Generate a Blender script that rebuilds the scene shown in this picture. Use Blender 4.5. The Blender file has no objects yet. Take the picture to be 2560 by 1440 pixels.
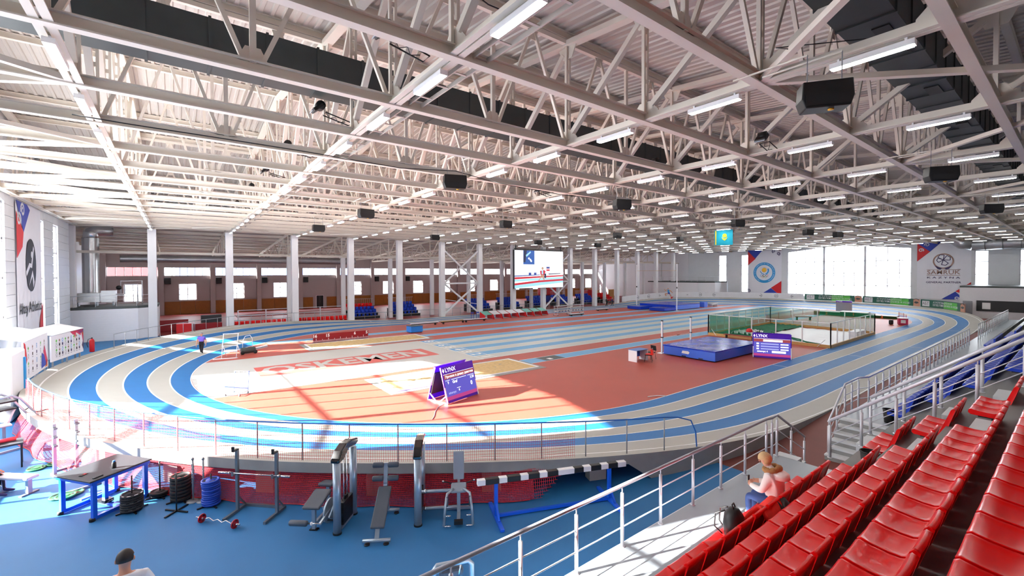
import bpy, bmesh, math, random
from mathutils import Vector, Matrix
random.seed(7)
S = bpy.context.scene
COL = S.collection
PI = math.pi
# ------------------------------------------------------------------ camera
CAM_H = 5.7553
FPX = 1100.4857
_y, _p, _r = 0.918, 0.0171, -0.0029
_d = Vector((math.cos(_p)*math.cos(_y), math.cos(_p)*math.sin(_y), -math.sin(_p)))
_rt = _d.cross(Vector((0, 0, 1))).normalized()
_up = _rt.cross(_d)
_r2 = _rt*math.cos(_r) + _up*math.sin(_r)
_u2 = -_rt*math.sin(_r) + _up*math.cos(_r)
cam_data = bpy.data.cameras.new('camera')
cam = bpy.data.objects.new('camera', cam_data)
COL.objects.link(cam)
_m = Matrix((( _r2.x, _u2.x, -_d.x, 0), (_r2.y, _u2.y, -_d.y, 0), (_r2.z, _u2.z, -_d.z, CAM_H), (0, 0, 0, 1)))
cam.matrix_world = _m
cam_data.sensor_width = 36.0
cam_data.lens = FPX/2560*36.0
cam_data.shift_y = -18.04/2560
cam_data.clip_start = 0.05
cam_data.clip_end = 800
S.camera = cam
# ------------------------------------------------------------------ exposure / world / sun
S.view_settings.view_transform = 'Standard'
S.view_settings.look = 'None'
S.view_settings.gamma = 1.0
S.view_settings.use_curve_mapping = False
S.view_settings.exposure = 0.2
SUN_AZ = math.radians(-18.5)      # direction the light travels in
SUN_EL = math.radians(24.3)
SUN_STRENGTH = 56.0
SKY_STRENGTH = 9.0
LAMP_STRENGTH = 46.0
w = bpy.data.worlds.new('sky'); S.world = w
w.use_nodes = True
_nt = w.node_tree
_bg = _nt.nodes['Background']
_bg.inputs[0].default_value = (0.90, 0.95, 1.0, 1)
_bg.inputs[1].default_value = SKY_STRENGTH
sun_d = bpy.data.lights.new('sun', 'SUN'); sun_d.energy = SUN_STRENGTH; sun_d.angle = math.radians(0.6)
sun_d.color = (1.0, 0.95, 0.88)
sun = bpy.data.objects.new('sun', sun_d); COL.objects.link(sun)
_ld = Vector((math.cos(SUN_AZ)*math.cos(SUN_EL), math.sin(SUN_AZ)*math.cos(SUN_EL), -math.sin(SUN_EL)))
sun.rotation_euler = _ld.to_track_quat('-Z', 'Y').to_euler()
sun.location = (-60, 30, 40)
try:
    S.cycles.diffuse_bounces = 6
    S.cycles.max_bounces = 12
    S.cycles.transparent_max_bounces = 24
    S.cycles.sample_clamp_indirect = 6.0
except Exception:
    pass
# ------------------------------------------------------------------ materials
def lin(c):
    return tuple((x/12.92 if x <= 0.04045 else ((x+0.055)/1.055)**2.4) for x in c)
def rgb(r, g, b):
    return lin((r/255, g/255, b/255))
MATS = {}
def mat(name, col, rough=0.6, metal=0.0, var=0.06, scale=6.0, bump=0.0, bscale=60.0, coat=0.0, emit=None, estr=1.0, spec=0.5):
    m = bpy.data.materials.new(name); m.use_nodes = True
    nt = m.node_tree; b = nt.nodes['Principled BSDF']
    b.inputs['Roughness'].default_value = rough
    b.inputs['Metallic'].default_value = metal
    b.inputs['Specular IOR Level'].default_value = spec
    if coat: b.inputs['Coat Weight'].default_value = coat; b.inputs['Coat Roughness'].default_value = 0.08
    tc = nt.nodes.new('ShaderNodeTexCoord')
    nz = nt.nodes.new('ShaderNodeTexNoise'); nz.inputs['Scale'].default_value = scale; nz.inputs['Detail'].default_value = 5
    geo = nt.nodes.new('ShaderNodeNewGeometry')
    nt.links.new(geo.outputs['Position'], nz.inputs['Vector'])
    mx = nt.nodes.new('ShaderNodeMix'); mx.data_type = 'RGBA'
    c0 = tuple(max(0, x*(1-var)) for x in col); c1 = tuple(min(1, x*(1+var)) for x in col)
    mx.inputs[6].default_value = (*c0, 1); mx.inputs[7].default_value = (*c1, 1)
    nt.links.new(nz.outputs['Fac'], mx.inputs[0])
    nt.links.new(mx.outputs[2], b.inputs['Base Color'])
    if bump:
        n2 = nt.nodes.new('ShaderNodeTexNoise'); n2.inputs['Scale'].default_value = bscale; n2.inputs['Detail'].default_value = 3
        nt.links.new(geo.outputs['Position'], n2.inputs['Vector'])
        bp = nt.nodes.new('ShaderNodeBump'); bp.inputs['Strength'].default_value = bump; bp.inputs['Distance'].default_value = 0.01
        nt.links.new(n2.outputs['Fac'], bp.inputs['Height']); nt.links.new(bp.outputs['Normal'], b.inputs['Normal'])
    if emit:
        b.inputs['Emission Color'].default_value = (*emit, 1); b.inputs['Emission Strength'].default_value = estr
    MATS[name] = m
    return m
def glass(name, tint=(1, 1, 1)):
    m = bpy.data.materials.new(name); m.use_nodes = True
    nt = m.node_tree; nt.nodes.remove(nt.nodes['Principled BSDF'])
    out = nt.nodes['Material Output']
    tr = nt.nodes.new('ShaderNodeBsdfTransparent'); tr.inputs[0].default_value = (*tint, 1)
    gl = nt.nodes.new('ShaderNodeBsdfGlossy'); gl.inputs['Roughness'].default_value = 0.05
    fr = nt.nodes.new('ShaderNodeFresnel'); fr.inputs[0].default_value = 1.3
    mx = nt.nodes.new('ShaderNodeMixShader')
    nt.links.new(fr.outputs[0], mx.inputs[0]); nt.links.new(tr.outputs[0], mx.inputs[1]); nt.links.new(gl.outputs[0], mx.inputs[2])
    nt.links.new(mx.outputs[0], out.inputs[0])
    MATS[name] = m
    return m
def netting(name, col, alpha):
    # fine mesh fabric: woven threads with open holes between them
    m = bpy.data.materials.new(name); m.use_nodes = True
    nt = m.node_tree; b = nt.nodes['Principled BSDF']; out = nt.nodes['Material Output']
    b.inputs['Base Color'].default_value = (*col, 1); b.inputs['Roughness'].default_value = 0.8
    tl = nt.nodes.new('ShaderNodeBsdfTranslucent'); tl.inputs[0].default_value = (*col, 1)
    ad = nt.nodes.new('ShaderNodeMixShader'); ad.inputs[0].default_value = 0.4
    nt.links.new(b.outputs[0], ad.inputs[1]); nt.links.new(tl.outputs[0], ad.inputs[2])
    tr = nt.nodes.new('ShaderNodeBsdfTransparent')
    mx = nt.nodes.new('ShaderNodeMixShader'); mx.inputs[0].default_value = alpha
    nt.links.new(tr.outputs[0], mx.inputs[1]); nt.links.new(ad.outputs[0], mx.inputs[2])
    nt.links.new(mx.outputs[0], out.inputs[0])
    MATS[name] = m
    return m
mat('steel_cream', rgb(226, 219, 206), 0.55, var=0.04, scale=2)
mat('deck', rgb(196, 190, 182), 0.45, 0.15, var=0.06, scale=1.5)
mat('galv', rgb(140, 148, 150), 0.42, 0.6, var=0.18, scale=3)
mat('duct_silver', rgb(190, 194, 196), 0.35, 0.7, var=0.15, scale=4)
mat('duct_dark', rgb(74, 80, 80), 0.5, 0.45, var=0.15, scale=2)
mat('col_white', rgb(226, 226, 228), 0.6, var=0.03, scale=1.5)
mat('wall_panel', rgb(216, 220, 224), 0.5, 0.05, var=0.06, scale=1.2)
mat('wall_white', rgb(232, 232, 236), 0.6, var=0.03)
mat('wall_side', rgb(176, 168, 168), 0.65, var=0.04)
mat('wood', rgb(150, 92, 22), 0.35, var=0.2, scale=3)
mat('track_blue', rgb(10, 108, 176), 0.55, var=0.10, scale=1.2, bump=0.15, bscale=120)
mat('track_grey', rgb(176, 174, 166), 0.6, var=0.06, scale=1.2, bump=0.15, bscale=120)
mat('lane_blue', rgb(104, 168, 212), 0.5, var=0.08, scale=1.0, bump=0.1, bscale=120)
mat('lane_grey', rgb(196, 196, 190), 0.4, var=0.05, scale=0.8, bump=0.1, bscale=120)
mat('line_white', rgb(240, 240, 238), 0.6, var=0.03)
mat('infield_red', rgb(180, 78, 62), 0.5, var=0.12, scale=0.5, bump=0.15, bscale=120)
mat('paint_red', rgb(206, 92, 84), 0.5, var=0.05)
mat('gym_blue', rgb(38, 112, 168), 0.6, var=0.16, scale=0.7, bump=0.2, bscale=90)
mat('brown_floor', rgb(118, 58, 50), 0.65, var=0.12, scale=1.5)
mat('concrete', rgb(150, 150, 148), 0.75, var=0.15, scale=3, bump=0.15, bscale=20)
mat('platform', rgb(158, 168, 176), 0.28, var=0.06, scale=1.2)
mat('stand_grey', rgb(128, 128, 126), 0.55, var=0.10, scale=2)
mat('step_white', rgb(220, 224, 226), 0.5, var=0.05)
mat('rail_white', rgb(222, 224, 230), 0.3, 0.25, var=0.03)
mat('rail_grey', rgb(170, 172, 182), 0.28, 0.55, var=0.04)
mat('rail_blue', rgb(30, 110, 200), 0.4, var=0.05)
mat('post_grey', rgb(150, 154, 160), 0.4, 0.4, var=0.05)
mat('seat_red', rgb(232, 6, 8), 0.3, var=0.04, coat=0.1, spec=0.35)
mat('seat_blue', rgb(20, 62, 190), 0.4, var=0.05, spec=0.35)
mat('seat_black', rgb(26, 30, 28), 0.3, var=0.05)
mat('black', rgb(18, 18, 20), 0.45, var=0.1)
mat('black_gloss', rgb(12, 12, 14), 0.12, var=0.1, coat=0.6)
mat('rubber', rgb(28, 28, 30), 0.7, var=0.15, bump=0.1)
mat('machine', rgb(168, 182, 194), 0.3, 0.55, var=0.04)
mat('steel_grey', rgb(120, 130, 138), 0.35, 0.6, var=0.06)
mat('chrome', rgb(215, 218, 222), 0.14, 0.95, var=0.02)
mat('vinyl', rgb(74, 82, 94), 0.42, var=0.08, scale=12)
mat('vinyl_light', rgb(150, 160, 172), 0.45, var=0.06)
mat('vinyl_white', rgb(196, 198, 204), 0.45, var=0.05)
mat('blue_paint', rgb(22, 96, 226), 0.32, var=0.05)
mat('table_top', rgb(44, 48, 54), 0.55, var=0.15, scale=10)
mat('white', rgb(240, 240, 242), 0.5, var=0.02)
mat('white_gloss', rgb(240, 240, 242), 0.25, var=0.02)
mat('red', rgb(206, 20, 26), 0.4, var=0.05)
mat('red_dark', rgb(140, 14, 26), 0.4, var=0.08)
mat('plate_red', rgb(176, 16, 34), 0.3, var=0.06)
mat('plate_blue', rgb(30, 76, 190), 0.4, var=0.06)
mat('plate_green', rgb(22, 118, 66), 0.4, var=0.08)
mat('purple', rgb(88, 30, 190), 0.3, var=0.06)
mat('mat_blue', rgb(16, 60, 190), 0.22, var=0.08, scale=2, bump=0.25, bscale=3)
mat('mat_side', rgb(60, 108, 222), 0.35, var=0.08, scale=2, bump=0.5, bscale=4)
mat('box_blue', rgb(40, 130, 220), 0.4, var=0.04)
mat('sand', rgb(206, 178, 128), 0.95, var=0.3, scale=5, bump=0.9, bscale=6)
mat('podium_green', rgb(24, 66, 22), 0.9, var=0.2, scale=20)
mat('orange', rgb(255, 110, 20), 0.5, var=0.02)
mat('wood_pale', rgb(214, 170, 104), 0.5, var=0.12, scale=6)
mat('teal', rgb(110, 180, 168), 0.5, var=0.08)
mat('skin', rgb(206, 150, 124), 0.55, var=0.05)
mat('hair_dark', rgb(36, 26, 22), 0.6, var=0.2, scale=60)
mat('hair_blond', rgb(196, 164, 116), 0.6, var=0.25, scale=60)
mat('fur', rgb(168, 124, 76), 0.9, var=0.35, scale=40, bump=0.8, bscale=80)
mat('jacket_white', rgb(236, 226, 220), 0.75, var=0.06, scale=8, bump=0.3, bscale=18)
mat('jeans', rgb(60, 84, 140), 0.8, var=0.12, scale=20)
mat('shirt_violet', rgb(118, 96, 206), 0.75, var=0.08, scale=10)
mat('trousers_dark', rgb(20, 22, 34), 0.8, var=0.1)
mat('shirt_white', rgb(226, 226, 232), 0.8, var=0.04, scale=6, bump=0.25, bscale=10)
mat('red_cloth', rgb(232, 40, 24), 0.75, var=0.1, scale=8, bump=0.4, bscale=12)
mat('banner_white', rgb(228, 230, 238), 0.55, var=0.03, scale=1, bump=0.3, bscale=1.5)
mat('print_blue', rgb(34, 60, 170), 0.55, var=0.04)
mat('print_red', rgb(210, 24, 34), 0.55, var=0.04)
mat('print_navy', rgb(48, 36, 90), 0.55, var=0.04)
mat('print_black', rgb(20, 20, 26), 0.55, var=0.04)
mat('print_cyan', rgb(40, 150, 214), 0.55, var=0.04)
mat('print_gold', rgb(234, 180, 40), 0.55, var=0.04)
mat('print_bronze', rgb(150, 116, 104), 0.5, var=0.08)
mat('print_orange', rgb(232, 130, 40), 0.55, var=0.04)
mat('print_magenta', rgb(206, 40, 90), 0.55, var=0.04)
mat('print_green', rgb(90, 190, 70), 0.55, var=0.04)
mat('print_teal', rgb(28, 92, 74), 0.5, var=0.06)
mat('print_grey', rgb(150, 152, 160), 0.55, var=0.05)
mat('flag_blue', rgb(0, 168, 196), 0.7, var=0.04)
mat('flag_yellow', rgb(250, 214, 30), 0.7, var=0.04)
mat('board_white', rgb(226, 226, 230), 0.5, var=0.05, scale=2)
mat('snow', rgb(235, 238, 244), 0.9, var=0.05, scale=0.2)
mat('facade_red', rgb(200, 60, 60), 0.8, var=0.05)
mat('facade_blue', rgb(120, 150, 210), 0.8, var=0.05)
mat('frame_white', rgb(225, 226, 230), 0.4, var=0.02)
mat('hall_red', rgb(150, 60, 60), 0.5, var=0.1, scale=1)
mat('pink_pad', rgb(216, 60, 80), 0.5, var=0.1)
mat('lamp_body', rgb(235, 236, 238), 0.4, var=0.02)
mat('lamp_glow', rgb(255, 255, 255), 0.5, var=0.0, emit=(1.0, 0.97, 0.93), estr=LAMP_STRENGTH)
mat('flood_glass', rgb(190, 200, 205), 0.1, var=0.02)
glass('pane', (0.97, 0.98, 1.0))
netting('net_green', rgb(20, 140, 96), 0.55)
netting('net_red', rgb(200, 30, 40), 0.45)
mat('net_thread', rgb(206, 26, 40), 0.75, var=0.1)
mat('net_green_solid', rgb(14, 110, 74), 0.8, var=0.15, scale=4)
mat('tarp_white', rgb(238, 238, 240), 0.4, var=0.03, bump=0.6, bscale=3)
mat('foil', rgb(220, 224, 226), 0.25, 0.8, var=0.1, bump=0.6, bscale=6)
# screens give off light
for _n, _c, _s in (('scr_white', (245, 248, 255), 1.3), ('scr_blue', (40, 90, 170), 1.0), ('scr_red', (200, 30, 50), 1.0), ('scr_cyan', (150, 205, 240), 1.2),
                   ('scr_dark', (30, 40, 80), 0.8), ('scr_skin', (190, 150, 120), 1.0), ('scr_navy', (50, 70, 150), 1.0), ('led_violet', (96, 92, 214), 0.75),
                   ('led_brick', (176, 70, 80), 0.75), ('led_white', (255, 255, 255), 1.3), ('led_pink', (196, 60, 140), 0.8), ('led_pale', (170, 176, 235), 1.0)):
    mat(_n, (0.02, 0.02, 0.02), 0.4, var=0.0, emit=rgb(*_c), estr=_s)
M = MATS
# ------------------------------------------------------------------ mesh helpers
class MB:
    def __init__(s): s.v = []; s.f = []; s.mi = []; s.cur = 0; s.sm = []; s.smooth = False
    def add(s, vs, fs):
        o = len(s.v); s.v += [tuple(p) for p in vs]
        for f in fs: s.f.append(tuple(i+o for i in f)); s.mi.append(s.cur); s.sm.append(s.smooth)
        return s
    def box(s, c, d, R=None):
        x, y, z = d[0]/2, d[1]/2, d[2]/2
        vs = [Vector(p) for p in ((-x,-y,-z),(x,-y,-z),(x,y,-z),(-x,y,-z),(-x,-y,z),(x,-y,z),(x,y,z),(-x,y,z))]
        if R is not None: vs = [R @ p for p in vs]
        c = Vector(c); vs = [p+c for p in vs]
        return s.add(vs, ((0,3,2,1),(4,5,6,7),(0,1,5,4),(1,2,6,5),(2,3,7,6),(3,0,4,7)))
    def b(s, x0, x1, y0, y1, z0, z1): return s.box(((x0+x1)/2,(y0+y1)/2,(z0+z1)/2), (abs(x1-x0),abs(y1-y0),abs(z1-z0)))
    def bar(s, a, b, w, h, up=(0,0,1)):
        a = Vector(a); b = Vector(b); t = (b-a); L = t.length
        if L < 1e-6: return s
        t.normalize(); up = Vector(up)
        if abs(t.dot(up)) > 0.98: up = Vector((1,0,0))
        sd = t.cross(up).normalized(); u = sd.cross(t)
        R = Matrix((sd, t, u)).transposed()
        return s.box((a+b)/2, (w, L, h), R)
    def tube(s, pts, r, n=8, cap=True, closed=False):
        pts = [Vector(p) for p in pts]; N = len(pts); rings = []
        rr = r if isinstance(r, (list, tuple)) else [r]*N
        prev = None
        for i, p in enumerate(pts):
            if closed: t = pts[(i+1) % N]-pts[i-1]
            else: t = pts[min(i+1, N-1)]-pts[max(i-1, 0)]
            t.normalize()
            if prev is None:
                a = Vector((0,0,1)) if abs(t.z) < 0.9 else Vector((1,0,0))
                u = t.cross(a).normalized()
            else:
                u = (prev - t*prev.dot(t)).normalized()
            prev = u; v = t.cross(u)
            rings.append([p + (u*math.cos(2*PI*k/n) + v*math.sin(2*PI*k/n))*rr[i] for k in range(n)])
        vs = [q for ring in rings for q in ring]; fs = []
        M_ = N if closed else N-1
        for i in range(M_):
            for k in range(n):
                j = (i+1) % N
                fs.append((i*n+k, i*n+(k+1) % n, j*n+(k+1) % n, j*n+k))
        if cap and not closed:
            fs.append(tuple(reversed(range(n)))); fs.append(tuple((N-1)*n+k for k in range(n)))
        so = s.smooth; s.smooth = n > 5; s.add(vs, fs); s.smooth = so
        return s
    def cyl(s, a, b, r, n=12): return s.tube([a, b], r, n)
    def lathe(s, prof, c=(0,0,0), n=16, axis='z'):
        vs = []; fs = []
        for r, z in prof:
            for k in range(n):
                a = 2*PI*k/n
                if axis == 'z': vs.append((c[0]+r*math.cos(a), c[1]+r*math.sin(a), c[2]+z))
                elif axis == 'x': vs.append((c[0]+z, c[1]+r*math.cos(a), c[2]+r*math.sin(a)))
                else: vs.append((c[0]+r*math.sin(a), c[1]+z, c[2]+r*math.cos(a)))
        for i in range(len(prof)-1):
            for k in range(n): fs.append((i*n+k, i*n+(k+1) % n, (i+1)*n+(k+1) % n, (i+1)*n+k))
        fs.append(tuple(reversed(range(n)))); fs.append(tuple((len(prof)-1)*n+k for k in range(n)))
        so = s.smooth; s.smooth = True; s.add(vs, fs); s.smooth = so
        return s
    def prism(s, poly, z0, z1, T=None):
        n = len(poly)
        vs = [Vector((x, y, z0)) for x, y in poly] + [Vector((x, y, z1)) for x, y in poly]
        if T is not None: vs = [T @ p for p in vs]
        fs = [tuple(reversed(range(n))), tuple(range(n, 2*n))] + [(i, (i+1) % n, n+(i+1) % n, n+i) for i in range(n)]
        return s.add(vs, fs)
    def quad(s, a, b, c, d): return s.add([a, b, c, d], [(0,1,2,3)])
    def mesh(s, name, mats):
        me = bpy.data.meshes.new(name); me.from_pydata(s.v, [], s.f)
        for m in (mats if isinstance(mats, (list, tuple)) else [mats]): me.materials.append(M[m] if isinstance(m, str) else m)
        me.polygons.foreach_set('material_index', s.mi); me.polygons.foreach_set('use_smooth', s.sm)
        me.update(); return me
    def build(s, name, mats, parent=None, **kw): return link(name, s.mesh(name, mats), parent, **kw)
def link(name, me, parent=None, loc=None, rot=None, bevel=0, seg=2):
    o = bpy.data.objects.new(name, me); COL.objects.link(o)
    if parent is not None: o.parent = parent
    if loc is not None: o.location = loc
    if rot is not None: o.rotation_euler = rot
    if bevel:
        md = o.modifiers.new('bevel', 'BEVEL'); md.width = bevel; md.segments = seg; md.limit_method = 'ANGLE'
    return o
def tag(o, label=None, cat=None, group=None, kind=None):
    if label: o['label'] = label
    if cat: o['category'] = cat
    if group: o['group'] = group
    if kind: o['kind'] = kind
    return o
def thing(name, loc, rz, label, cat, group=None):
    o = bpy.data.objects.new(name, None); COL.objects.link(o)
    o.empty_display_size = 0.2
    o.location = loc; o.rotation_euler = (0, 0, rz)
    return tag(o, label, cat, group)
def struct(o, label=None, cat=None): return tag(o, label, cat, kind='structure')
CH = {}
def copy_tree(o, parent=None):
    c = o.copy(); COL.objects.link(c); c.parent = parent
    for ch in o.children: copy_tree(ch, c)
    return c
ORD = ['first','second','third','fourth','fifth','sixth','seventh','eighth','ninth','tenth','eleventh','twelfth','thirteenth','fourteenth','fifteenth','sixteenth','seventeenth','eighteenth','nineteenth','twentieth']
def od(i):
    if i < 20: return ORD[i]
    n = i+1
    return '%d%s' % (n, 'th' if 10 <= n % 100 <= 20 else {1:'st',2:'nd',3:'rd'}.get(n % 10, 'th'))
WORKSHOP = bpy.data.scenes.new('workshop')
def eval_mesh(o):
    # evaluate one object in an empty side scene so that modifiers and text turn into plain meshes quickly
    WORKSHOP.collection.objects.link(o); vl = WORKSHOP.view_layers[0]; vl.update(); dg = vl.depsgraph
    me = bpy.data.meshes.new_from_object(o.evaluated_get(dg)); WORKSHOP.collection.objects.unlink(o)
    return me
def text_mesh(name, txt, size, mt, parent=None, M4=None, extrude=0.0, align='CENTER', bold=0.0, width=None, sx=1.0, font_spacing=1.0, smooth_res=2):
    cu = bpy.data.curves.new(name, 'FONT'); cu.body = txt; cu.size = size; cu.align_x = align; cu.align_y = 'CENTER'
    cu.extrude = extrude; cu.offset = bold; cu.resolution_u = smooth_res; cu.space_character = font_spacing
    cu.materials.append(M[mt])
    o = bpy.data.objects.new(name, cu); me = eval_mesh(o)
    bpy.data.objects.remove(o); bpy.data.curves.remove(cu)
    if not me.materials: me.materials.append(M[mt])
    if width or sx != 1.0:
        xs = [v.co.x for v in me.vertices]; wd = max(xs)-min(xs); k = (width/wd) if width else sx
        for v in me.vertices: v.co.x *= k
    r = link(name, me, parent)
    if M4 is not None: r.matrix_local = M4
    return r
def frame(o, xa, ya):
    """4x4 with local x = xa, local y = ya, z = xa x ya, origin o"""
    xa = Vector(xa).normalized(); ya = Vector(ya).normalized(); za = xa.cross(ya)
    m = Matrix((xa, ya, za)).transposed().to_4x4(); m.translation = Vector(o); return m
# ================================================================== THE SETTING
XL, XW = -6.9, 89.0
YN, YC, YS = -9.0, 52.45, 79.0          # back of the near stand, colonnade, outer wall of the side hall
CXA, CXB, CYO, RIN = 18.0, 64.0, 29.3, 17.4
LW = 0.9
COLX = [-7.1] + [-7.68+6*n for n in range(1, 17)]
mb = MB(); mb.b(-160, 250, -120, 260, -0.6, -0.35)
struct(mb.build('ground', 'snow'), 'snowy bright ground outside behind the windows', 'ground')
mb = MB(); mb.b(XL, 13.0, YN, YC+0.3, -0.3, -0.012); mb.cur = 1; mb.b(13.0, XW, YN, YC+0.3, -0.3, -0.012)
FLOOR = struct(mb.build('floor', ['gym_blue', 'brown_floor']), 'blue rubber hall floor outside the oval track', 'floor')
mb = MB(); mb.b(-9.5, XW, YC+0.3, YS, -0.3, -0.012)
struct(mb.build('floor_side_hall', 'hall_red'), 'red floor of the side hall behind the columns', 'floor')
# ---- oval path
def smooth(t): t = max(0, min(1, t)); return t*t*(3-2*t)
def oval_pts():
    P = []
    Lc = PI*RIN
    def bank_curve(s): return min(smooth((s+6)/18), smooth((Lc-s+6)/18))
    for i in range(24):
        x = CXA+(CXB-CXA)*i/24; f = max(smooth((6-(x-CXA))/18), smooth((6-(CXB-x))/18)); P.append((Vector((x, CYO-RIN, 0)), Vector((0, -1, 0)), f))
    for i in range(72):
        a = -PI/2+PI*i/72; n = Vector((math.cos(a), math.sin(a), 0)); P.append((Vector((CXB, CYO, 0))+n*RIN, n, bank_curve(Lc*i/72)))
    for i in range(24):
        x = CXB-(CXB-CXA)*i/24; f = max(smooth((6-(CXB-x))/18), smooth((6-(x-CXA))/18)); P.append((Vector((x, CYO+RIN, 0)), Vector((0, 1, 0)), f))
    for i in range(96):
        a = PI/2+PI*i/96; n = Vector((math.cos(a), math.sin(a), 0)); P.append((Vector((CXA, CYO, 0))+n*RIN, n, bank_curve(Lc*i/96)))
    return P
OV = oval_pts()
BANK = 0.172
def tp(k, w, dz=0.0):
    p, n, f = OV[k % len(OV)]
    return p + n*w + Vector((0, 0, BANK*f*w+dz))
def trackpoint(ang, w, dz=0):          # left curve: ang measured at its centre
    n = Vector((math.cos(ang), math.sin(ang), 0)); Lc = PI*RIN; s = (ang-PI/2)*RIN
    f = min(smooth((s+6)/18), smooth((Lc-s+6)/18))
    return Vector((CXA, CYO, 0))+n*(RIN+w)+Vector((0, 0, BANK*f*w+dz))
def margin(k): return 0.05+0.42*OV[k % len(OV)][2]
N = len(OV)
def ring(w0, w1, dz=0.0, name='lane', m='track_blue', parent=None):
    b = MB()
    for k in range(N):
        a0 = w0(k) if callable(w0) else w0; a1 = w1(k) if callable(w1) else w1
        k2 = k+1
        c0 = w0(k2) if callable(w0) else w0; c1 = w1(k2) if callable(w1) else w1
        b.quad(tp(k, a0, dz), tp(k, a1, dz), tp(k2, c1, dz), tp(k2, c0, dz))
    return b.build(name, m, parent)
# track body: slab edge (skirt) carries the lanes
b = MB()
for k in range(N):
    m0, m1 = 6*LW+margin(k), 6*LW+margin(k+1)
    a, c = tp(k, m0), tp(k+1, m1)
    th0 = 0.26; 
    f0, f1 = OV[k][2], OV[(k+1) % N][2]
    la = Vector((a.x, a.y, max(-0.02, a.z-th0) if f0 > 0.72 else -0.02)); lc = Vector((c.x, c.y, max(-0.02, c.z-th0) if f1 > 0.72 else -0.02))
    b.quad(a, c, lc, la)
    if f0 > 0.72:                                     # open underside of the bank
        i0, i1 = tp(k, m0-2.2, -th0), tp(k+1, m1-2.2, -th0)
        b.quad(la, lc, i1, i0)
        b.quad(i0, i1, Vector((i1.x, i1.y, -0.02)), Vector((i0.x, i0.y, -0.02)))
    b.cur = 1; b.quad(tp(k, 6*LW), a, c, tp(k+1, 6*LW)); b.cur = 0
for k in range(0, N, 4):
    if OV[k][2] > 0.8:
        a = tp(k, 6*LW+margin(k)-0.5); n = OV[k][1]; t = Vector((-n.y, n.x, 0))
        b.box((a.x, a.y, (a.z-0.26)/2), (0.3, 0.5, a.z-0.26), Matrix((n, t, Vector((0, 0, 1)))).transposed())
TRACK = struct(b.build('floor_track', ['concrete', 'track_grey']), 'banked six-lane oval running track with concrete edge', 'track')
for i in range(6): ring(i*LW, (i+1)*LW, 0.0, 'lane', 'track_blue' if i % 2 == 0 else 'track_grey', TRACK)
for i in range(7): ring(i*LW-0.03, i*LW+0.03, 0.004, 'lane_line', 'line_white', TRACK)
b = MB()                                              # short staggered marks across the lanes
for i in range(6):
    for k in (18+i, 24+i*2, 30+i*2, 116+i, 6+i*2):
        p0, p1 = tp(k, i*LW+0.05, 0.005), tp(k, (i+1)*LW-0.05, 0.005)
        b.bar(p0, p1, 0.05, 0.002)
b.build('stagger_marks', 'line_white', TRACK)
# infield
b = MB(); vs = [tp(k, 0, 0) for k in range(N)]; b.add([(p.x, p.y, 0) for p in vs], [tuple(range(N))])
INF = struct(b.build('floor_infield', 'infield_red'), 'red synthetic infield inside the oval track', 'floor')
def flat(poly, z, m, name): 
    q = MB(); q.add([(x, y, z) for x, y in poly], [tuple(range(len(poly)))]); return q.build(name, m, INF)
def rect(x0, x1, y0, y1, z, m, name): return flat([(x0, y0), (x1, y0), (x1, y1), (x0, y1)], z, m, name)
Y8, Y1, XS0, XS1 = 34.44, 24.60, 16.37, 80.4
arc = []
a0 = math.asin((Y8+0.2-CYO)/(RIN-0.02)); a1 = math.asin((Y1-0.1-CYO)/(RIN-0.02))
for i in range(25):
    a = PI-(a0+(a1-a0)*i/24); arc.append((CXA+(RIN-0.04)*math.cos(a), CYO+(RIN-0.04)*math.sin(a)))
flat(arc+[(XS0, Y1-0.1), (XS0, Y8+0.2)], 0.003, 'lane_grey', 'start_area')
lw = (Y8-Y1)/8
for i in range(8):
    rect(XS0, XS1, Y1+i*lw, Y1+(i+1)*lw, 0.003, 'lane_blue' if i % 2 else 'lane_grey', 'sprint_lane')
for i in range(9): rect(XS0, XS1, Y1+i*lw-0.025, Y1+i*lw+0.025, 0.006, 'line_white', 'lane_line')
for x in (XS0, XS0+1.15): rect(x-0.03, x+0.03, Y1, Y8, 0.007, 'line_white', 'start_line')
for i in range(8):
    text_mesh('lane_number', str(i+1), 1.1, 'line_white', INF, frame((XS0+0.57, Y1+(i+0.5)*lw, 0.009), (0, -1, 0), (1, 0, 0)), bold=0.02, sx=1.3)
for (x0, x1, y0, y1) in ((6.0, 79.0, 40.7, 41.95), (17.9, 79.0, 36.75, 37.9), (17.6, 79.0, 21.45, 22.72)):
    rect(x0, x1, y0, y1, 0.003, 'lane_blue', 'runway')
    rect(x0, x1, y0-0.03, y0+0.03, 0.006, 'line_white', 'runway_line'); rect(x0, x1, y1-0.03, y1+0.03, 0.006, 'line_white', 'runway_line')
rect(19.3, 21.0, 21.5, 22.68, 0.008, 'duct_dark', 'takeoff_board'); rect(19.75, 20.1, 21.7, 22.1, 0.010, 'line_white', 'takeoff_mark')
rect(3.72, 14.85, 27.9, 30.95, 0.006, 'paint_red', 'lettering_ground')
text_mesh('lettering', 'OSKEMEN', 2.9, 'lane_grey', INF, frame((9.15, 29.42, 0.010), (1, 0, 0), (0, 1, 0)), bold=0.07, width=10.3)
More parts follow.
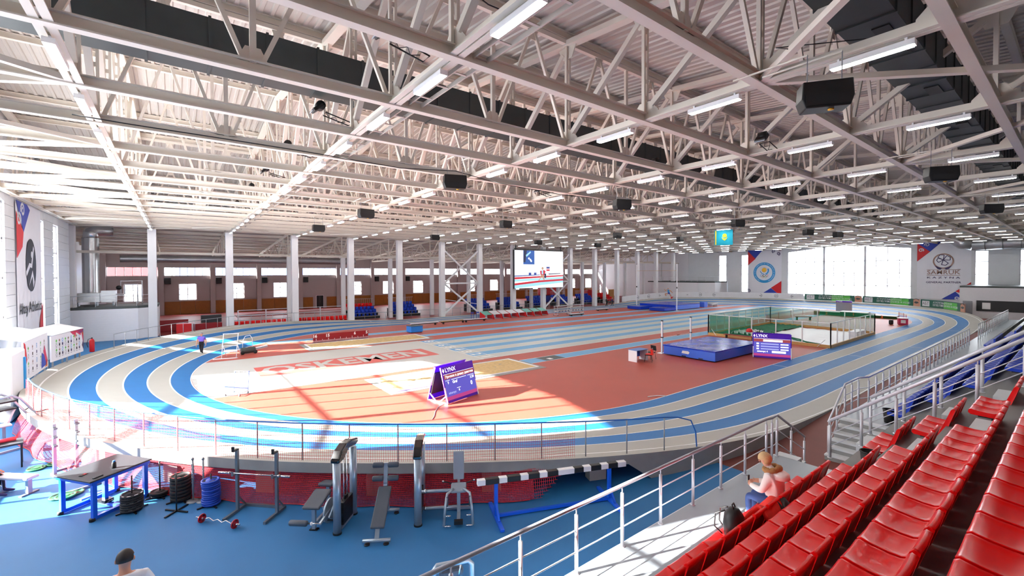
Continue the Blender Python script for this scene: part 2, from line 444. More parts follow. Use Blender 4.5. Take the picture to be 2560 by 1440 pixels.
# ---- walls with horizontal cladding panels
def clad(parent, side, x, segs, m, ph=0.6, t=0.05, axis='x'):
    """panels of height ph on segments (a0,a1,z0,z1); side=+1 faces +axis"""
    for (a0, a1, z0, z1) in segs:
        n = max(1, round((z1-z0)/ph)); h = (z1-z0)/n
        q = MB()
        if axis == 'x': q.b(0, side*t, -(a1-a0)/2+0.01, (a1-a0)/2-0.01, 0.012, h-0.012)
        else: q.b(-(a1-a0)/2+0.01, (a1-a0)/2-0.01, 0, side*t, 0.012, h-0.012)
        me = q.mesh('panel', m)
        for i in range(n):
            link('panel', me, parent, (x, (a0+a1)/2, z0+i*h) if axis == 'x' else ((a0+a1)/2, x, z0+i*h), bevel=0)
def end_wall(name, x, side, narrow, label, ymin, ymax, top=12.9):
    """short end wall with the big gabled window; side = inward direction"""
    q = MB(); xo = x-side*0.25
    def wb(y0, y1, z0, z1): q.b(min(xo, x), max(xo, x), y0, y1, z0, z1)
    by0, by1 = 16.3, 33.4
    cuts = sorted([(by0, by1, 1.5, 10.5)]+list(narrow))
    y = ymin; segs = []
    for (c0, c1, z0, z1) in cuts:
        if c0 > y: wb(y, c0, -0.3, top); segs.append((y, c0, 0.0, top))
        wb(c0, c1, -0.3, z0); segs.append((c0, c1, 0.0, z0))
        if (c0, c1) != (by0, by1): wb(c0, c1, z1, top); segs.append((c0, c1, z1, top))
        y = c1
    wb(y, ymax, -0.3, top); segs.append((y, ymax, 0.0, top))
    ym = (by0+by1)/2
    T = Matrix(((0, 0, 1, 0), (1, 0, 0, 0), (0, 1, 0, 0), (0, 0, 0, 1)))
    q.prism([(ymin, 12.4), (ymax, 12.4), (ymax, 13.4), (ym, 15.35), (ymin, 13.4)], min(xo, x-side*0.02), max(xo, x-side*0.02), T)
    q.prism([(by0, 9.5), (ym, 10.45), (by1, 9.5), (by1, top), (ym, 15.0), (by0, top)], min(xo, x+side*0.05), max(xo, x+side*0.05), T)
    o = struct(q.build(name, 'wall_panel'), label, 'wall')
    clad(o, side, x, segs, 'wall_panel')
    return o
narrow_l = [(40.2, 41.7, 1.9, 9.25), (44.6, 46.2, 1.9, 9.3), (8.26, 9.65, 1.9, 8.75)]
narrow_r = [(40.2, 41.7, 1.9, 9.25), (44.6, 46.2, 1.9, 9.3), (8.26, 9.65, 3.6, 8.75), (3.9, 5.5, 3.6, 8.75)]
WL = end_wall('wall_left', XL, 1, narrow_l, 'grey ribbed end wall on the left with banner', YN, 50.4)
WR = end_wall('wall_right', XW, -1, narrow_r, 'grey ribbed far end wall with the large bright window', YN, YC+0.5)
q = MB(); q.b(-9.2, -8.9, 50.4, YS, -0.3, 10.6); q.b(-9.2, XL-0.25, 50.15, 50.4, -0.3, 13.3); q.b(-9.45, XL-0.2, 50.1, YC+0.6, 11.0, 13.4); q.b(-9.2, -8.9, 50.4, YS, 10.6, 11.2)
struct(q.build('wall_left_side_hall', 'wall_panel'), 'grey end wall of the side hall beyond the first column', 'wall')
q = MB(); q.b(XW, XW+0.25, YC+0.5, YS, -0.3, 10.6)
o = struct(q.build('wall_right_side_hall', 'wall_white'), 'pale far end wall of the side hall', 'wall')
clad(o, -1, XW, [(YC+0.5, YS, 0.0, 10.2)], 'wall_white', 0.8)
q = MB(); q.b(-9.2, XW+0.3, YN-0.3, YN, -0.3, 12.9)
struct(q.build('wall_near', 'wall_panel'), 'grey wall behind the near stand', 'wall')
# windows of the end walls
WN = [0]
def window(x, side, y0, y1, z0, z1, nv, hs, thick=(), gable=False, label=''):
    WN[0] += 1
    q = MB(); xc = x-side*0.12; d = 0.14
    ym = (y0+y1)/2
    zt = (lambda y: 9.5+0.95*(1-abs(y-ym)/((y1-y0)/2))) if gable else (lambda y: z1)
    def v(y, wd): q.b(xc-d/2, xc+d/2, y-wd/2, y+wd/2, z0, zt(y))
    for i in range(nv+1): v(y0+(y1-y0)*i/nv if 0 < i < nv else (y0+0.05 if i == 0 else y1-0.05), 0.3 if i in thick else (0.07 if 0 < i < nv else 0.1))
    for z in hs: q.b(xc-d/2, xc+d/2, y0, y1, z-0.05, z+0.05)
    q.b(xc-d/2, xc+d/2, y0, y1, z0, z0+0.1)
    if gable:
        q.bar((xc, y0, 9.45), (xc, ym, 10.4), d, 0.12); q.bar((xc, ym, 10.4), (xc, y1, 9.45), d, 0.12)
    else: q.b(xc-d/2, xc+d/2, y0, y1, z1-0.1, z1)
    o = struct(q.build('window_%d' % WN[0], 'frame_white'), label, 'window')
    zs = [z0]+list(hs)+[None]
    for i in range(nv):
        ya, yb = y0+(y1-y0)*i/nv, y0+(y1-y0)*(i+1)/nv
        for j in range(len(zs)-1):
            p = MB()
            za, zb = zs[j], zs[j+1]
            if zb is None: p.add([(xc, ya, za), (xc, yb, za), (xc, yb, zt(yb)), (xc, ya, zt(ya))], [(0, 1, 2, 3)])
            else: p.add([(xc, ya, za), (xc, yb, za), (xc, yb, zb), (xc, ya, zb)], [(0, 1, 2, 3)])
            p.build('pane', 'pane', o)
    return o
window(XL, 1, 16.3, 33.4, 1.5, 10.4, 12, (3.6, 5.6, 7.6), (4, 8), True, 'large gabled window in the left end wall throwing sunlight')
window(XW, -1, 16.3, 33.4, 1.5, 10.4, 12, (3.6, 5.6, 7.6), (4, 8), True, 'large bright gabled window in the far end wall')
wl = ['narrow bright window right of the tall left banner', 'narrow window nearest the first column on the left wall', 'narrow window of the left wall beside the gym']
for i, (y0, y1, z0, z1) in enumerate(narrow_l): window(XL, 1, y0, y1, z0, z1, 1, (3.7, 5.5, 7.3), label=wl[i])
wl = ['narrow bright window touching the round blue emblem banner', 'narrow bright window farthest left on the far end wall', 'narrow bright window right of the partner banner', 'narrow bright window at the right edge of the far wall']
for i, (y0, y1, z0, z1) in enumerate(narrow_r): window(XW, -1, y0, y1, z0, z1, 1, (5.4, 7.2), label=wl[i])
# ---- side hall outer wall
PIL = [-7.6+6*k for k in range(17)]
q = MB()
yb = YS
q.b(-9.2, XW+0.3, yb, yb+0.3, -0.3, 2.0); q.b(-9.2, XW+0.3, yb, yb+0.3, 6.75, 9.2)
ribs = []
for k in range(16):
    x0, x1 = PIL[k], PIL[k+1]; xm = (x0+x1)/2
    if k == 4: q.b(x0, x1, yb, yb+0.3, 2.0, 5.5)
    else:
        q.b(x0, xm-1.0, yb, yb+0.3, 2.0, 5.5); q.b(xm+1.0, x1, yb, yb+0.3, 2.0, 5.5); q.b(xm-1.0, xm+1.0, yb, yb+0.3, 4.4, 5.5)
    q.b(x0-0.3, x0+0.3, yb-0.35, yb+0.3, -0.3, 8.6)
    q.b(x0, x0+0.35, yb, yb+0.3, 5.5, 6.75); q.b(x1-0.35, x1, yb, yb+0.3, 5.5, 6.75)
q.b(-9.2, PIL[0], yb, yb+0.3, 2.0, 6.75)
q.b(PIL[16], XW+0.3, yb, yb+0.3, 2.0, 6.75)
q.b(-9.2, XW+0.3, yb-0.1, yb, 4.95, 5.05)
WS = struct(q.build('wall_side', 'wall_side'), 'long outer wall of the side hall with window band', 'wall')
for k in range(16):
    x0, x1 = PIL[k], PIL[k+1]; xm = (x0+x1)/2
    for (a, c) in (((x0+0.35, xm-1.05), (xm+1.05, x1-0.35)) if k != 4 else ((x0+0.35, x1-0.35),)):
        p = MB(); p.b(a, c, yb-0.05, yb, 2.1, 4.8); p.build('panel', 'wall_side', WS)
    if k != 4:
        for j in range(3):
            p = MB(); a = x0+0.32+j*(5.36/3); p.b(a+0.015, a+5.36/3-0.015, yb-0.09, yb, 0.0, 1.85); p.build('wood_panel', 'wood', WS)
    else:
        for (a, c) in ((x0+0.32, xm-1.1), (xm+1.1, x1-0.32)):
            p = MB(); p.b(a, c, yb-0.09, yb, 0.0, 1.85); p.build('wood_panel', 'wood', WS)
    # ribbon window
    f = MB(); xa, xb = x0+0.35, x1-0.35
    for i in range(7): xx = xa+(xb-xa)*i/6; f.b(xx-0.035, xx+0.035, yb+0.08, yb+0.18, 5.5, 6.75)
    f.b(xa, xb, yb+0.08, yb+0.18, 5.5, 5.57); f.b(xa, xb, yb+0.08, yb+0.18, 6.68, 6.75)
    WN[0] += 1
    o = struct(f.build('window_%d' % WN[0], 'frame_white'), 'high ribbon window in the %s bay of the side hall wall' % od(k), 'window')
    for i in range(6):
        p = MB(); a, c = xa+(xb-xa)*i/6, xa+(xb-xa)*(i+1)/6; p.add([(a, yb+0.13, 5.5), (c, yb+0.13, 5.5), (c, yb+0.13, 6.75), (a, yb+0.13, 6.75)], [(0, 1, 2, 3)]); p.build('pane', 'pane', o)
    if k == 4: continue
    f = MB(); xa, xb = xm-1.0, xm+1.0
    for xx in (xa+0.05, xm, xb-0.05): f.b(xx-0.04, xx+0.04, yb+0.08, yb+0.18, 2.0, 4.4)
    for zz in (2.04, 2.8, 3.6, 4.36): f.b(xa, xb, yb+0.08, yb+0.18, zz-0.04, zz+0.04)
    WN[0] += 1
    o = struct(f.build('window_%d' % WN[0], 'frame_white'), 'square gridded window in the %s bay of the side hall wall' % od(k), 'window')
    for i in range(2):
        for (za, zb) in ((2.0, 2.8), (2.8, 3.6), (3.6, 4.4)):
            p = MB(); a, c = xa+i, xa+i+1; p.add([(a, yb+0.13, za), (c, yb+0.13, za), (c, yb+0.13, zb), (a, yb+0.13, zb)], [(0, 1, 2, 3)]); p.build('pane', 'pane', o)
xm = (PIL[4]+PIL[5])/2
d = MB(); d.b(xm-0.62, xm+0.62, yb-0.06, yb, -0.01, 2.15)
DR = struct(d.build('door_1', 'wall_white'), 'dark brown double door in the side hall wall', 'door')
for s_ in (-1, 1):
    p = MB(); p.b(xm+min(0, s_*0.55)+0.01, xm+max(0, s_*0.55)-0.01, yb-0.11, yb-0.06, 0.0, 2.08); lf = p.build('door_leaf', 'red_dark' if 0 else 'black', DR)
    p = MB(); p.b(xm+s_*0.06-0.015, xm+s_*0.06+0.015, yb-0.15, yb-0.11, 0.95, 1.15); p.build('door_handle', 'chrome', lf)
# buildings outside that tint the windows
for (x0, x1, z1, m_, l_) in ((-40, -2, 9, 'facade_red', 'red building outside the leftmost side hall windows'), (0, 40, 7.5, 'facade_blue', 'pale blue building outside the side hall windows')):
    p = MB(); p.b(x0, x1, 110, 122, -0.4, z1*0.55); p.cur = 1; p.b(x0, x1, 110, 122, z1*0.55, z1)
    tag(p.build('outside_building', ['white', m_]), l_, 'building')
# ---- columns
for n in range(16):
    q = MB(); x = COLX[n]; wq = 0.32 if n else 0.36
    q.b(x-wq, x+wq, YC-wq, YC+wq, -0.02, 9.9); q.b(x-0.2, x+0.2, YC-0.2, YC+0.2, 9.9, 10.0)
    struct(q.build('column', 'col_white', bevel=0.02), 'white square colonnade column, %s from the left wall' % od(n), 'column')
for n in range(3, 16):
    q = MB(); x = COLX[n]; yy = 55.4
    q.b(x-0.22, x+0.22, yy-0.22, yy+0.22, -0.02, 7.7)
    struct(q.build('inner_column', 'col_white'), 'slimmer white column standing behind the %s colonnade column' % od(n), 'column')
# side hall roof, beams, lean-to trusses
q = MB()
q.add([(-9.2, YC-0.3, 10.9), (XW+0.3, YC-0.3, 10.9), (XW+0.3, YS+0.3, 9.0), (-9.2, YS+0.3, 9.0), (-9.2, YC-0.3, 11.1), (XW+0.3, YC-0.3, 11.1), (XW+0.3, YS+0.3, 9.2), (-9.2, YS+0.3, 9.2)],
      [(0, 1, 2, 3), (7, 6, 5, 4), (0, 4, 5, 1), (2, 6, 7, 3), (0, 3, 7, 4), (1, 5, 6, 2)])
SR = struct(q.build('ceiling_side_hall', 'deck'), 'sloping metal ceiling of the side hall', 'ceiling')
for i in range(9):
    y = YC+1+i*3.1; z = 10.9-(y-YC+0.3)*(1.9/26.85)
    p = MB(); p.b(-8.9, XW, y-0.08, y+0.08, z-0.28, z-0.02); p.build('purlin', 'steel_cream', SR)
lt = MB()
def zr(y): return 10.9-(y-YC+0.3)*(1.9/26.85)-0.35
lt.bar((0, YC+0.3, 7.95), (0, YS-0.3, 7.95), 0.18, 0.22)
lt.bar((0, YC+0.3, zr(YC+0.3)), (0, YS-0.3, zr(YS-0.3)), 0.18, 0.22)
for i in range(9):
    ya, yb2 = YC+0.5+i*2.9, YC+0.5+(i+1)*2.9
    lt.bar((0, ya, 8.0), (0, ya, zr(ya)), 0.1, 0.1)
    lt.bar((0, ya, 8.0), (0, yb2, zr(yb2)), 0.1, 0.1) if i % 2 else lt.bar((0, ya, zr(ya)), (0, yb2, 8.0), 0.1, 0.1)
lme = lt.mesh('lean_to_truss', 'steel_cream')
for n in range(1, 16):
    struct(link('lean_to_truss', lme, None, (COLX[n], 0, 0)), 'pale lattice truss over the side hall at the %s column' % od(n), 'truss')
p = MB(); p.b(-8.9, XW, 55.25, 55.6, 7.72, 7.95); struct(p.build('edge_beam', 'steel_cream'), 'long pale edge beam lying on the slimmer inner columns', 'beam')
# wind bracing between columns
for (n0, lab) in ((6, 'white crossed wind bracing between two columns left of the video screen'), (9, 'white crossed wind bracing below the video screen')):
    xa, xb = COLX[n0], COLX[n0+1]; q = MB()
    for (z0, z1) in ((0.3, 4.4), (4.4, 8.9)):
        q.bar((xa+0.3, YC, z0), (xb-0.3, YC, z1), 0.2, 0.2); q.bar((xa+0.3, YC+0.02, z1), (xb-0.3, YC+0.02, z0), 0.2, 0.2)
    q.bar((xa+0.3, YC, 4.4), (xb-0.3, YC, 4.4), 0.2, 0.2)
    struct(q.build('wind_bracing', 'col_white'), lab, 'bracing')
# ================================================================== ROOF
YE = -1.55                                   # near column line
NODE = [YC-3*k for k in range(19)]
YR = (NODE[0]+NODE[18])/2
def ztop(y): return 14.75-0.1*abs(y-YR)
ZB = 9.9
# corrugated deck, two slopes, ribs run with the slope
prof = []
x = XL-0.3
while x < XW+0.3:
    prof += [(x, 0.0), (x+0.17, 0.0), (x+0.2, 0.05), (x+0.3, 0.05)]; x += 0.33
prof.append((x, 0.0))
q = MB()
yn = YE-7.6
for (ya, yb_) in ((YR, YC+0.6), (YR, yn)):
    vs = [(px, ya, ztop(ya)+0.42-dz) for px, dz in prof]+[(px, yb_, ztop(yb_)+0.42-dz) for px, dz in prof]; n_ = len(prof)
    q.add(vs, [(i, i+1, n_+i+1, n_+i) for i in range(n_-1)])
for (ya, yb_) in ((YR, YC+0.6), (YR, yn)):     # insulation layer above keeps the sky out
    q.add([(XL-0.5, ya, ztop(ya)+0.6), (XW+0.5, ya, ztop(ya)+0.6), (XW+0.5, yb_, ztop(yb_)+0.6), (XL-0.5, yb_, ztop(yb_)+0.6)], [(0, 1, 2, 3)])
q.b(XL-0.5, XW+0.5, YC+0.45, YC+0.6, 10.8, ztop(YC)+0.6)
q.b(XL-0.5, XW+0.5, yn-0.2, yn, 12.5, ztop(yn)+0.7)
CEIL = struct(q.build('ceiling', 'deck'), 'ribbed metal roof deck above the trusses', 'ceiling')
for k, y in enumerate(NODE):
    p = MB(); zt = ztop(y)+0.36
    p.b(XL, XW, y-0.09, y+0.09, zt-0.02, zt); p.b(XL, XW, y-0.09, y+0.09, zt-0.24, zt-0.22); p.b(XL, XW, y-0.012, y+0.012, zt-0.22, zt-0.02)
    p.build('purlin', 'steel_cream', CEIL)
# main truss, built once
TX = [XL+0.25]+COLX[1:16]
def truss_parts(root):
    q = MB()                                            # bottom chord: two angles with a slot
    for s_ in (-1, 1):
        q.b(s_*0.02, s_*0.15, NODE[18]-0.3, NODE[0]+0.3, ZB, ZB+0.025); q.b(s_*0.02, s_*0.04, NODE[18]-0.3, NODE[0]+0.3, ZB+0.025, ZB+0.2)
    q.build('bottom_chord', 'steel_cream', root)
    q = MB()
    for (ya, yb_) in ((NODE[0]+0.3, YR), (YR, NODE[18]-0.3)):
        q.bar((0, ya, ztop(ya)), (0, yb_, ztop(yb_)), 0.3, 0.16)
    q.build('top_chord', 'steel_cream', root)
    for k, y in enumerate(NODE):
        q = MB()
        for s_ in (-1, 1): q.b(s_*0.035, s_*0.10, y-0.045, y+0.045, ZB+0.2, ztop(y)-0.08)
        z_ = ZB+0.6
        while z_ < ztop(y)-0.4: q.b(-0.06, 0.06, y-0.02, y+0.02, z_, z_+0.12); z_ += 0.45
        q.build('vertical', 'steel_cream', root)
        q = MB()
        T = Matrix(((0, 0, 1, 0), (1, 0, 0, y), (0, 1, 0, ZB+0.03), (0, 0, 0, 1)))
        q.prism([(-0.45, 0), (0.45, 0), (0.42, 0.22), (0.16, 0.5), (-0.16, 0.5), (-0.42, 0.22)], -0.018, 0.018, T)
        q.build('gusset', 'steel_cream', root)
        q = MB()
        T = Matrix(((0, 0, 1, 0), (1, 0, 0, y), (0, 1, 0, ztop(y)-0.08), (0, 0, 0, 1)))
        q.prism([(-0.4, 0), (0.4, 0), (0.2, -0.4), (-0.2, -0.4)], -0.018, 0.018, T)
        q.build('gusset', 'steel_cream', root)
    for k in range(18):
        q = MB()
        ya, yb_ = (NODE[k], NODE[k+1])
        if k < 9: a, c = (0, yb_, ZB+0.22), (0, ya, ztop(ya)-0.12)      # far half: diagonal rises away from the middle
        else: a, c = (0, ya, ZB+0.22), (0, yb_, ztop(yb_)-0.12)
        a = Vector(a); c = Vector(c); t = (c-a).normalized()
        q.bar(a+t*0.3, c-t*0.25, 0.15, 0.15); q.build('diagonal', 'steel_cream', root)
t0 = thing('roof_truss', (TX[0], 0, 0), 0, '', 'truss', 'main roof trusses'); truss_parts(t0)
for n in range(16):
    t = t0 if n == 0 else copy_tree(t0)
    t.location = (TX[n], 0, 0)
    t['label'] = 'cream lattice roof truss spanning the hall, %s from the left end wall' % od(n)
# longitudinal ties, one per node line
for k, y in enumerate(NODE[1:18]):
    q = MB(); q.b(XL, XW, y-0.1, y+0.1, ZB-0.03, ZB); q.b(XL, XW, y-0.1, y+0.1, ZB+0.2, ZB+0.225); q.b(XL, XW, y-0.015, y+0.015, ZB, ZB+0.2)
    tag(q.build('tie_beam', 'steel_cream'), 'long cream tie beam under the roof, %s from the colonnade' % od(k), 'beam', 'tie beams')
# longitudinal bracing trusses between main trusses
def brace(y):
    q = MB(); zt = ztop(y)+0.05
    L = 6.0
    q.bar((0.1, 0, zt), (L-0.1, 0, zt), 0.14, 0.14)
    q.bar((L/2, 0, ZB+0.2), (L/2, 0, zt), 0.09, 0.12)
    for xa in (L*0.25, L*0.75):
        q.bar((xa-L*0.22, 0, ZB+0.25), (xa-0.06, 0, zt-0.1), 0.09, 0.09); q.bar((xa+L*0.22, 0, ZB+0.25), (xa+0.06, 0, zt-0.1), 0.09, 0.09)
        q.prism([(-0.2, 0), (0.2, 0), (0.1, -0.3), (-0.1, -0.3)], -0.015, 0.015, Matrix(((1, 0, 0, xa), (0, 0, 1, 0), (0, 1, 0, zt-0.05), (0, 0, 0, 1))))
    q.prism([(-0.3, 0), (0.3, 0), (0.14, 0.32), (-0.14, 0.32)], -0.015, 0.015, Matrix(((1, 0, 0, L/2), (0, 0, 1, 0), (0, 1, 0, ZB+0.2), (0, 0, 0, 1))))
    return q.mesh('brace_truss', 'steel_cream')
for j, k in enumerate((16, 14, 12, 10, 8, 6, 4, 2)):
    y = NODE[k]; me = brace(y)
    for n in range(1, 15):
        tag(link('brace_truss', me, None, (TX[n], y, -0.02)), 'W-shaped cream bracing in the %s bay, %s line from the near stand' % (od(n), od(j)), 'bracing', 'longitudinal roof bracing')
# horizontal wind bracing in the bottom plane
hb = 0
def hbar(a, c, lab):
    q = MB(); q.bar((*a, ZB+0.06), (*c, ZB+0.06), 0.14, 0.12); tag(q.build('wind_brace', 'steel_cream'), lab, 'bracing', 'horizontal wind bracing')
for k in range(0, 18, 2):
    hbar((TX[0], NODE[k]), (TX[1], NODE[k+1]), 'diagonal wind brace next to the left wall, %s of the outgoing ones' % od(k//2))
    hbar((TX[1], NODE[k+1]), (TX[0], NODE[min(18, k+2)]), 'diagonal wind brace next to the left wall, %s of the returning ones' % od(k//2))
for n in range(1, 15):
    a, c = ((TX[n], NODE[16]), (TX[n+1], NODE[18])) if n % 2 else ((TX[n], NODE[18]), (TX[n+1], NODE[16]))
    hbar(a, c, 'diagonal wind brace above the near stand in the %s bay' % od(n))
    a, c = ((TX[n], NODE[0]), (TX[n+1], NODE[2])) if n % 2 else ((TX[n], NODE[2]), (TX[n+1], NODE[0]))
    hbar(a, c, 'diagonal wind brace along the colonnade in the %s bay' % od(n))
# lamps
def lamp():
    r = thing('batten_lamp', (0, 0, 0), 0, '', 'lamp', 'batten lamps under the trusses')
    q = MB(); q.b(-0.085, 0.085, -0.63, 0.63, 0.03, 0.13); q.build('housing', 'lamp_body', r)
    q = MB(); q.b(-0.07, 0.07, -0.6, 0.6, 0.018, 0.03); q.build('diffuser', 'lamp_glow', r)
    q = MB(); q.b(-0.02, 0.02, -0.52, -0.48, 0.13, 0.2); q.b(-0.02, 0.02, 0.48, 0.52, 0.13, 0.2); q.b(-0.02, 0.02, -0.5, 0.5, 0.125, 0.14); q.build('hanger', 'lamp_body', r)
    return r
L0 = lamp(); first = True
for n in range(1, 16):
    for j in range(17):
        y = 50.5-3*j
        o = L0 if first else copy_tree(L0); first = False
        o.location = (TX[n], y, ZB-0.2)
        o['label'] = 'white batten lamp under the %s roof truss, %s from the colonnade' % (od(n), od(j))
# ducts
def duct(name, y, x0, x1, z0, z1, w_, m, label, seg=1.25):
    q = MB(); q.b(x0, x1, y-w_/2, y+w_/2, z0, z1); r = q.build(name, m)
    tag(r, label, 'duct')
    f = MB(); f.b(-0.03, 0.03, -w_/2-0.03, w_/2+0.03, z0-0.03, z1+0.03); fm = f.mesh('flange', 'duct_dark')
    x = x0+0.05
    while x < x1: link('flange', fm, r, (x, y, 0)); x += seg
    return r
duct('air_duct', 13.6, XL+0.1, 60, 11.0, 12.05, 0.9, 'duct_dark', 'dark rectangular air duct running through the trusses over the infield')
dr = duct('air_duct', 2.9, 9.0, 70, 11.0, 12.0, 1.0, 'duct_dark', 'dark rectangular air duct high above the near stand')
for i in range(12):
    p = MB(); p.b(12+i*5, 12.8+i*5, 2.6, 2.9, 10.97, 11.0); p.build('grille', 'black', dr)
# cable tray beside the third truss
q = MB()
for i in range(60):
    y = 49-i*0.8; q.b(4.75, 5.05, y, y+0.06, 10.02, 10.04)
q.b(4.72, 4.75, 1, 50, 10.0, 10.1); q.b(5.05, 5.08, 1, 50, 10.0, 10.1)
tag(q.build('cable_tray', 'deck'), 'perforated cable tray alongside the third roof truss', 'tray')
# ================================================================== NEAR STAND
PZ, PY, RISE, DEPTH = 1.0, 4.92, 0.606, 0.8
XP1, XP2 = 12.42, 17.45
XE = 66.0
def row_y(k): return 3.24-DEPTH*(k-1)          # front edge of row k's floor (k>=1)
def row_z(k): return 0.94+RISE*k if k else PZ
q = MB(); q.b(XL+0.02, XP1, 3.2, PY, -0.012, PZ); q.cur = 1
q.b(XL+0.02, XP1, PY, PY+0.02, PZ-0.12, PZ-0.002)
struct(q.build('floor_platform_near', ['platform', 'step_white']), 'raised grey walkway in front of the nearest red seats', 'floor')
q = MB(); q.b(XP2, XE, 3.2, PY-0.05, -0.012, PZ)
struct(q.build('floor_platform_far', 'platform'), 'raised glossy walkway in front of the blue seats', 'floor')
q = MB()
for k in range(1, 9):
    q.b(XL+0.02, XE, row_y(k)-DEPTH if k < 8 else YN+0.1, row_y(k), -0.012, row_z(k))
ST = struct(q.build('floor_stand', 'stand_grey'), 'stepped grey seating stand on the near long side', 'stand')
# aisle steps (half steps) at two aisles
for xa in (10.75, 14.05, 37.0):
    for k in range(0, 6):
        p = MB(); yf = row_y(k+1); p.b(xa, xa+0.95, yf, yf+0.38, row_z(k), row_z(k)+RISE/2); p.build('aisle_step', 'step_white', ST)
# stairs of the gangway
def stairs(x0, x1, y0, y1, up, name, label):
    n = 6; root = thing(name, (0, 0, 0), 0, label, 'stairs'); 
    for i in range(n):
        z1 = PZ*(i+1)/n if up else PZ*(n-i)/n
        p = MB(); xa = x0+(x1-x0)*i/n; xb = x0+(x1-x0)*(i+1)/n; p.b(xa, xb, y0, y1, -0.012, z1-0.05 if i+1 < n or not up else z1-0.05); p.build('riser', 'concrete', root)
        p = MB(); p.b(xa-0.03, xb, y0, y1, z1-0.05, z1); p.build('tread', 'step_white', root)
    return root
stairs(15.85, XP2-0.01, 3.26, 4.87, True, 'staircase', 'white stairs rising from the brown gangway to the far walkway')
stairs(XP1+0.01, 14.1, 4.4, 4.92, False, 'staircase', 'narrow stairs descending from the end of the near walkway')
# railings
def railing(name, pts, label, m_rail='rail_grey', m_post='rail_white', h=1.07, gap=1.12, pr=0.03, rr=0.032, wires=2, posts=None, wr=0.012):
    """pts: floor points of the run; rail follows them"""
    root = thing(name, (0, 0, 0), 0, label, 'railing')
    pts = [Vector(p) for p in pts]
    q = MB(); q.tube([p+Vector((0, 0, h)) for p in pts], rr, 8); q.build('handrail', m_rail, root)
    for i in range(wires):
        q = MB(); q.tube([p+Vector((0, 0, h*(0.32+0.33*i))) for p in pts], wr, 6); q.build('cross_rail', m_post, root)
    pm = MB(); pm.cyl((0, 0, 0), (0, 0, h-0.13), pr, 8); pm.cyl((0, 0, h-0.13), (0, 0, h), pr*0.35, 6); pm.lathe([(pr*1.7, 0), (pr*1.7, 0.012)], n=8); me = pm.mesh('post', m_post)
    for a, c in zip(pts[:-1], pts[1:]):
        L = (c-a).length; n = max(1, round(L/gap))
        for i in range(n): link('post', me, root, a+(c-a)*(i/n))
    link('post', me, root, pts[-1])
    return root
ye = PY-0.06
railing('railing', [(1.6, ye, PZ), (11.75, ye, PZ), (11.95, ye-0.05, PZ), (XP1-0.1, ye-0.02, PZ), (14.15, ye-0.02, 0.02)], 'grey railing along the near walkway above the gym')
railing('railing', [(16.0, PY-0.1, 0.06), (XP2+0.05, PY-0.1, PZ), (18.9, PY-0.1, PZ), (19.35, PY-0.28, PZ), (41, PY-0.28, PZ)], 'white railing beside the straight in front of the blue seats', 'rail_white', gap=0.9)
railing('railing', [(45, PY-0.28, PZ), (64, PY-0.28, PZ)], 'tall white railing farthest along the straight', 'rail_white', gap=0.9)
def slope_rail(x, ya, yb, za, label, hh=1.0):
    pts = [(x, ya, za-hh), (x, yb, za-hh+(ya-yb)*0.765)]
    return railing('stair_rail', pts, label, 'rail_white', 'rail_white', h=hh, gap=0.92, pr=0.036, rr=0.04, wires=2)
slope_rail(13.9, 4.15, -0.6, 1.78, 'heavy white stair rail left of the gangway climbing the stand')
slope_rail(15.0, 3.55, -0.6, 2.34, 'heavy white stair rail nearer the blue seats climbing the stand')
# seat shell built once per colour
def seat_mesh(m):
    # closed side profile (y, z, kind): pan, back, rear panel
    prof = [(0.06, 0.31, 0), (0.39, 0.325, 0), (0.425, 0.355, 0), (0.42, 0.40, 1), (0.39, 0.417, 1), (0.30, 0.405, 2), (0.18, 0.392, 2), (0.09, 0.392, 2), (0.045, 0.41, 2), (0.02, 0.46, 2),
            (-0.035, 0.62, 3), (-0.095, 0.79, 3), (-0.14, 0.925, 3), (-0.165, 0.965, 4), (-0.205, 0.95, 4), (-0.17, 0.80, 5), (-0.10, 0.56, 5), (-0.05, 0.12, 5), (0.0, 0.10, 0), (0.02, 0.12, 0), (0.03, 0.29, 0)]
    W = 0.222; us = (-1.0, -0.97, -0.88, -0.6, -0.25, 0.25, 0.6, 0.88, 0.97, 1.0); nx = len(us); vs = []
    for j, (y, z, kd) in enumerate(prof):
        for i, u in enumerate(us):
            bowl = 1-u*u; inner = abs(u) < 0.9
            dy = dz = 0.0
            if kd == 2: dz = -0.02*bowl-(0.008 if inner else 0)
            if kd == 3: dy = -0.014*bowl-(0.006 if inner else 0)
            if kd == 4: dz = 0.014*bowl-0.014; dy = -0.012*bowl
            if kd == 5: dy = (0.016 if inner else 0.0)
            if kd == 1: dz = -0.012*bowl+0.006
            e = 0.012 if abs(u) == 1.0 else 0.0
            vs.append((u*W*(1.0-(0.05 if kd in (3, 4) else 0)), y+dy*1.0, z+dz-e*0.4))
    n = len(prof); q = MB(); q.smooth = True; fs = []
    for j in range(n):
        for i in range(nx-1): a = j*nx+i; b_ = ((j+1) % n)*nx+i; fs.append((a, a+1, b_+1, b_))
    q.add(vs, fs)
    q.smooth = False
    q.f.append(tuple(j*nx for j in range(n))); q.mi.append(0); q.sm.append(False)
    q.f.append(tuple(j*nx+nx-1 for j in reversed(range(n)))); q.mi.append(0); q.sm.append(False)
    return q.mesh('shell', m)
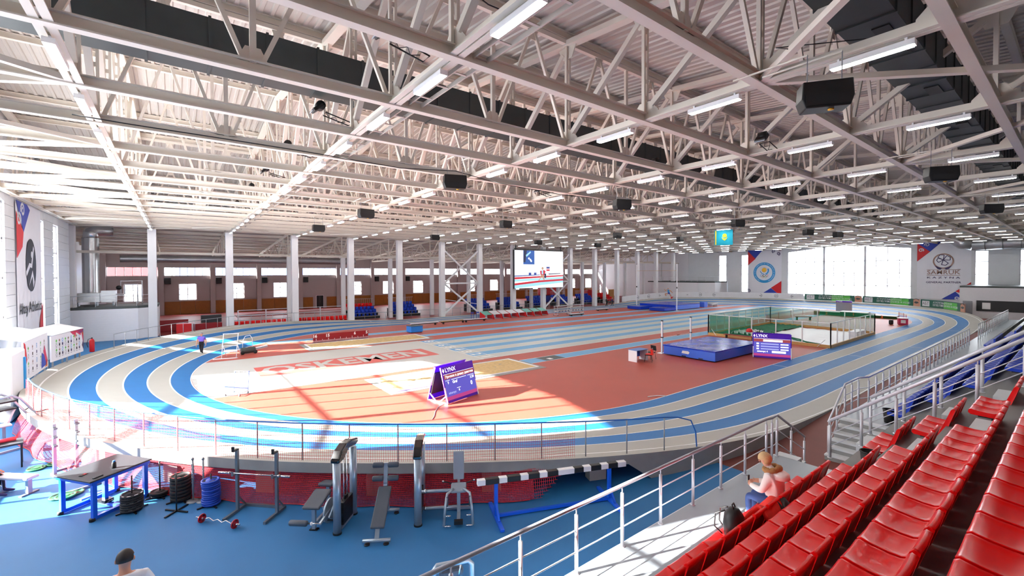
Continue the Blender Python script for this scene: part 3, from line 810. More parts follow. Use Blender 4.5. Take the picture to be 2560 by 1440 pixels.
def seat_proto(m, name, legs=True):
    r = thing(name, (0, 0, -50), 0, '', 'seat')
    link('shell', SEATM[m], r)
    q = MB(); q.b(-0.17, 0.17, 0.08, 0.3, 0.28, 0.325); q.b(-0.03, 0.03, 0.08, 0.14, 0.0, 0.28); q.b(-0.1, 0.1, 0.0, 0.2, 0, 0.02); q.build('bracket', 'black', r)
    q = MB(); q.lathe([(0.018, 0.0), (0.018, 0.003)], (0, 0.2, 0.362), 10); q.build('drain_hole', 'black', r)
    return r
SEATM = {m: seat_mesh(m) for m in ('seat_red', 'seat_blue', 'seat_black')}
P_RED = seat_proto('seat_red', 'stadium_seat'); P_BLUE = seat_proto('seat_blue', 'stadium_seat')
used = {'r': False, 'b': False}
def put_seat(kind, x, y, z, label, group, rz=0.0):
    p = P_RED if kind == 'r' else P_BLUE
    o = p if not used[kind] else copy_tree(p); used[kind] = True
    o.location = (x, y, z); o.rotation_euler = (0, 0, rz); o['label'] = label; o['group'] = group
    return o
PITCH = 0.48
SEAT_POS = {}
ROWW = ['front row', 'second row', 'third row', 'fourth row', 'fifth row']
for k in range(5):
    x0 = (3.9, 3.4, 3.0, 2.6, 3.6)[k]
    n = int((10.5-x0)/PITCH)
    for i in range(n):
        x = 10.28-PITCH*i; SEAT_POS[(k, i)] = x
        put_seat('r', x, 3.32-DEPTH*k, row_z(k), 'glossy red seat in the %s of the near block, %s from the aisle' % (ROWW[k], od(i)), 'red seats of the near block')
    if k in (1, 2, 3):
        for i in range(3):
            put_seat('r', 12.1+PITCH*i, 3.32-DEPTH*k, row_z(k), 'red seat of the short group beyond the aisle, %s, %s of three' % (ROWW[k], od(i)), 'red seats beyond the aisle')
for k in range(5):
    n = 36
    for i in range(n):
        put_seat('b', 17.75+PITCH*i+(0.35 if k else 0), 3.32-DEPTH*k, row_z(k), 'blue seat in the %s beyond the gangway, %s from the stair rail' % (ROWW[k], od(i)), 'blue seats beyond the gangway')
# farther seats, too far to tell apart
q = MB(); src = SEATM['seat_black']
vs0 = [v.co.copy() for v in src.vertices]; fs0 = [tuple(p.vertices) for p in src.polygons]
box = MB(); box.b(-0.21, 0.21, 0, 0.4, 0.35, 0.43); box.b(-0.21, 0.21, -0.08, 0.0, 0.3, 0.83)
for k in range(5):
    for i in range(46):
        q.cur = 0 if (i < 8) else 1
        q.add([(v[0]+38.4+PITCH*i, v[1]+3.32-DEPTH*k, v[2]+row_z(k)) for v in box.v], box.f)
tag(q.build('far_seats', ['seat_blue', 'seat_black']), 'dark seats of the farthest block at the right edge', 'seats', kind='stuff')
# waste bins
def bin_(x, y, z, lab):
    r = thing('waste_bin', (x, y, z), 0, lab, 'bin')
    q = MB(); q.lathe([(0.13, 0), (0.17, 0.42), (0.165, 0.42), (0.12, 0.02)], n=16); q.build('bucket', 'black', r)
    q = MB(); q.tube([(0.17*math.cos(a), 0.17*math.sin(a), 0.42) for a in [2*PI*i/16 for i in range(16)]], 0.012, 6, closed=True); q.build('rim', 'black', r)
bin_(17.85, 3.75, PZ, 'black waste bin at the top of the white stairs')
bin_(11.6, 2.75, row_z(1), 'black waste bin beside the short red seat group')
# ================================================================== GYM, TRACK FENCE AND NET
FW = 6*LW+0.25
def fence_run(a0, a1, n, name, label, h=0.95, m_rail='rail_blue', tail=None, m_post='post_grey'):
    root = thing(name, (0, 0, 0), 0, label, 'fence')
    top = [trackpoint(a0+(a1-a0)*i/60, FW, h) for i in range(61)]
    if tail: top += tail
    q = MB(); q.tube(top, 0.02, 8); q.build('top_rail', m_rail, root)
    pm = MB(); pm.cyl((0, 0, -0.02), (0, 0, h), 0.017, 8); me = pm.mesh('post', m_post)
    for i in range(n+1): link('post', me, root, trackpoint(a0+(a1-a0)*i/n, FW, 0))
    return root
A_END = PI*1.5-math.radians(17.5)
A_BEG = PI*1.5-math.radians(76)
e1 = trackpoint(A_END, FW, 0.95); e2 = trackpoint(A_END+0.02, FW, 0.93); e3 = trackpoint(A_END+0.042, FW, 0.8); e4 = trackpoint(A_END+0.05, FW, 0.45); e5 = trackpoint(A_END+0.052, FW, 0.0)
fence_run(A_BEG, A_END, 19, 'track_fence', 'curved fence with blue top rail between gym and track', tail=[e2, e3, e4, e5])
fence_run(PI/2+math.radians(9), PI/2+math.radians(67), 20, 'track_fence', 'curved grey fence on the far left bend below the white wall', m_rail='post_grey', h=0.9)
# red safety net
NA0, NA1 = A_BEG, PI*1.5-math.radians(24.5)
root = thing('safety_net', (0, 0, 0), 0, 'red knotted safety net hanging from the blue fence rail to the floor', 'net')
q = MB()
nu, nv = 380, 24
def netp(i, j):
    t = i/nu; a = NA0+(NA1-NA0)*t
    z1 = trackpoint(a, FW, 0.93).z; 
    vv = j/nv
    edge = 0.0
    if i > nu*0.93: edge = (i/nu-0.93)/0.07
    z = z1*(1-vv)+0.02*vv
    out = 0.06+0.35*smooth((vv-0.45)/0.55)+0.05*math.sin(t*60+vv*3)*vv
    if edge and vv > 0.62: out += 0
    p = Vector((CXA, CYO, 0))+Vector((math.cos(a), math.sin(a), 0))*(RIN+FW+out)
    p.z = z+0.015*math.sin(t*45)*(1-vv); return p
G = [[netp(i, j) for j in range(nv+1)] for i in range(nu+1)]
th = 0.0032
def ribbon(a, c, w_):
    t = (c-a).normalized(); s1 = t.cross(Vector((a.x-CXA, a.y-CYO, 0)).normalized())*w_
    q.quad(a-s1, a+s1, c+s1, c-s1)
for i in range(nu+1):
    jmax = nv if i < nu*0.95 else int(nv*(1-(i/nu-0.95)/0.05*0.45))
    for j in range(jmax): ribbon(G[i][j], G[i][j+1], th if j < nv*0.55 else th*1.7)
for j in range(nv+1):
    for i in range(nu):
        if i > nu*0.95 and j > nv*(1-(i/nu-0.95)/0.05*0.45): continue
        ribbon(G[i][j], G[i+1][j], th if j < nv*0.55 else th*1.7)
# gathered doubled lower half
for i in range(nu):
    for jj in range(13, 24):
        a = G[i][jj]+(G[i][jj+1]-G[i][jj])*0.5; c = G[i+1][jj]+(G[i+1][jj+1]-G[i+1][jj])*0.5
        if i < nu*0.94: ribbon(a, c, th*1.6)
    if i < nu*0.94:
        m0 = [(G[i][j]+G[i+1][j])*0.5 for j in range(13, 25)]
        for a, c in zip(m0[:-1], m0[1:]): ribbon(a, c, th*1.4)
tag(q.build('mesh', 'net_thread', root), kind='stuff')
q = MB(); q.tube([G[i][nv] for i in range(0, int(nu*0.94), 4)], 0.012, 6); q.build('hem_rope', 'red', root)
# ---------------------------------------------------------------- plates and stands
def plate_mesh(r, t, holes, m, ring=None):
    q = MB(); n = 28
    q.lathe([(0.03, 0), (r*0.5, 0), (r*0.78, 0.0), (r*0.82, -0.0), (r, 0.004), (r, t-0.004), (r*0.84, t), (r*0.8, t*0.72), (r*0.42, t*0.72), (r*0.38, t), (0.03, t)], n=n)
    if ring:
        q.cur = 1
        for k in range(9):
            a = 2*PI*k/9; q.box((r*0.9*math.cos(a), r*0.9*math.sin(a), t+0.001), (r*0.1, r*0.32, 0.003), Matrix.Rotation(a, 3, 'Z'))
        q.cur = 0
    if holes:
        q.cur = 1 if not ring else 2
        for k in range(3):
            a = 2*PI*k/3+0.4; q.box((r*0.62*math.cos(a), r*0.62*math.sin(a), t*0.74), (r*0.22, r*0.62, 0.004), Matrix.Rotation(a, 3, 'Z'))
    return q.mesh('weight_plate', [m, 'red' if ring == 'red' else ('line_white' if ring else 'rubber'), 'rubber'])
PM = {'bk': plate_mesh(0.225, 0.055, False, 'rubber', 'white'), 'bkr': plate_mesh(0.225, 0.085, False, 'rubber', 'red'), 'bl': plate_mesh(0.2, 0.05, True, 'plate_blue'),
      'gr': plate_mesh(0.21, 0.035, True, 'plate_green'), 'rd': plate_mesh(0.1, 0.03, True, 'plate_red'), 'br': plate_mesh(0.215, 0.05, False, 'rubber')}
def stand(x, y, h, lab, rz=0.3):
    r = thing('plate_stand', (x, y, -0.01), rz, lab, 'stand')
    q = MB(); q.cyl((0, 0, 0.01), (0, 0, h), 0.016, 8); q.build('pole', 'black', r)
    for a in (0, PI/2):
        q = MB(); q.box((0, 0, 0.018), (0.62, 0.035, 0.03), Matrix.Rotation(a, 3, 'Z')); q.build('foot_bar', 'black', r)
def stack(x, y, z, kind, n, t, lab, grp, wob=0.006):
    for i in range(n):
        o = link('weight_plate', PM[kind], None, (x+random.uniform(-wob, wob), y+random.uniform(-wob, wob), z+i*(t+0.001)), (0, 0, random.uniform(0, 6)))
        tag(o, lab % od(i), 'weight plate', grp)
stand(-0.91, 14.11, 0.86, 'black plate stand right of the blue wrestling table')
stack(-0.91, 14.11, 0.03, 'bk', 7, 0.055, 'black plate right of the blue table, %s from the floor', 'black plates by the table')
stand(-0.39, 14.61, 0.9, 'black stand with two plates near the net')
stack(-0.39, 14.61, 0.03, 'br', 2, 0.05, 'black plate of the low pile by the net, %s from the floor', 'low plate pile')
stand(0.04, 14.02, 0.6, 'stand hidden under the tall black plate pile')
stack(0.04, 14.02, 0.03, 'bkr', 7, 0.085, 'thick black plate of the tall red-lettered pile, %s from the floor', 'tall black plate pile')
stand(-0.05, 13.38, 0.9, 'empty black plate stand with crossed feet', 0.75)
stand(0.64, 13.24, 0.78, 'black stand carrying the blue plates')
stack(0.64, 13.24, 0.03, 'bl', 12, 0.05, 'blue plate in the tall blue pile, %s from the floor', 'blue plates', 0.014)
for i, (x, y, l) in enumerate(((0.29, 13.75, 'grey post with hanging chains beside the tall black plates'), (0.5, 13.6, 'grey post behind the blue plates'))):
    r = thing('barrier_post', (x, y, -0.01), 0, l, 'post')
    q = MB(); q.cyl((0, 0, 0.02), (0, 0, 1.05), 0.022, 10); q.build('pole', 'post_grey', r)
    q = MB(); q.lathe([(0.16, 0), (0.16, 0.015), (0.05, 0.035)], n=20); q.build('base_disc', 'post_grey', r)
    q = MB(); q.lathe([(0.03, 0), (0.035, 0.03), (0.015, 0.06)], (0, 0, 1.05), 10); q.build('cap', 'post_grey', r)
    if i == 0:
        for k in range(4):
            q = MB(); q.tube([(0.03*math.cos(k*1.6+j), 0.03*math.sin(k*1.6+j)+(0.02 if j % 2 else 0), 0.95-j*0.06) for j in range(8)], 0.008, 5); q.build('chain', 'chrome', r)
for i, (x, y) in enumerate(((-3.35, 18.87), (-2.95, 19.0), (-2.45, 16.1), (-2.2, 16.15), (-2.32, 15.95))):
    o = link('weight_plate', PM['gr'], None, (x, y, 0.0 if i != 4 else 0.036), (0, 0, i))
    tag(o, ('green plate lying on the floor nearest the left table', 'green plate on the floor behind the rack upright', 'left green plate under the blue table end', 'right green plate under the blue table end', 'green plate lying on top of two others')[i], 'weight plate', 'green plates')
# ---------------------------------------------------------------- wrestling table
r = thing('wrestling_table', (-1.46, 14.85, -0.012), math.radians(37), 'blue framed arm-wrestling table with black top', 'table')
q = MB(); q.b(-0.68, 0.68, -0.62, 0.62, 0.93, 0.965); q.build('table_top', 'table_top', r, bevel=0.01)
q = MB()
for y in (-0.57, 0.57): q.b(-0.64, 0.64, y-0.035, y+0.035, 0.86, 0.93)
for x in (-0.61, 0.61): q.b(x-0.035, x+0.035, -0.57, 0.57, 0.86, 0.93)
q.build('top_frame', 'blue_paint', r)
for sx in (-1, 1):
    for sy in (-1, 1):
        q = MB(); q.b(sx*0.56-0.045, sx*0.56+0.045, sy*0.54-0.045, sy*0.54+0.045, 0.02, 0.88); lg = q.build('leg', 'blue_paint', r, bevel=0.008)
        q = MB(); q.lathe([(0.06, 0), (0.06, 0.07)], (sx*0.6, sy*0.54, 0), 12); q.build('foot_cap', 'rubber', lg)
for sy in (-1, 1):
    q = MB(); q.b(-0.56, 0.56, sy*0.54-0.04, sy*0.54+0.04, 0.02, 0.1); q.build('foot_rail', 'blue_paint', r)
q = MB(); q.b(-0.04, 0.04, -0.54, 0.54, 0.03, 0.1); q.build('cross_rail', 'blue_paint', r)
q = MB(); q.b(-0.04, 0.04, -0.05, 0.05, 0.1, 0.88); q.build('centre_post', 'blue_paint', r)
q = MB(); q.b(-0.1, 0.1, -0.14, 0.14, 0.1, 0.17); q.b(-0.06, 0.06, -0.2, -0.1, 0.12, 0.15); q.build('jack', 'black', r)
r = thing('bottle', (-1.27, 14.63, 0.953), 0, 'small black bottle with blue cap on the wrestling table', 'bottle')
q = MB(); q.lathe([(0.045, 0), (0.047, 0.02), (0.045, 0.13), (0.03, 0.15)], n=14); q.build('body', 'black', r)
q = MB(); q.lathe([(0.03, 0.15), (0.03, 0.18)], n=12); q.build('cap', 'rail_blue', r)
q = MB(); q.box((0, 0, 0.006), (0.16, 0.075, 0.012)); o = q.build('phone', 'black_gloss', None, loc=(-1.81, 14.55, 0.953), rot=(0, 0, 0.9)); tag(o, 'dark phone lying near the left end of the wrestling table', 'phone')
q = MB(); q.box((0, 0, 0), (0.05, 0.06, 0.002)); q.build('screen_glow', 'red', o, loc=(0.03, 0, 0.0135))
q = MB(); q.box((0, 0, 0.012), (0.2, 0.06, 0.024)); o = q.build('remote_control', 'table_top', None, loc=(-1.52, 14.2, 0.953), rot=(0, 0, 0.7), bevel=0.008); tag(o, 'dark remote lying near the front edge of the table', 'remote')
# ---------------------------------------------------------------- squat rack with barbell
r = thing('squat_rack', (1.5, 12.12, -0.012), math.radians(-45), 'grey steel squat rack holding a bare barbell', 'rack')
for sx in (-1, 1):
    q = MB(); q.b(sx*0.52-0.03, sx*0.52+0.03, -0.45, 0.3, 0.0, 0.06); q.build('foot_rail', 'steel_grey', r)
    q = MB(); q.b(sx*0.52-0.032, sx*0.52+0.032, -0.03, 0.03, 0.06, 1.5); up = q.build('upright', 'steel_grey', r)
    q = MB(); q.bar((sx*0.52, 0.03, 0.35), (sx*0.52, 0.25, 0.06), 0.03, 0.03); q.build('brace', 'steel_grey', up)
    q = MB(); q.b(sx*0.52-0.025, sx*0.52+0.025, -0.16, -0.03, 0.93, 0.96); q.b(sx*0.52-0.025, sx*0.52+0.025, -0.17, -0.15, 0.93, 1.04); q.build('hook', 'steel_grey', up)
    q = MB(); q.b(sx*0.52-0.03, sx*0.52+0.03, -0.12, 0.03, 1.5, 1.53); q.b(sx*0.52-0.03, sx*0.52+0.03, -0.14, -0.11, 1.5, 1.62); q.build('top_hook', 'black', up)
q = MB(); q.b(-0.52, 0.52, 0.24, 0.3, 0.0, 0.06); q.build('rear_rail', 'steel_grey', r)
r = thing('barbell', (1.5-0.07, 12.12-0.07, 0.965), math.radians(-45), 'chrome barbell lying bare in the squat rack', 'barbell')
q = MB(); q.cyl((-0.65, 0, 0), (0.65, 0, 0), 0.014, 10); q.build('shaft', 'chrome', r)
for s_ in (-1, 1):
    q = MB(); q.cyl((s_*0.65, 0, 0), (s_*0.93, 0, 0), 0.025, 12); sl = q.build('sleeve', 'chrome', r)
    q = MB(); q.cyl((s_*0.63, 0, 0), (s_*0.66, 0, 0), 0.036, 12); q.build('collar', 'chrome', sl)
# curl barbell
r = thing('curl_barbell', (0.70, 12.07, 0.088), math.atan2(11.57-12.57, 1.09-0.31), 'wavy curl barbell with two small red plates on the blue floor', 'barbell')
q = MB(); q.tube([(-0.62, 0, 0), (-0.36, 0, 0), (-0.24, 0.0, 0.04), (-0.12, 0, -0.02), (0, 0, 0.035), (0.12, 0, -0.02), (0.24, 0, 0.04), (0.36, 0, 0), (0.62, 0, 0)], 0.0135, 10); q.build('bar', 'chrome', r)
for s_ in (-1, 1):
    q = MB(); q.cyl((s_*0.43, 0, 0), (s_*0.62, 0, 0), 0.022, 10); q.build('sleeve', 'chrome', r)
    pl = link('red_plate', PM['rd'], r, (s_*0.47, 0, 0), (0, PI/2, 0))
# ---------------------------------------------------------------- weight-stack tower
def tower(root, L, h, facing=1):
    """tower along local +y of length L: two pillars, hood, guide rods, stack"""
    for y in (0.0, L):
        q = MB(); 
        pts = [(0.085*math.cos(a), 0.075*math.sin(a)) for a in [2*PI*i/20 for i in range(20)]]
        q.smooth = True; q.prism([(x, y+yy) for x, yy in pts], 0.03, h-0.22); p = q.build('pillar', 'machine', root)
        q = MB(); q.prism([(x*1.15, y+yy*1.15) for x, yy in pts], 0.0, 0.035); q.build('foot', 'black', p)
    T = Matrix(((0, 0, 1, 0), (1, 0, 0, 0), (0, 1, 0, 0), (0, 0, 0, 1)))
    q = MB(); q.prism([(-0.1, h-0.25), (-0.1, h-0.16), (0.06, h-0.02), (0.3, h+0.06), (L*0.72, h+0.05), (L+0.08, h-0.03), (L+0.1, h-0.13), (L-0.05, h-0.16), (L*0.5, h-0.1), (0.16, h-0.25)], -0.1, 0.1, T)
    q.build('hood', 'black_gloss', root, bevel=0.03)
    q = MB(); q.b(-0.05, 0.05, 0.12, L-0.12, 0.03, 0.09); q.build('base_beam', 'machine', root)
    for y in (L*0.4, L*0.6):
        q = MB(); q.cyl((0, y, 0.08), (0, y, h-0.18), 0.012, 8); q.build('guide_rod', 'chrome', root)
    for i in range(10):
        q = MB(); q.b(-0.06, 0.06, L*0.22, L*0.8, 0.1+i*0.05, 0.145+i*0.05); q.build('weight_block', 'black', root)
    q = MB(); q.cyl((0, L*0.5, 0.6), (0, L*0.5, h-0.18), 0.006, 6); q.b(-0.03, 0.03, L*0.43, L*0.57, 0.6, 0.68); q.build('stack_stem', 'black', root)
def pad(root, c, d, tilt, m='vinyl', name='pad', ax='X', rz=0):
    R = Matrix.Rotation(rz, 3, 'Z') @ Matrix.Rotation(tilt, 3, ax)
    q = MB(); q.box((0, 0, 0), d); o = q.build(name, m, root, bevel=min(d)*0.42, seg=3); o.location = c; o.rotation_euler = R.to_euler(); return o
def roller(root, a, c, r_, m='vinyl'):
    a = Vector(a); c = Vector(c); t = (c-a).normalized()
    q = MB(); q.tube([a, a+t*0.012, a+t*0.03, c-t*0.03, c-t*0.012, c], [r_*0.7, r_*0.92, r_, r_, r_*0.92, r_*0.7], 16); return q.build('roller', m, root)
def foot_pad(root, x, y):
    q = MB(); q.lathe([(0.06, 0), (0.06, 0.02), (0.035, 0.03)], (x, y, 0), 12); q.build('foot', 'black', root)
# leg curl
r = thing('leg_curl_machine', (2.78, 10.04, -0.012), math.radians(-42), 'grey leg curl machine with black-hooded weight tower', 'gym machine')
tower(r, 0.82, 1.85)
pad(r, (-0.62, 0.30, 0.60), (0.40, 0.62, 0.07), math.radians(14), name='bench_pad')
pad(r, (-0.62, 0.82, 0.72), (0.36, 0.34, 0.08), math.radians(-12), name='chest_pad')
roller(r, (-0.92, -0.30, 0.38), (-0.52, -0.30, 0.38), 0.062)
q = MB(); q.cyl((-0.52, -0.30, 0.38), (-0.22, -0.30, 0.38), 0.018, 10); q.build('roller_shaft', 'chrome', r)
q = MB(); q.cyl((-0.44, -0.30, 0.38), (-0.41, -0.30, 0.38), 0.035, 12); q.build('shaft_collar', 'white', r)
T = Matrix(((0, 0, 1, -0.27), (1, 0, 0, 0.18), (0, 1, 0, 0.42), (0, 0, 0, 1)))
q = MB(); q.prism([(0.27*math.cos(a)*(1 if math.sin(a) > -0.5 else 0.8), 0.27*math.sin(a)) for a in [2*PI*i/24 for i in range(24)]], -0.02, 0.02, T); q.build('cam_disc', 'machine', r, bevel=0.006)
q = MB(); q.bar((-0.24, -0.30, 0.38), (-0.24, 0.18, 0.45), 0.04, 0.05); q.build('lever_arm', 'machine', r)
q = MB(); q.bar((-0.16, -0.02, 0.36), (-0.12, 0.18, 0.6), 0.035, 0.08); q.build('handle_bar', 'machine', r)
q = MB(); q.cyl((-0.19, -0.05, 0.33), (-0.08, -0.05, 0.33), 0.02, 10); q.build('grip', 'black', r)
for (x, y, zt) in ((-0.6, 0.12, 0.55), (-0.6, 0.78, 0.66)):
    q = MB(); q.b(x-0.04, x+0.04, y-0.035, y+0.035, 0.02, zt); q.build('bench_leg', 'machine', r); 
    q = MB(); q.b(x-0.09, x+0.09, y-0.05, y+0.05, 0, 0.025); q.build('foot', 'black', r)
q = MB(); q.bar((-0.6, 0.12, 0.12), (-0.6, 0.78, 0.12), 0.06, 0.07); q.build('base_beam', 'machine', r)
q = MB(); q.bar((-0.6, 0.5, 0.3), (0, 0.5, 0.3), 0.06, 0.06); q.bar((-0.6, 0.5, 0.12), (0, 0.5, 0.12), 0.06, 0.06); q.build('link_beam', 'machine', r)
q = MB(); q.cyl((-0.34, 0.62, 0.5), (-0.34, 0.62, 0.75), 0.02, 8); q.cyl((-0.34, 0.62, 0.75), (-0.34, 0.75, 0.8), 0.02, 8); q.build('hand_grip', 'chrome', r)
# sit-up bench
r = thing('sit_up_bench', (3.33, 9.13, -0.012), math.atan2(10.2-9.13, 4.02-3.33)-PI/2, 'inclined grey sit-up bench with foam leg rollers', 'gym bench')
q = MB(); q.cyl((-0.29, 0, 0.09), (0.29, 0, 0.09), 0.038, 12); q.build('front_bar', 'machine', r)
q = MB(); q.cyl((-0.27, 1.22, 0.09), (0.27, 1.22, 0.09), 0.038, 12); q.build('rear_bar', 'machine', r)
for (x, y) in ((-0.2, 0), (0.2, 0), (-0.2, 1.22), (0.2, 1.22)): foot_pad(r, x, y)
q = MB(); q.bar((0, 0.02, 0.1), (0, 0.12, 0.28), 0.09, 0.06); q.build('front_post', 'machine', r)
q = MB(); q.bar((0, 0.1, 0.26), (0, 1.0, 0.76), 0.07, 0.06); q.build('spine', 'machine', r)
q = MB(); q.bar((0, 1.22, 0.1), (0, 0.95, 0.9), 0.08, 0.06); q.build('rear_post', 'machine', r)
q = MB(); q.bar((0, 0.93, 0.72), (0, 1.06, 1.3), 0.09, 0.05); q.build('mast', 'machine', r)
pad(r, (0, 0.50, 0.55), (0.30, 1.0, 0.065), math.atan2(0.5, 0.9), name='bench_pad')
for (y, z) in ((1.0, 0.98), (1.06, 1.27)):
    q = MB(); q.cyl((-0.1, y, z), (0.1, y, z), 0.02, 10); q.build('roller_axle', 'chrome', r)
    for s_ in (-1, 1): roller(r, (s_*0.05, y-0.05, z), (s_*0.3, y-0.05, z), 0.062)
# hip machine
r = thing('hip_machine', (4.34, 9.24, -0.012), math.atan2(10.0-9.21, 4.8-4.32)-PI/2, 'grey hip abduction machine with upright seat and slim tower', 'gym machine')
tower(r, 0.9, 1.8)
for z in (0.22, 0.62):
    q = MB(); q.cyl((0.05, 0.32, z), (0.95, 0.32, z), 0.038, 12); q.build('link_tube', 'machine', r)
    q = MB(); q.cyl((0.12, 0.32, z), (0.15, 0.32, z), 0.055, 12); q.build('collar', 'chrome', r)
sx0 = 0.92
pad(r, (sx0, 0.34, 0.66), (0.36, 0.36, 0.07), math.radians(6), 'vinyl_light', 'seat_pad')
o = pad(r, (sx0, 0.62, 1.08), (0.26, 0.07, 0.66), math.radians(-10), 'vinyl_light', 'backrest')
q = MB(); q.bar((sx0, 0.30, 0.03), (sx0, 0.34, 0.62), 0.09, 0.08); q.build('seat_post', 'machine', r)
q = MB(); q.bar((sx0, 0.48, 0.6), (sx0, 0.66, 1.0), 0.06, 0.04); q.build('back_post', 'machine', r)
q = MB(); q.b(sx0-0.3, sx0+0.3, 0.55, 0.62, 0.02, 0.08); q.build('rear_foot', 'machine', r)
q = MB(); q.bar((sx0, -0.1, 0.1), (sx0, 0.6, 0.08), 0.08, 0.07); q.build('base_beam', 'machine', r)
q = MB(); q.b(sx0-0.1, sx0+0.1, -0.18, -0.08, 0.06, 0.14); q.build('bumper', 'black', r)
for s_ in (-1, 1):
    q = MB(); q.tube([(sx0+s_*0.12, 0.2, 0.7), (sx0+s_*0.26, 0.02, 0.68), (sx0+s_*0.3, -0.08, 0.45), (sx0+s_*0.33, -0.2, 0.06)], 0.03, 8); ar = q.build('leg_arm', 'machine', r)
    q = MB(); q.cyl((sx0+s_*0.33, -0.2, 0.05), (sx0+s_*0.17, -0.2, 0.05), 0.02, 8); q.build('foot_peg', 'chrome', ar)
    q = MB(); q.cyl((sx0+s_*0.18, -0.05, 0.2), (sx0+s_*0.3, -0.05, 0.2), 0.022, 8); q.build('ankle_bar', 'chrome', ar)
    q = MB(); q.box((sx0+s_*0.26, 0.0, 0.52), (0.05, 0.07, 0.24)); q.build('knee_pad', 'vinyl', ar, bevel=0.015)
    q = MB(); q.tube([(sx0+s_*0.15, 0.5, 0.68), (sx0+s_*0.3, 0.48, 0.74), (sx0+s_*0.36, 0.44, 0.78)], 0.014, 8); hn = q.build('hand_lever', 'black', r)
    q = MB(); q.lathe([(0.02, -0.02), (0.026, 0), (0.02, 0.02)], (sx0+s_*0.37, 0.43, 0.785), 10); q.build('knob', 'chrome', hn)
# machine below the walkway at the bottom edge
r = thing('pulley_machine', (3.62, 6.35, -0.012), math.radians(-20), 'grey gym machine partly hidden below the near railing', 'gym machine')
q = MB(); q.tube([(-0.35, -0.1, 0.02), (-0.35, -0.1, 0.95), (-0.3, -0.1, 1.02), (0.22, -0.1, 1.02), (0.28, -0.1, 0.95), (0.28, -0.1, 0.02)], 0.045, 10); q.build('frame', 'machine', r)
pad(r, (-0.05, -0.05, 0.85), (0.4, 0.16, 0.16), 0.1, 'vinyl', 'pad'); q = MB(); q.cyl((0.05, -0.12, 0.75), (0.1, -0.12, 1.05), 0.014, 8); q.build('shock', 'chrome', r)
# steeplechase barrier
a = Vector((5.52, 8.58, 0)); c = Vector((9.1, 7.15, 0)); dirn = (c-a).normalized(); ang = math.atan2(dirn.y, dirn.x); LB = (c-a).length
r = thing('steeple_barrier', ((a.x+c.x)/2, (a.y+c.y)/2, -0.012), ang, 'black and white striped steeplechase barrier on blue legs', 'barrier')
n = 13; xx = -LB/2
wd = [0.25, 0.42, 0.26, 0.42, 0.26, 0.36, 0.26, 0.36, 0.55, 0.32, 0.26, 0.36, 0.26, 0.34, 0.3]
k_ = LB/sum(wd)
for i, w_ in enumerate(wd):
    q = MB(); q.b(xx, xx+w_*k_-0.002, -0.065, 0.065, 0.83, 0.96); q.build('beam_section', 'white' if i % 2 == 0 else 'black', r, bevel=0.012); xx += w_*k_
for s_ in (-1, 1):
    q = MB(); x = s_*(LB/2-0.45); q.b(x-0.04, x+0.04, -0.04, 0.04, 0.07, 0.83); q.build('leg', 'blue_paint', r)
    q = MB(); q.b(x-0.05, x+0.05, -0.62, 0.62, 0.0, 0.07); q.build('foot', 'blue_paint', r, bevel=0.01)
    q = MB(); q.bar((x, -0.3, 0.07), (x, 0, 0.36), 0.05, 0.05); q.build('gusset', 'blue_paint', r)
q = MB(); q.b(-LB/2+0.45, LB/2-0.45, -0.035, 0.035, 0.02, 0.08); q.build('stretcher', 'blue_paint', r)
# ---------------------------------------------------------------- left corner
r = thing('bench_rack', (-2.6, 18.0, -0.012), math.radians(28), 'silver rack with two notched uprights at the left net', 'rack')
for s_ in (-1, 1):
    q = MB(); q.b(s_*0.24-0.035, s_*0.24+0.035, -0.035, 0.035, 0.0, 1.5); up = q.build('upright', 'machine', r)
    for z in (0.85, 1.1, 1.35):
        q = MB(); q.b(s_*0.24-0.04, s_*0.24+0.04, -0.11, -0.035, z, z+0.05); q.build('hook', 'steel_grey', up)
    q = MB(); q.b(s_*0.24-0.03, s_*0.24+0.03, -0.6, 0.2, 0.0, 0.06); q.build('foot_rail', 'steel_grey', r)
q = MB(); q.b(-0.24, 0.24, -0.03, 0.03, 0.1, 0.16); q.build('cross_rail', 'steel_grey', r)
r = thing('flat_bench', (-3.4, 17.1, -0.012), math.radians(-42), 'flat white training bench at the left edge', 'gym bench')
pad(r, (0, 0, 0.44), (1.0, 0.3, 0.08), 0, 'vinyl_white', 'bench_pad')
for x in (0.36, -0.4):
    q = MB(); q.b(x-0.04, x+0.04, -0.05, 0.05, 0.02, 0.41); q.build('leg', 'machine', r); q = MB(); q.b(x-0.05, x+0.05, -0.2, 0.2, 0, 0.03); q.build('foot', 'steel_grey', r)
r = thing('low_table', (-4.15, 19.55, -0.012), math.radians(10), 'dark table at the left edge with red rolls on it', 'table')
q = MB(); q.b(-0.5, 0.42, -0.32, 0.32, 0.7, 0.75); q.build('table_top', 'table_top', r)
for x in (-0.45, 0.38):
    for y in (-0.27, 0.27): q = MB(); q.b(x-0.02, x+0.02, y-0.02, y+0.02, 0, 0.7); q.build('leg', 'black', r)
o = MB(); o.tube([(-4.45, 19.5, 0.80), (-3.9, 19.68, 0.80)], 0.06, 12); tag(o.build('foam_roll', 'pink_pad'), 'red foam roll lying on the dark left table', 'foam roll')
o = MB(); o.tube([(-4.6, 19.35, 0.79), (-4.2, 19.45, 0.79)], 0.05, 12); tag(o.build('foam_roll', 'red'), 'smaller red roll at the end of the dark left table', 'foam roll')
r = thing('leg_press', (-4.3, 21.7, -0.012), math.radians(35), 'silver tubular leg press frame with inclined rails on the left', 'gym machine')
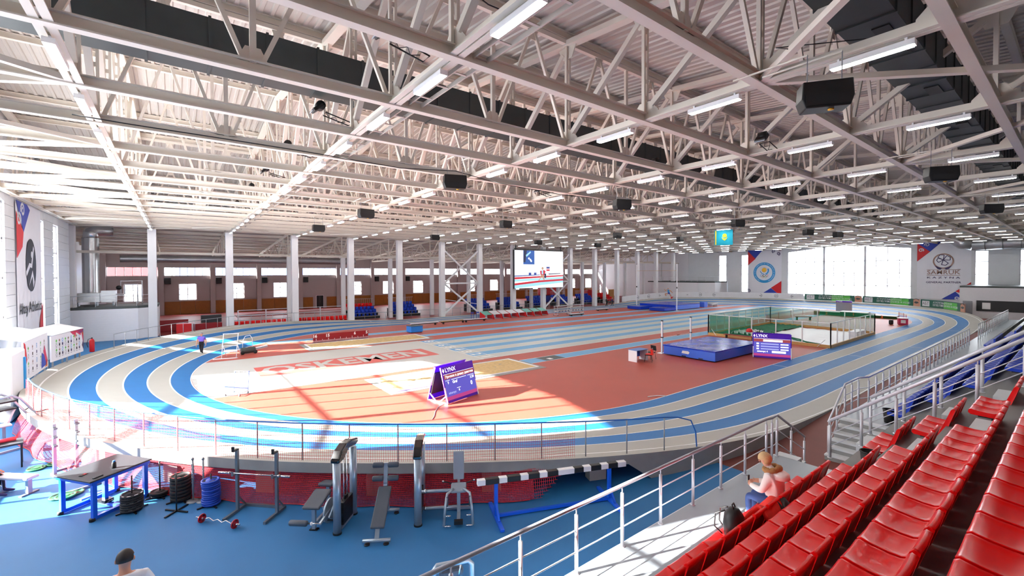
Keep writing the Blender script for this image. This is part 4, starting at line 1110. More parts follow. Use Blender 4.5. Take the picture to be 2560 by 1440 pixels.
for s_ in (-1, 1):
    q = MB(); q.tube([(-0.9, s_*0.3, 1.75), (-0.2, s_*0.3, 1.8), (0.0, s_*0.3, 1.65), (0.95, s_*0.3, 0.15)], 0.035, 8); q.build('rail', 'machine', r)
    q = MB(); q.cyl((-0.6, s_*0.35, 0), (-0.6, s_*0.35, 1.75), 0.03, 8); q.build('upright', 'machine', r)
    q = MB(); q.b(-0.9, 1.25, s_*0.33-0.035, s_*0.33+0.035, 0.0, 0.06); q.build('base_rail', 'machine', r)
    q = MB(); q.cyl((0.35, s_*0.3, 1.1), (0.6, s_*0.5, 1.15), 0.018, 8); q.build('stop_lever', 'black', r)
for z in (1.6, 1.35):
    q = MB(); q.b(-0.75, -0.1, -0.32, 0.32, z, z+0.05); q.build('cross_bar', 'black', r)
pad(r, (0.75, 0, 0.5), (0.4, 0.4, 0.07), -0.7, 'vinyl_white', 'back_pad', 'Y'); pad(r, (-0.2, 0, 1.15), (0.06, 0.5, 0.5), 0.4, 'white', 'sled_plate', 'Y')
r = thing('weight_tower', (-5.2, 22.5, -0.012), math.radians(20), 'white weight-stack tower behind the leg press', 'gym machine')
tower(r, 0.7, 1.9); pad(r, (0.5, 0.3, 0.5), (0.35, 0.4, 0.07), 0, 'vinyl_white', 'seat_pad'); q = MB(); q.b(0.46, 0.54, 0.26, 0.34, 0, 0.47); q.build('seat_post', 'machine', r)
# clutter by the net
q = MB()
for i in range(9):
    a_ = 2*PI*i/9; q.v.append((0.35*math.cos(a_)*(1+0.2*math.sin(3*a_)), 0.28*math.sin(a_), 0.0))
q = MB(); q.lathe([(0.34, 0), (0.36, 0.1), (0.3, 0.28), (0.18, 0.4), (0.06, 0.45)], n=14); o = q.build('ball_bag', 'vinyl_white', None, loc=(-2.0, 18.6, -0.01)); tag(o, 'pale sack of gear heaped behind the net', 'sack')
q = MB(); q.lathe([(0.2, 0), (0.32, 0.12), (0.34, 0.24), (0.28, 0.38), (0.12, 0.46)], n=16); o = q.build('ball', 'teal', None, loc=(-2.35, 19.0, -0.01)); tag(o, 'pale green ball seen through the red net', 'ball')
for i, (x, y, a_) in enumerate(((-1.5, 15.75, 0.5), (-1.9, 16.4, 0.45))):
    q = MB(); q.box((0, 0, 0.03), (1.1, 0.07, 0.05)); o = q.build('steel_bar', 'steel_grey', None, loc=(x, y, -0.01), rot=(0, 0, a_)); tag(o, ('grey steel bar on the floor behind the blue table', 'grey steel bar on the floor left of the table')[i], 'bar')
# ================================================================== INFIELD THINGS
def sandpit(x0, x1, y0, y1, lab):
    q = MB(); m_ = 0.42
    q.b(x0-m_, x1+m_, y0-m_, y1+m_, -0.005, 0.012); r = q.build('sand_pit', 'duct_dark' if 0 else 'concrete'); tag(r, lab, 'sand pit')
    for (a, b_, c, d_) in ((x0, x1, y0-0.1, y0), (x0, x1, y1, y1+0.1), (x0-0.1, x0, y0-0.1, y1+0.1), (x1, x1+0.1, y0-0.1, y1+0.1)):
        q = MB(); q.b(a, b_, c, d_, 0.012, 0.06); q.build('kerb', 'white', r)
    nx, ny = 60, 20; vs = []; fs = []
    for i in range(nx+1):
        for j in range(ny+1):
            e = 0 if i in (0, nx) or j in (0, ny) else 1
            vs.append((x0+(x1-x0)*i/nx, y0+(y1-y0)*j/ny, 0.03+e*(0.05*random.random()+0.03*math.sin(i*0.7)*math.cos(j*0.9))))
    for i in range(nx):
        for j in range(ny): a = i*(ny+1)+j; fs.append((a, a+ny+1, a+ny+2, a+1))
    q = MB(); q.smooth = True; q.add(vs, fs); tag(q.build('sand', 'sand', r), kind='stuff')
    return r
sandpit(8.3, 17.75, 35.55, 38.35, 'long jump sand pit beside the red measuring board')
sandpit(8.5, 17.5, 20.4, 23.35, 'sand pit behind the near purple scoreboard')
# measuring board
r = thing('measuring_board', (11.3, 38.95, 0), math.radians(0), 'long dark red measuring board with white scale at the sand pit', 'board')
q = MB(); q.b(-2.3, 2.3, -0.02, 0.02, 0.05, 0.72); q.build('panel', 'red_dark', r)
q = MB(); q.b(-2.3, 2.3, 0.02, 0.3, 0.0, 0.05); q.build('foot', 'steel_grey', r)
for i in range(47):
    x = -2.26+i*4.52/46; h = 0.3 if i % 10 == 2 else (0.22 if i % 5 == 2 else 0.14)
    q = MB(); q.b(x-0.015, x+0.015, -0.026, -0.02, 0.06, 0.06+h); q.build('tick', 'line_white', r)
for (x, t_) in ((-2.16, '16'), (-1.15, '15'), (1.12, '6'), (2.16, '5')):
    text_mesh('numeral', t_, 0.34, 'line_white', r, frame((x, -0.026, 0.55), (1, 0, 0), (0, 0, 1)), bold=0.012)
# LED scoreboards (A-frame)
def scoreboard(loc, rz, lab, lines, back=True, w=2.1, h=1.55, d=1.25, texts=True):
    r = thing('scoreboard', loc, rz, lab, 'scoreboard')
    tilt = math.atan2(d/2-0.22, h)
    for s_ in (1, -1):        # s=1 front (local -y), s=-1 rear
        F = frame((0, -s_*d/2, 0.03), (s_, 0, 0), (0, s_*math.sin(tilt), math.cos(tilt)))
        hh = h/math.cos(tilt)
        def p_(x0, x1, y0, y1, z0, z1, m_, nm):
            q = MB(); q.b(x0, x1, y0, y1, z0, z1); o = q.build(nm, m_, r); o.matrix_local = F; return o
        p_(-w/2, w/2, 0, hh, -0.05, 0.0, 'purple', 'panel')
        if s_ == 1:
            p_(-w/2+0.06, w/2-0.06, 0.28, hh-0.33, 0.0, 0.012, 'led_violet', 'display')
            p_(-w/2+0.06, w/2-0.06, 0.12, 0.28, 0.0, 0.006, 'led_pink', 'lower_print')
            p_(-w/2+0.06, w/2-0.06, hh-0.56, hh-0.36, 0.012, 0.014, 'led_brick', 'title_bar')
            p_(-w/2+0.06, w/2-0.06, hh-0.35, hh-0.335, 0.0, 0.014, 'led_white', 'divider')
            def tx(t_, x, y, sz, m_='led_white', al='CENTER', b_=0.004):
                M4 = F @ Matrix.Translation((x, y, 0.016)); text_mesh('lettering', t_, sz, m_, r, M4, align=al, bold=b_)
            tx('LYNX', -w/2+0.2, hh-0.17, 0.26, 'led_white', 'LEFT')
            q = MB(); q.prism([(-0.07, 0), (0, -0.1), (0.05, 0), (0, 0.1)], 0.002, 0.008); o = q.build('emblem', 'led_white', r); o.matrix_local = F @ Matrix.Translation((-w/2+0.11, hh-0.17, 0))
            if lines == 1:
                tx('Прыжок в длину девочки', 0.02, hh-0.465, 0.15)
                for (x0, x1, y0) in ((-0.92, -0.66, hh-0.63), (-0.55, 0.42, hh-0.63), (0.52, 0.95, hh-0.63), (-0.3, -0.05, hh-1.05)):
                    p_(x0, x1, y0, y0+0.02, 0.012, 0.015, 'led_white', 'rule')
                tx('9', -0.78, hh-0.73, 0.17); tx('Graf', -0.36, hh-0.74, 0.17, b_=0.006); tx('3.50', 0.8, hh-0.73, 0.16)
                p_(-0.55, 0.98, hh-0.84, hh-0.66, 0.012, 0.0125, 'led_pale' if 0 else 'led_violet', 'name_band')
                tx('attempt', -0.62, hh-1.18, 0.15, 'led_pale'); tx('6', -0.17, hh-1.14, 0.16); tx('0', 0.7, hh-1.0, 0.26, b_=0.008)
            else:
                p_(-0.5, 0.62, hh-0.54, hh-0.40, 0.014, 0.016, 'led_white', 'title_text')
                for i in range(3):
                    p_(-0.9, -0.75, hh-0.74-i*0.17, hh-0.64-i*0.17, 0.012, 0.015, 'led_white', 'cell'); p_(-0.65, 0.4, hh-0.73-i*0.17, hh-0.65-i*0.17, 0.012, 0.015, 'led_pale', 'cell'); p_(0.5, 0.95, hh-0.73-i*0.17, hh-0.65-i*0.17, 0.012, 0.015, 'led_white', 'cell')
                tx('attempt 4', -0.55, hh-1.2, 0.16); p_(0.0, 0.8, hh-1.27, hh-1.13, 0.012, 0.015, 'led_white', 'cell')
        else:
            p_(-w/2+0.05, w/2-0.05, 0.3, hh-0.3, -0.12, -0.05, 'black', 'electronics')
    for sx in (-1, 1):
        q = MB(); x = sx*(w/2-0.03)
        q.bar((x, -d/2, 0.03), (x, d/2, 0.03), 0.05, 0.05)
        q.bar((x, -d/2, 0.03), (x, -0.22+0.05, h), 0.05, 0.05); q.bar((x, d/2, 0.03), (x, 0.22-0.05, h), 0.05, 0.05)
        q.bar((x, -d/2+0.1, 0.35), (x, -0.1, 0.03), 0.04, 0.04); q.bar((x, d/2-0.1, 0.35), (x, 0.1, 0.03), 0.04, 0.04)
        q.build('side_frame', 'white', r)
    q = MB(); q.bar((0, 0.24, 0.25), (0, 0.24, h), 0.05, 0.05); q.build('mid_post', 'white', r)
    return r
scoreboard((10.22, 17.86, 0), math.radians(16.6), 'purple A-frame scoreboard standing in the sun patch', 1)
scoreboard((32.0, 12.95, 0), math.radians(-64.7), 'purple A-frame scoreboard beside the high jump mat', 2, w=2.25, h=1.6, d=1.0)
r3 = thing('scoreboard', (77.6, 21.6, 0), math.radians(-88), 'small scoreboard with grey screen behind the green podium', 'scoreboard')
q = MB(); q.b(-0.95, 0.95, -0.1, 0.1, 0.0, 1.35); q.build('panel', 'print_grey', r3)
q = MB(); q.b(-0.95, 0.95, -0.11, 0.11, 1.35, 1.6); q.build('header', 'purple', r3)
text_mesh('lettering', 'LYNX', 0.26, 'line_white', r3, frame((-0.5, -0.115, 1.47), (1, 0, 0), (0, 0, 1)), bold=0.006)
for s_ in (-1, 1):
    q = MB(); q.b(s_*0.8-0.04, s_*0.8+0.04, -0.4, 0.4, 0.0, 0.06); q.build('foot', 'white', r3)
q = MB(); q.lathe([(0.02, 0), (0.2, 0.02), (0.22, 0.1), (0.16, 0.22), (0.04, 0.28)], n=12); tag(q.build('cap', 'red', None, loc=(31.55, 14.2, 1.62)), 'red cap resting on top of the second scoreboard', 'cap')
# power cable of the near scoreboard
q = MB(); q.tube([(9.4, 17.2, 0.015), (8.9, 16.9, 0.015), (8.5, 16.4, 0.015), (8.2, 15.9, 0.015), (7.95, 15.6, 0.015)], 0.012, 6); tag(q.build('power_cable', 'post_grey'), 'thin cable on the floor left of the sunlit scoreboard', 'cable')
# high jump mat
def landing_mat(x0, x1, y0, y1, z0, z1, lab, logo=True, name='landing_mat', mside='mat_side', face='x'):
    r = thing(name, ((x0+x1)/2, (y0+y1)/2, 0), 0, lab, 'mat')
    w_, d_ = (x1-x0)/2, (y1-y0)/2
    q = MB(); q.b(-w_, w_, -d_, d_, z0, z1-0.08); q.build('body', mside, r, bevel=0.04)
    nx = 12; vs = []; fs = []
    for i in range(nx+1):
        for j in range(nx+1):
            u = -1+2*i/nx; v = -1+2*j/nx
            vs.append((u*(w_+0.02), v*(d_+0.02), z1+0.02*math.sin(i*1.3+j)*(1-u*u)*(1-v*v)))
    for i in range(nx):
        for j in range(nx): a = i*(nx+1)+j; fs.append((a, a+nx+1, a+nx+2, a+1))
    q = MB(); q.smooth = True; q.add(vs, fs); q.smooth = False; q.b(-w_-0.02, w_+0.02, -d_-0.02, d_+0.02, z1-0.09, z1-0.01); q.build('cover', 'mat_blue', r)
    if logo:
        q = MB(); 
        if face == 'x': q.prism([(-0.28, -0.08), (0.22, -0.1), (0.3, 0.02), (0.2, 0.1), (-0.22, 0.09)], 0, 0.006); o = q.build('emblem', 'line_white', r); o.matrix_local = frame((-w_-0.006, d_*0.1, (z0+z1)/2), (0, -1, 0), (0, 0, 1))
        for yy in (-0.9, 0.3):
            q = MB(); q.b(-w_-0.02, -w_, yy-0.15, yy+0.15, 0.1, 0.16); q.build('handle', 'black', r)
    return r
landing_mat(27.25, 33.5, 14.35, 18.1, 0.06, 0.72, 'big blue high jump landing mat with white emblem')
def upright(x, y, h, lab, base=True, name='upright'):
    r = thing(name, (x, y, 0), 0, lab, 'upright')
    q = MB(); q.b(-0.05, 0.05, -0.05, 0.05, 0.04, h); q.build('pole', 'white', r)
    q = MB(); q.b(-0.3, 0.3, -0.2, 0.2, 0.0, 0.04); q.build('base', 'white', r)
    q = MB(); q.b(-0.06, 0.06, -0.06, 0.06, h-0.06, h+0.01); q.build('cap', 'black', r)
    q = MB(); q.b(-0.07, 0.07, -0.07, 0.07, h*0.47, h*0.5); q.build('bar_holder', 'black', r)
upright(27.6, 18.45, 2.35, 'white high jump upright left of the blue mat'); upright(31.6, 18.6, 2.35, 'white high jump upright behind the blue mat')
q = MB(); q.cyl((27.65, 18.4, 1.13), (31.55, 18.55, 1.13), 0.014, 8); q.cur = 1; q.cyl((29.5, 18.47, 1.13), (30.2, 18.5, 1.13), 0.0145, 8)
tag(q.build('crossbar', ['white', 'black']), 'thin crossbar between the high jump uprights', 'crossbar')
# judges desk with chairs
r = thing('desk', (24.05, 17.85, 0), math.radians(-90), 'pale blue judges desk on the red infield', 'desk')
q = MB(); q.b(-0.35, 0.35, -0.6, 0.6, 0.73, 0.76); q.build('desk_top', 'facade_blue', r)
for y in (-0.57, 0.57): q = MB(); q.b(-0.33, 0.33, y-0.015, y+0.015, 0, 0.73); q.build('side_panel', 'white', r)
q = MB(); q.b(-0.3, -0.28, -0.56, 0.56, 0.2, 0.73); q.build('front_panel', 'mat_side', r)
def chair(x, y, rz, lab, m_):
    r = thing('chair', (x, y, 0), rz, lab, 'chair')
    q = MB(); q.b(-0.23, 0.23, -0.22, 0.22, 0.43, 0.48); q.build('seat', m_, r, bevel=0.02)
    q = MB(); q.box((0, -0.25, 0.72), (0.46, 0.05, 0.34), Matrix.Rotation(-0.15, 3, 'X')); q.build('backrest', m_, r, bevel=0.02)
    for sx in (-1, 1):
        for sy in (-1, 1): q = MB(); q.cyl((sx*0.2, sy*0.18, 0.44), (sx*0.23, sy*0.24, 0.0), 0.012, 6); q.build('leg', 'black', r)
        q = MB(); q.cyl((sx*0.2, -0.2, 0.44), (sx*0.2, -0.26, 0.62), 0.012, 6); q.build('back_strut', 'black', r)
chair(24.25, 17.2, math.radians(30), 'dark chair with a red jacket at the judges desk', 'black'); chair(25.2, 17.7, math.radians(80), 'dark chair standing right of the judges desk', 'black')
q = MB(); q.box((0, -0.22, 0.66), (0.48, 0.13, 0.36), Matrix.Rotation(-0.15, 3, 'X')); q.box((0, 0.0, 0.5), (0.4, 0.34, 0.03)); o = q.build('red_jacket', 'red_cloth', None, loc=(24.25, 17.2, 0), rot=(0, 0, math.radians(30)), bevel=0.03); tag(o, 'red jacket hung over the desk chair', 'jacket')
# throwing cage
r = thing('throwing_cage', (0, 0, 0), 0, 'white framed throwing cage with green netting around a white landing sheet', 'cage')
cz = 1.9
def net_side(a, c, n, m_, h=cz):
    a = Vector((*a, 0)); c = Vector((*c, 0))
    for i in range(n+1):
        p = a+(c-a)*i/n; q = MB(); q.b(p.x-0.035, p.x+0.035, p.y-0.035, p.y+0.035, 0, h); q.build('post', 'white', r)
    q = MB(); q.bar((a.x, a.y, h), (c.x, c.y, h), 0.06, 0.06); q.build('top_rail', 'white', r)
    if m_: q = MB(); q.quad((a.x, a.y, 0.2), (c.x, c.y, 0.2), (c.x, c.y, h), (a.x, a.y, h)); tag(q.build('netting', m_, r), kind=None)
    q = MB(); d_ = (c-a).normalized(); 
    q.bar((a.x, a.y, 0.12), (c.x, c.y, 0.12), 0.09, 0.24); q.build('kick_board', 'wood_pale', r)
net_side((39.0, 21.2), (39.3, 11.75), 5, None); net_side((39.3, 11.75), (51.5, 11.95), 8, None); net_side((39.0, 21.2), (53.0, 21.6), 9, 'net_green'); net_side((51.5, 11.95), (53.0, 21.6), 4, 'net_green')
q = MB(); q.quad((39.1, 21.1, 0.2), (39.18, 17.5, 0.2), (39.18, 17.5, cz), (39.1, 21.1, cz)); q.build('netting', 'net_green', r)
for (x, y, dx) in ((39.0, 20.9, 0.5), (39.3, 12.1, -0.5)):
    q = MB(); q.bar((x, y, 0.6), (x-0.1, y-dx, 0.03), 0.04, 0.04); q.build('strut', 'white', r)
def sheet(x0, x1, y0, y1, z, m_, amp, nm, lab, nx=26):
    vs = []; fs = []
    for i in range(nx+1):
        for j in range(nx+1): vs.append((x0+(x1-x0)*i/nx, y0+(y1-y0)*j/nx, z+amp*abs(math.sin(i*0.9+j*0.35)*math.cos(j*0.7-i*0.2))+random.uniform(0, amp*0.4)))
    for i in range(nx):
        for j in range(nx): a = i*(nx+1)+j; fs.append((a, a+nx+1, a+nx+2, a+1))
    q = MB(); q.smooth = True; q.add(vs, fs); return tag(q.build(nm, m_), lab, 'sheet')
sheet(39.6, 51.2, 12.2, 18.0, 0.03, 'tarp_white', 0.05, 'ground_sheet', 'white landing sheet spread inside the throwing cage')
sheet(39.4, 52.6, 18.0, 21.3, 0.03, 'net_green_solid', 0.12, 'green_sheet', 'crumpled dark green net on the floor of the cage')
sheet(40.4, 43.5, 18.3, 19.8, 0.16, 'foil', 0.22, 'foil_sheet', 'crumpled shiny foil heap inside the cage')
for i, (pts) in enumerate(([(41, 18.1, 0.15), (43, 16.8, 0.15), (40.8, 14.5, 0.15), (39.9, 12.6, 0.15)], [(44.5, 18, 0.15), (42.5, 16, 0.15), (41.5, 14.6, 0.15), (40, 13.5, 0.15)])):
    q = MB(); q.tube(pts, 0.05, 6); tag(q.build('green_rope', 'net_green_solid'), ('dark green rope across the white sheet near the corner', 'second dark green rope across the white sheet')[i], 'rope')
q = MB(); q.b(0, 2.6, -0.35, 0.35, 0.42, 0.5); r = q.build('long_bench', 'white', None, loc=(47.5, 12.6, 0), rot=(0, 0, 0)); tag(r, 'long white bench board inside the right side of the cage', 'bench')
for x in (0.2, 2.4): q = MB(); q.b(x-0.04, x+0.04, -0.3, 0.3, 0, 0.42); q.build('leg', 'white', r)
r = thing('low_bench', (38.6, 18.2, 0), math.radians(-88), 'low brown bench in front of the cage', 'bench')
q = MB(); q.b(-1.3, 1.3, -0.15, 0.15, 0.3, 0.36); q.build('seat', 'red_dark', r)
for x in (-1.1, 1.1): q = MB(); q.b(x-0.04, x+0.04, -0.14, 0.14, 0, 0.3); q.build('leg', 'black', r)
# podium
for (y0, y1, h, t_, l_) in ((16.95, 19.9, 0.62, '1', 'tallest middle block of the green victory podium, numbered 1'), (19.9, 22.9, 0.46, '2', 'left block of the green victory podium, numbered 2'), (14.1, 16.95, 0.34, '3', 'low right block of the green victory podium, numbered 3')):
    r = thing('podium_block', (70.5, (y0+y1)/2, 0), 0, l_, 'podium', 'victory podium')
    L = (y1-y0)/2-0.01
    q = MB(); q.b(-0.6, 0.6, -L, L, 0, h-0.04); q.build('body', 'podium_green', r); q = MB(); q.b(-0.62, 0.62, -L, L, h-0.04, h); q.build('top', 'white', r)
    text_mesh('numeral', t_, 0.5, 'orange', r, frame((-0.606, 0, h*0.48), (0, -1, 0), (0, 0, 1)), bold=0.02)
r = thing('throwing_table', (63.2, 12.25, 0), 0.3, 'small draped table with purple front near the far bend', 'table')
q = MB(); q.b(-0.5, 0.5, -0.4, 0.4, 0.05, 0.7); q.build('drape', 'print_magenta', r); q = MB(); q.b(-0.55, 0.55, -0.45, 0.45, 0.7, 0.76); q.build('table_top', 'white', r); q = MB(); q.b(-0.52, -0.5, -0.2, 0.2, 0.2, 0.55); q.build('label_sheet', 'white', r)
q = MB(); q.box((0, 0, 0.25), (0.5, 0.35, 0.5)); tag(q.build('dark_bag', 'black', None, loc=(62.6, 13.1, 0), bevel=0.1), 'black bag left of the small draped table', 'bag')
# low red nets
def lownet(pts, lab):
    r = thing('low_net', (0, 0, 0), 0, lab, 'net'); q = MB()
    for a, c in zip(pts[:-1], pts[1:]): q.quad((*a, 0.05), (*c, 0.05), (*c, 0.85), (*a, 0.85))
    q.build('netting', 'net_red', r)
    for p in pts: q = MB(); q.cyl((*p, 0), (*p, 0.9), 0.02, 6); q.build('post', 'net_thread', r)
lownet([(54.5, 22.6), (58.5, 22.9), (63, 23.2), (67.5, 23.4), (67.6, 21.5)], 'low red net fence before the podium')
lownet([(66.2, 12.5), (68.5, 13.2), (70.4, 14.0)], 'low red net fence by the far bend')
r = thing('white_bench', (60.5, 20.9, 0), -0.9, 'small bench with white top between cage and podium', 'bench')
q = MB(); q.b(-0.9, 0.9, -0.2, 0.2, 0.4, 0.46); q.build('seat', 'white', r); q = MB(); q.b(-0.85, 0.85, -0.16, 0.16, 0.33, 0.4); q.build('rail', 'red', r)
for x in (-0.7, 0.7): q = MB(); q.b(x-0.05, x+0.05, -0.17, 0.17, 0, 0.33); q.build('leg', 'black', r)
# blue box, low benches
r = thing('blue_box', (18.6, 40.1, 0), 0.05, 'bright blue storage box at the end of the far sand pit', 'box')
q = MB(); q.b(-0.62, 0.62, -0.5, 0.5, 0.06, 0.62); q.build('body', 'box_blue', r); q = MB(); q.b(-0.64, 0.64, -0.52, 0.52, 0.62, 0.66); q.build('lid', 'duct_dark', r)
for sx in (-1, 1): q = MB(); q.b(sx*0.55-0.04, sx*0.55+0.04, -0.4, 0.4, 0, 0.06); q.build('skid', 'black', r)
for i, (x, l_) in enumerate(((21.8, 'left low bench on the far red strip'), (25.4, 'middle low bench on the far red strip'), (28.4, 'right low bench on the far red strip'))):
    r = thing('gym_bench', (x, 44.4, 0), 0.02, l_, 'bench', 'low benches on the far strip')
    q = MB(); q.b(-1.7, 1.7, -0.13, 0.13, 0.28, 0.34); q.build('seat', 'white' if i != 1 else 'wood_pale', r); q = MB(); q.b(-1.6, 1.6, -0.06, 0.06, 0.18, 0.28); q.build('beam', 'black', r)
    for sx in (-1.3, 1.3): q = MB(); q.b(sx-0.05, sx+0.05, -0.13, 0.13, 0, 0.28); q.build('leg', 'black', r)
for i, (x, y) in enumerate(((43.0, 41.9), (52.0, 45.2))):
    r = thing('gym_bench', (x, y, 0), 0.03, ('low dark bench right of the tilted boxes', 'low dark bench before the pole vault mats')[i], 'bench')
    q = MB(); q.b(-1.4, 1.4, -0.15, 0.15, 0.25, 0.31); q.build('seat', 'white', r); q = MB(); q.b(-1.35, 1.35, -0.1, 0.1, 0.1, 0.25); q.build('beam', 'black', r)
    for sx in (-1.0, 1.0): q = MB(); q.b(sx-0.05, sx+0.05, -0.13, 0.13, 0, 0.25); q.build('leg', 'black', r)
# row of tilted box tables (red sides)
for i in range(8):
    r = thing('lane_box', (31.0+i*1.32, 45.9, 0), 0.03, 'tilted box with red sides and %s top, %s from the left of its row' % ('teal' if i in (0, 5, 6, 7) else 'pale', od(i)), 'box', 'row of tilted boxes')
    for sx in (-1, 1):
        q = MB(); q.prism([(-0.75, 0.0), (0.55, 0.0), (0.55, 0.9), (-0.45, 0.55)], sx*0.58-0.03, sx*0.58+0.03, Matrix(((0, 0, 1, 0), (1, 0, 0, 0), (0, 1, 0, 0), (0, 0, 0, 1)))); q.build('side', 'red', r)
    q = MB(); q.bar((0, -0.47, 0.57), (0, 0.55, 0.92), 1.15, 0.04); q.build('top', 'teal' if i in (0, 5, 6, 7) else 'board_white', r)
    q = MB(); q.b(-0.56, 0.56, -0.7, 0.5, 0.02, 0.06); q.build('floor_board', 'print_grey', r)
for i, x in enumerate((29.2, 30.0)):
    r = thing('hurdle', (x, 46.3, 0), 0.1, ('left blue hurdle beside the tilted boxes', 'right blue hurdle beside the tilted boxes')[i], 'hurdle')
    q = MB(); q.b(-0.2, 0.2, -0.02, 0.02, 0.8, 0.95); q.build('bar', 'print_blue', r)
    for sx in (-0.18, 0.18):
        q = MB(); q.b(sx-0.02, sx+0.02, -0.02, 0.02, 0, 0.8); q.build('post', 'print_blue', r); q = MB(); q.b(sx-0.02, sx+0.02, -0.5, 0.02, 0, 0.04); q.build('foot', 'white', r)
# hurdle carts (silver racks)
for i, (x, l_) in enumerate(((42.3, 'silver hurdle cart with tubular rails, the left one'), (45.2, 'silver hurdle cart with tubular rails, the right one'))):
    r = thing('hurdle_cart', (x, 43.9+i*0.3, 0), 0.05, l_, 'cart')
    for z in (0.3, 0.62, 0.95, 1.25):
        q = MB(); q.cyl((-1.4, -0.3, z), (1.4, -0.3, z), 0.035, 8); q.cyl((-1.4, 0.3, z), (1.4, 0.3, z), 0.035, 8); q.build('rail', 'duct_silver', r)
    for sx in (-1.3, 1.3):
        q = MB(); q.bar((sx, -0.3, 0.12), (sx, -0.3, 1.3), 0.04, 0.04); q.bar((sx, 0.3, 0.12), (sx, 0.3, 1.3), 0.04, 0.04); q.bar((sx, -0.45, 0.12), (sx, 0.45, 0.12), 0.05, 0.05); q.build('end_frame', 'rail_white', r)
        for sy in (-0.4, 0.4): q = MB(); q.lathe([(0.06, -0.02), (0.06, 0.02)], (sx, sy, 0.06), 10, 'y'); q.build('wheel', 'black', r)
    for k in range(9):
        q = MB(); q.b(-1.2+k*0.3, -1.05+k*0.3, -0.28, 0.28, 0.5, 0.6); q.build('stored_hurdle', 'print_navy' if k % 2 else 'white', r)
# pole vault
landing_mat(60.5, 67.5, 38.2, 44.6, 0.05, 0.8, 'large blue pole vault landing mat', mside='mat_blue', logo=False)
landing_mat(57.4, 60.4, 38.0, 40.6, 0.05, 0.5, 'right front wing of the blue pole vault mat', mside='mat_blue', logo=False)
landing_mat(57.4, 60.4, 42.2, 44.7, 0.05, 0.5, 'left front wing of the blue pole vault mat', mside='mat_blue', logo=False)
q = MB(); q.b(67.52, 67.58, 38.3, 44.4, 0.1, 0.7); q.b(60.6, 67.4, 38.13, 38.17, 0.1, 0.7); tag(q.build('mat_valance', 'mat_side'), 'pale blue side skirt of the pole vault mat', 'skirt')
upright(60.2, 45.0, 7.2, 'tall white pole vault upright on the left', name='vault_upright'); upright(60.2, 39.3-1.6, 7.2, 'tall white pole vault upright on the right', name='vault_upright')
q = MB(); q.cyl((60.2, 45.0, 6.1), (60.2, 37.7, 6.1), 0.02, 6); tag(q.build('vault_bar', 'wood_pale'), 'thin crossbar high between the pole vault uprights', 'crossbar')
q = MB(); q.b(-0.5, 0.5, -0.4, 0.4, 0, 0.85); r = q.build('steward_box', 'mat_side', None, loc=(70.2, 39.0, 0)); tag(r, 'light blue desk right of the pole vault mat', 'desk')
r = thing('trolley', (73.5, 39.2, 0), 0.1, 'low silver trolley right of the light blue desk', 'trolley')
q = MB(); q.b(-1.2, 1.2, -0.4, 0.4, 0.3, 0.36); q.build('deck', 'duct_silver', r)
for z in (0.15, 0.55): q = MB(); q.cyl((-1.2, -0.4, z), (1.2, -0.4, z), 0.03, 6); q.build('rail', 'rail_white', r)
for sx in (-1, 1): q = MB(); q.b(sx-0.04, sx+0.04, -0.38, 0.38, 0, 0.3); q.build('leg', 'rail_white', r)
# white frames and roller by the walking man
r = thing('frame_trolley', (2.95, 35.7, 0), math.radians(-25), 'white tubular starter frame near the walking man', 'frame')
for sx in (-0.45, 0.45):
    q = MB(); q.tube([(sx, -0.3, 0.03), (sx, -0.1, 0.9), (sx, 0.1, 1.65)], 0.025, 6); q.build('side_tube', 'white', r)
    q = MB(); q.tube([(sx, 0.5, 0.03), (sx, 0.0, 0.85)], 0.025, 6); q.build('rear_tube', 'white', r)
for (y, z) in ((0.1, 1.65), (-0.12, 0.85), (-0.22, 0.45), (0.2, 0.5)):
    q = MB(); q.cyl((-0.5, y, z), (0.5, y, z), 0.022, 6); q.build('cross_tube', 'white', r)
q = MB(); q.b(-0.4, 0.4, -0.15, 0.35, 0.47, 0.52); q.build('seat_board', 'white', r)
q = MB(); q.bar((-0.9, -0.5, 0.03), (0.5, -0.2, 0.03), 0.05, 0.05); q.build('drag_bar', 'white', r)
r = thing('blower_cart', (4.1, 36.75, 0), math.radians(8), 'grey roller machine with looped handle by the white frame', 'machine')
q = MB(); q.lathe([(0.2, -0.45), (0.22, -0.4), (0.22, 0.4), (0.2, 0.45)], (0, 0, 0.26), 16, 'x'); q.build('drum', 'duct_dark', r)
q = MB(); q.tube([(-0.35, 0, 0.4), (-0.35, -0.1, 1.0), (-0.2, -0.12, 1.3), (0.1, -0.12, 1.35), (0.25, -0.1, 1.1), (0.3, 0, 0.45)], 0.02, 8); q.build('handle', 'white', r)
q = MB(); q.bar((0.4, 0.0, 0.3), (1.3, 0.12, 0.4), 0.18, 0.14); q.build('hose', 'print_grey', r)
for sx in (-0.4, 0.42): q = MB(); q.lathe([(0.13, -0.04), (0.13, 0.04)], (sx, -0.22, 0.13), 14, 'y'); q.build('wheel', 'rubber', r)
r = thing('rack_cart', (2.25, 24.6, 0), math.radians(-40), 'pale wire cart standing on the sunlit grey floor', 'cart')
for sx in (-0.35, 0.35):
    q = MB(); q.bar((sx, 0.3, 0.12), (sx, 0.4, 1.05), 0.04, 0.04); q.build('upright', 'facade_blue', r)
    q = MB(); q.bar((sx, -0.35, 0.12), (sx, 0.35, 0.12), 0.04, 0.04); q.build('base_rail', 'white', r)
    for sy in (-0.3, 0.3): q = MB(); q.lathe([(0.05, -0.02), (0.05, 0.02)], (sx, sy, 0.05), 10, 'y'); q.build('wheel', 'steel_grey', r)
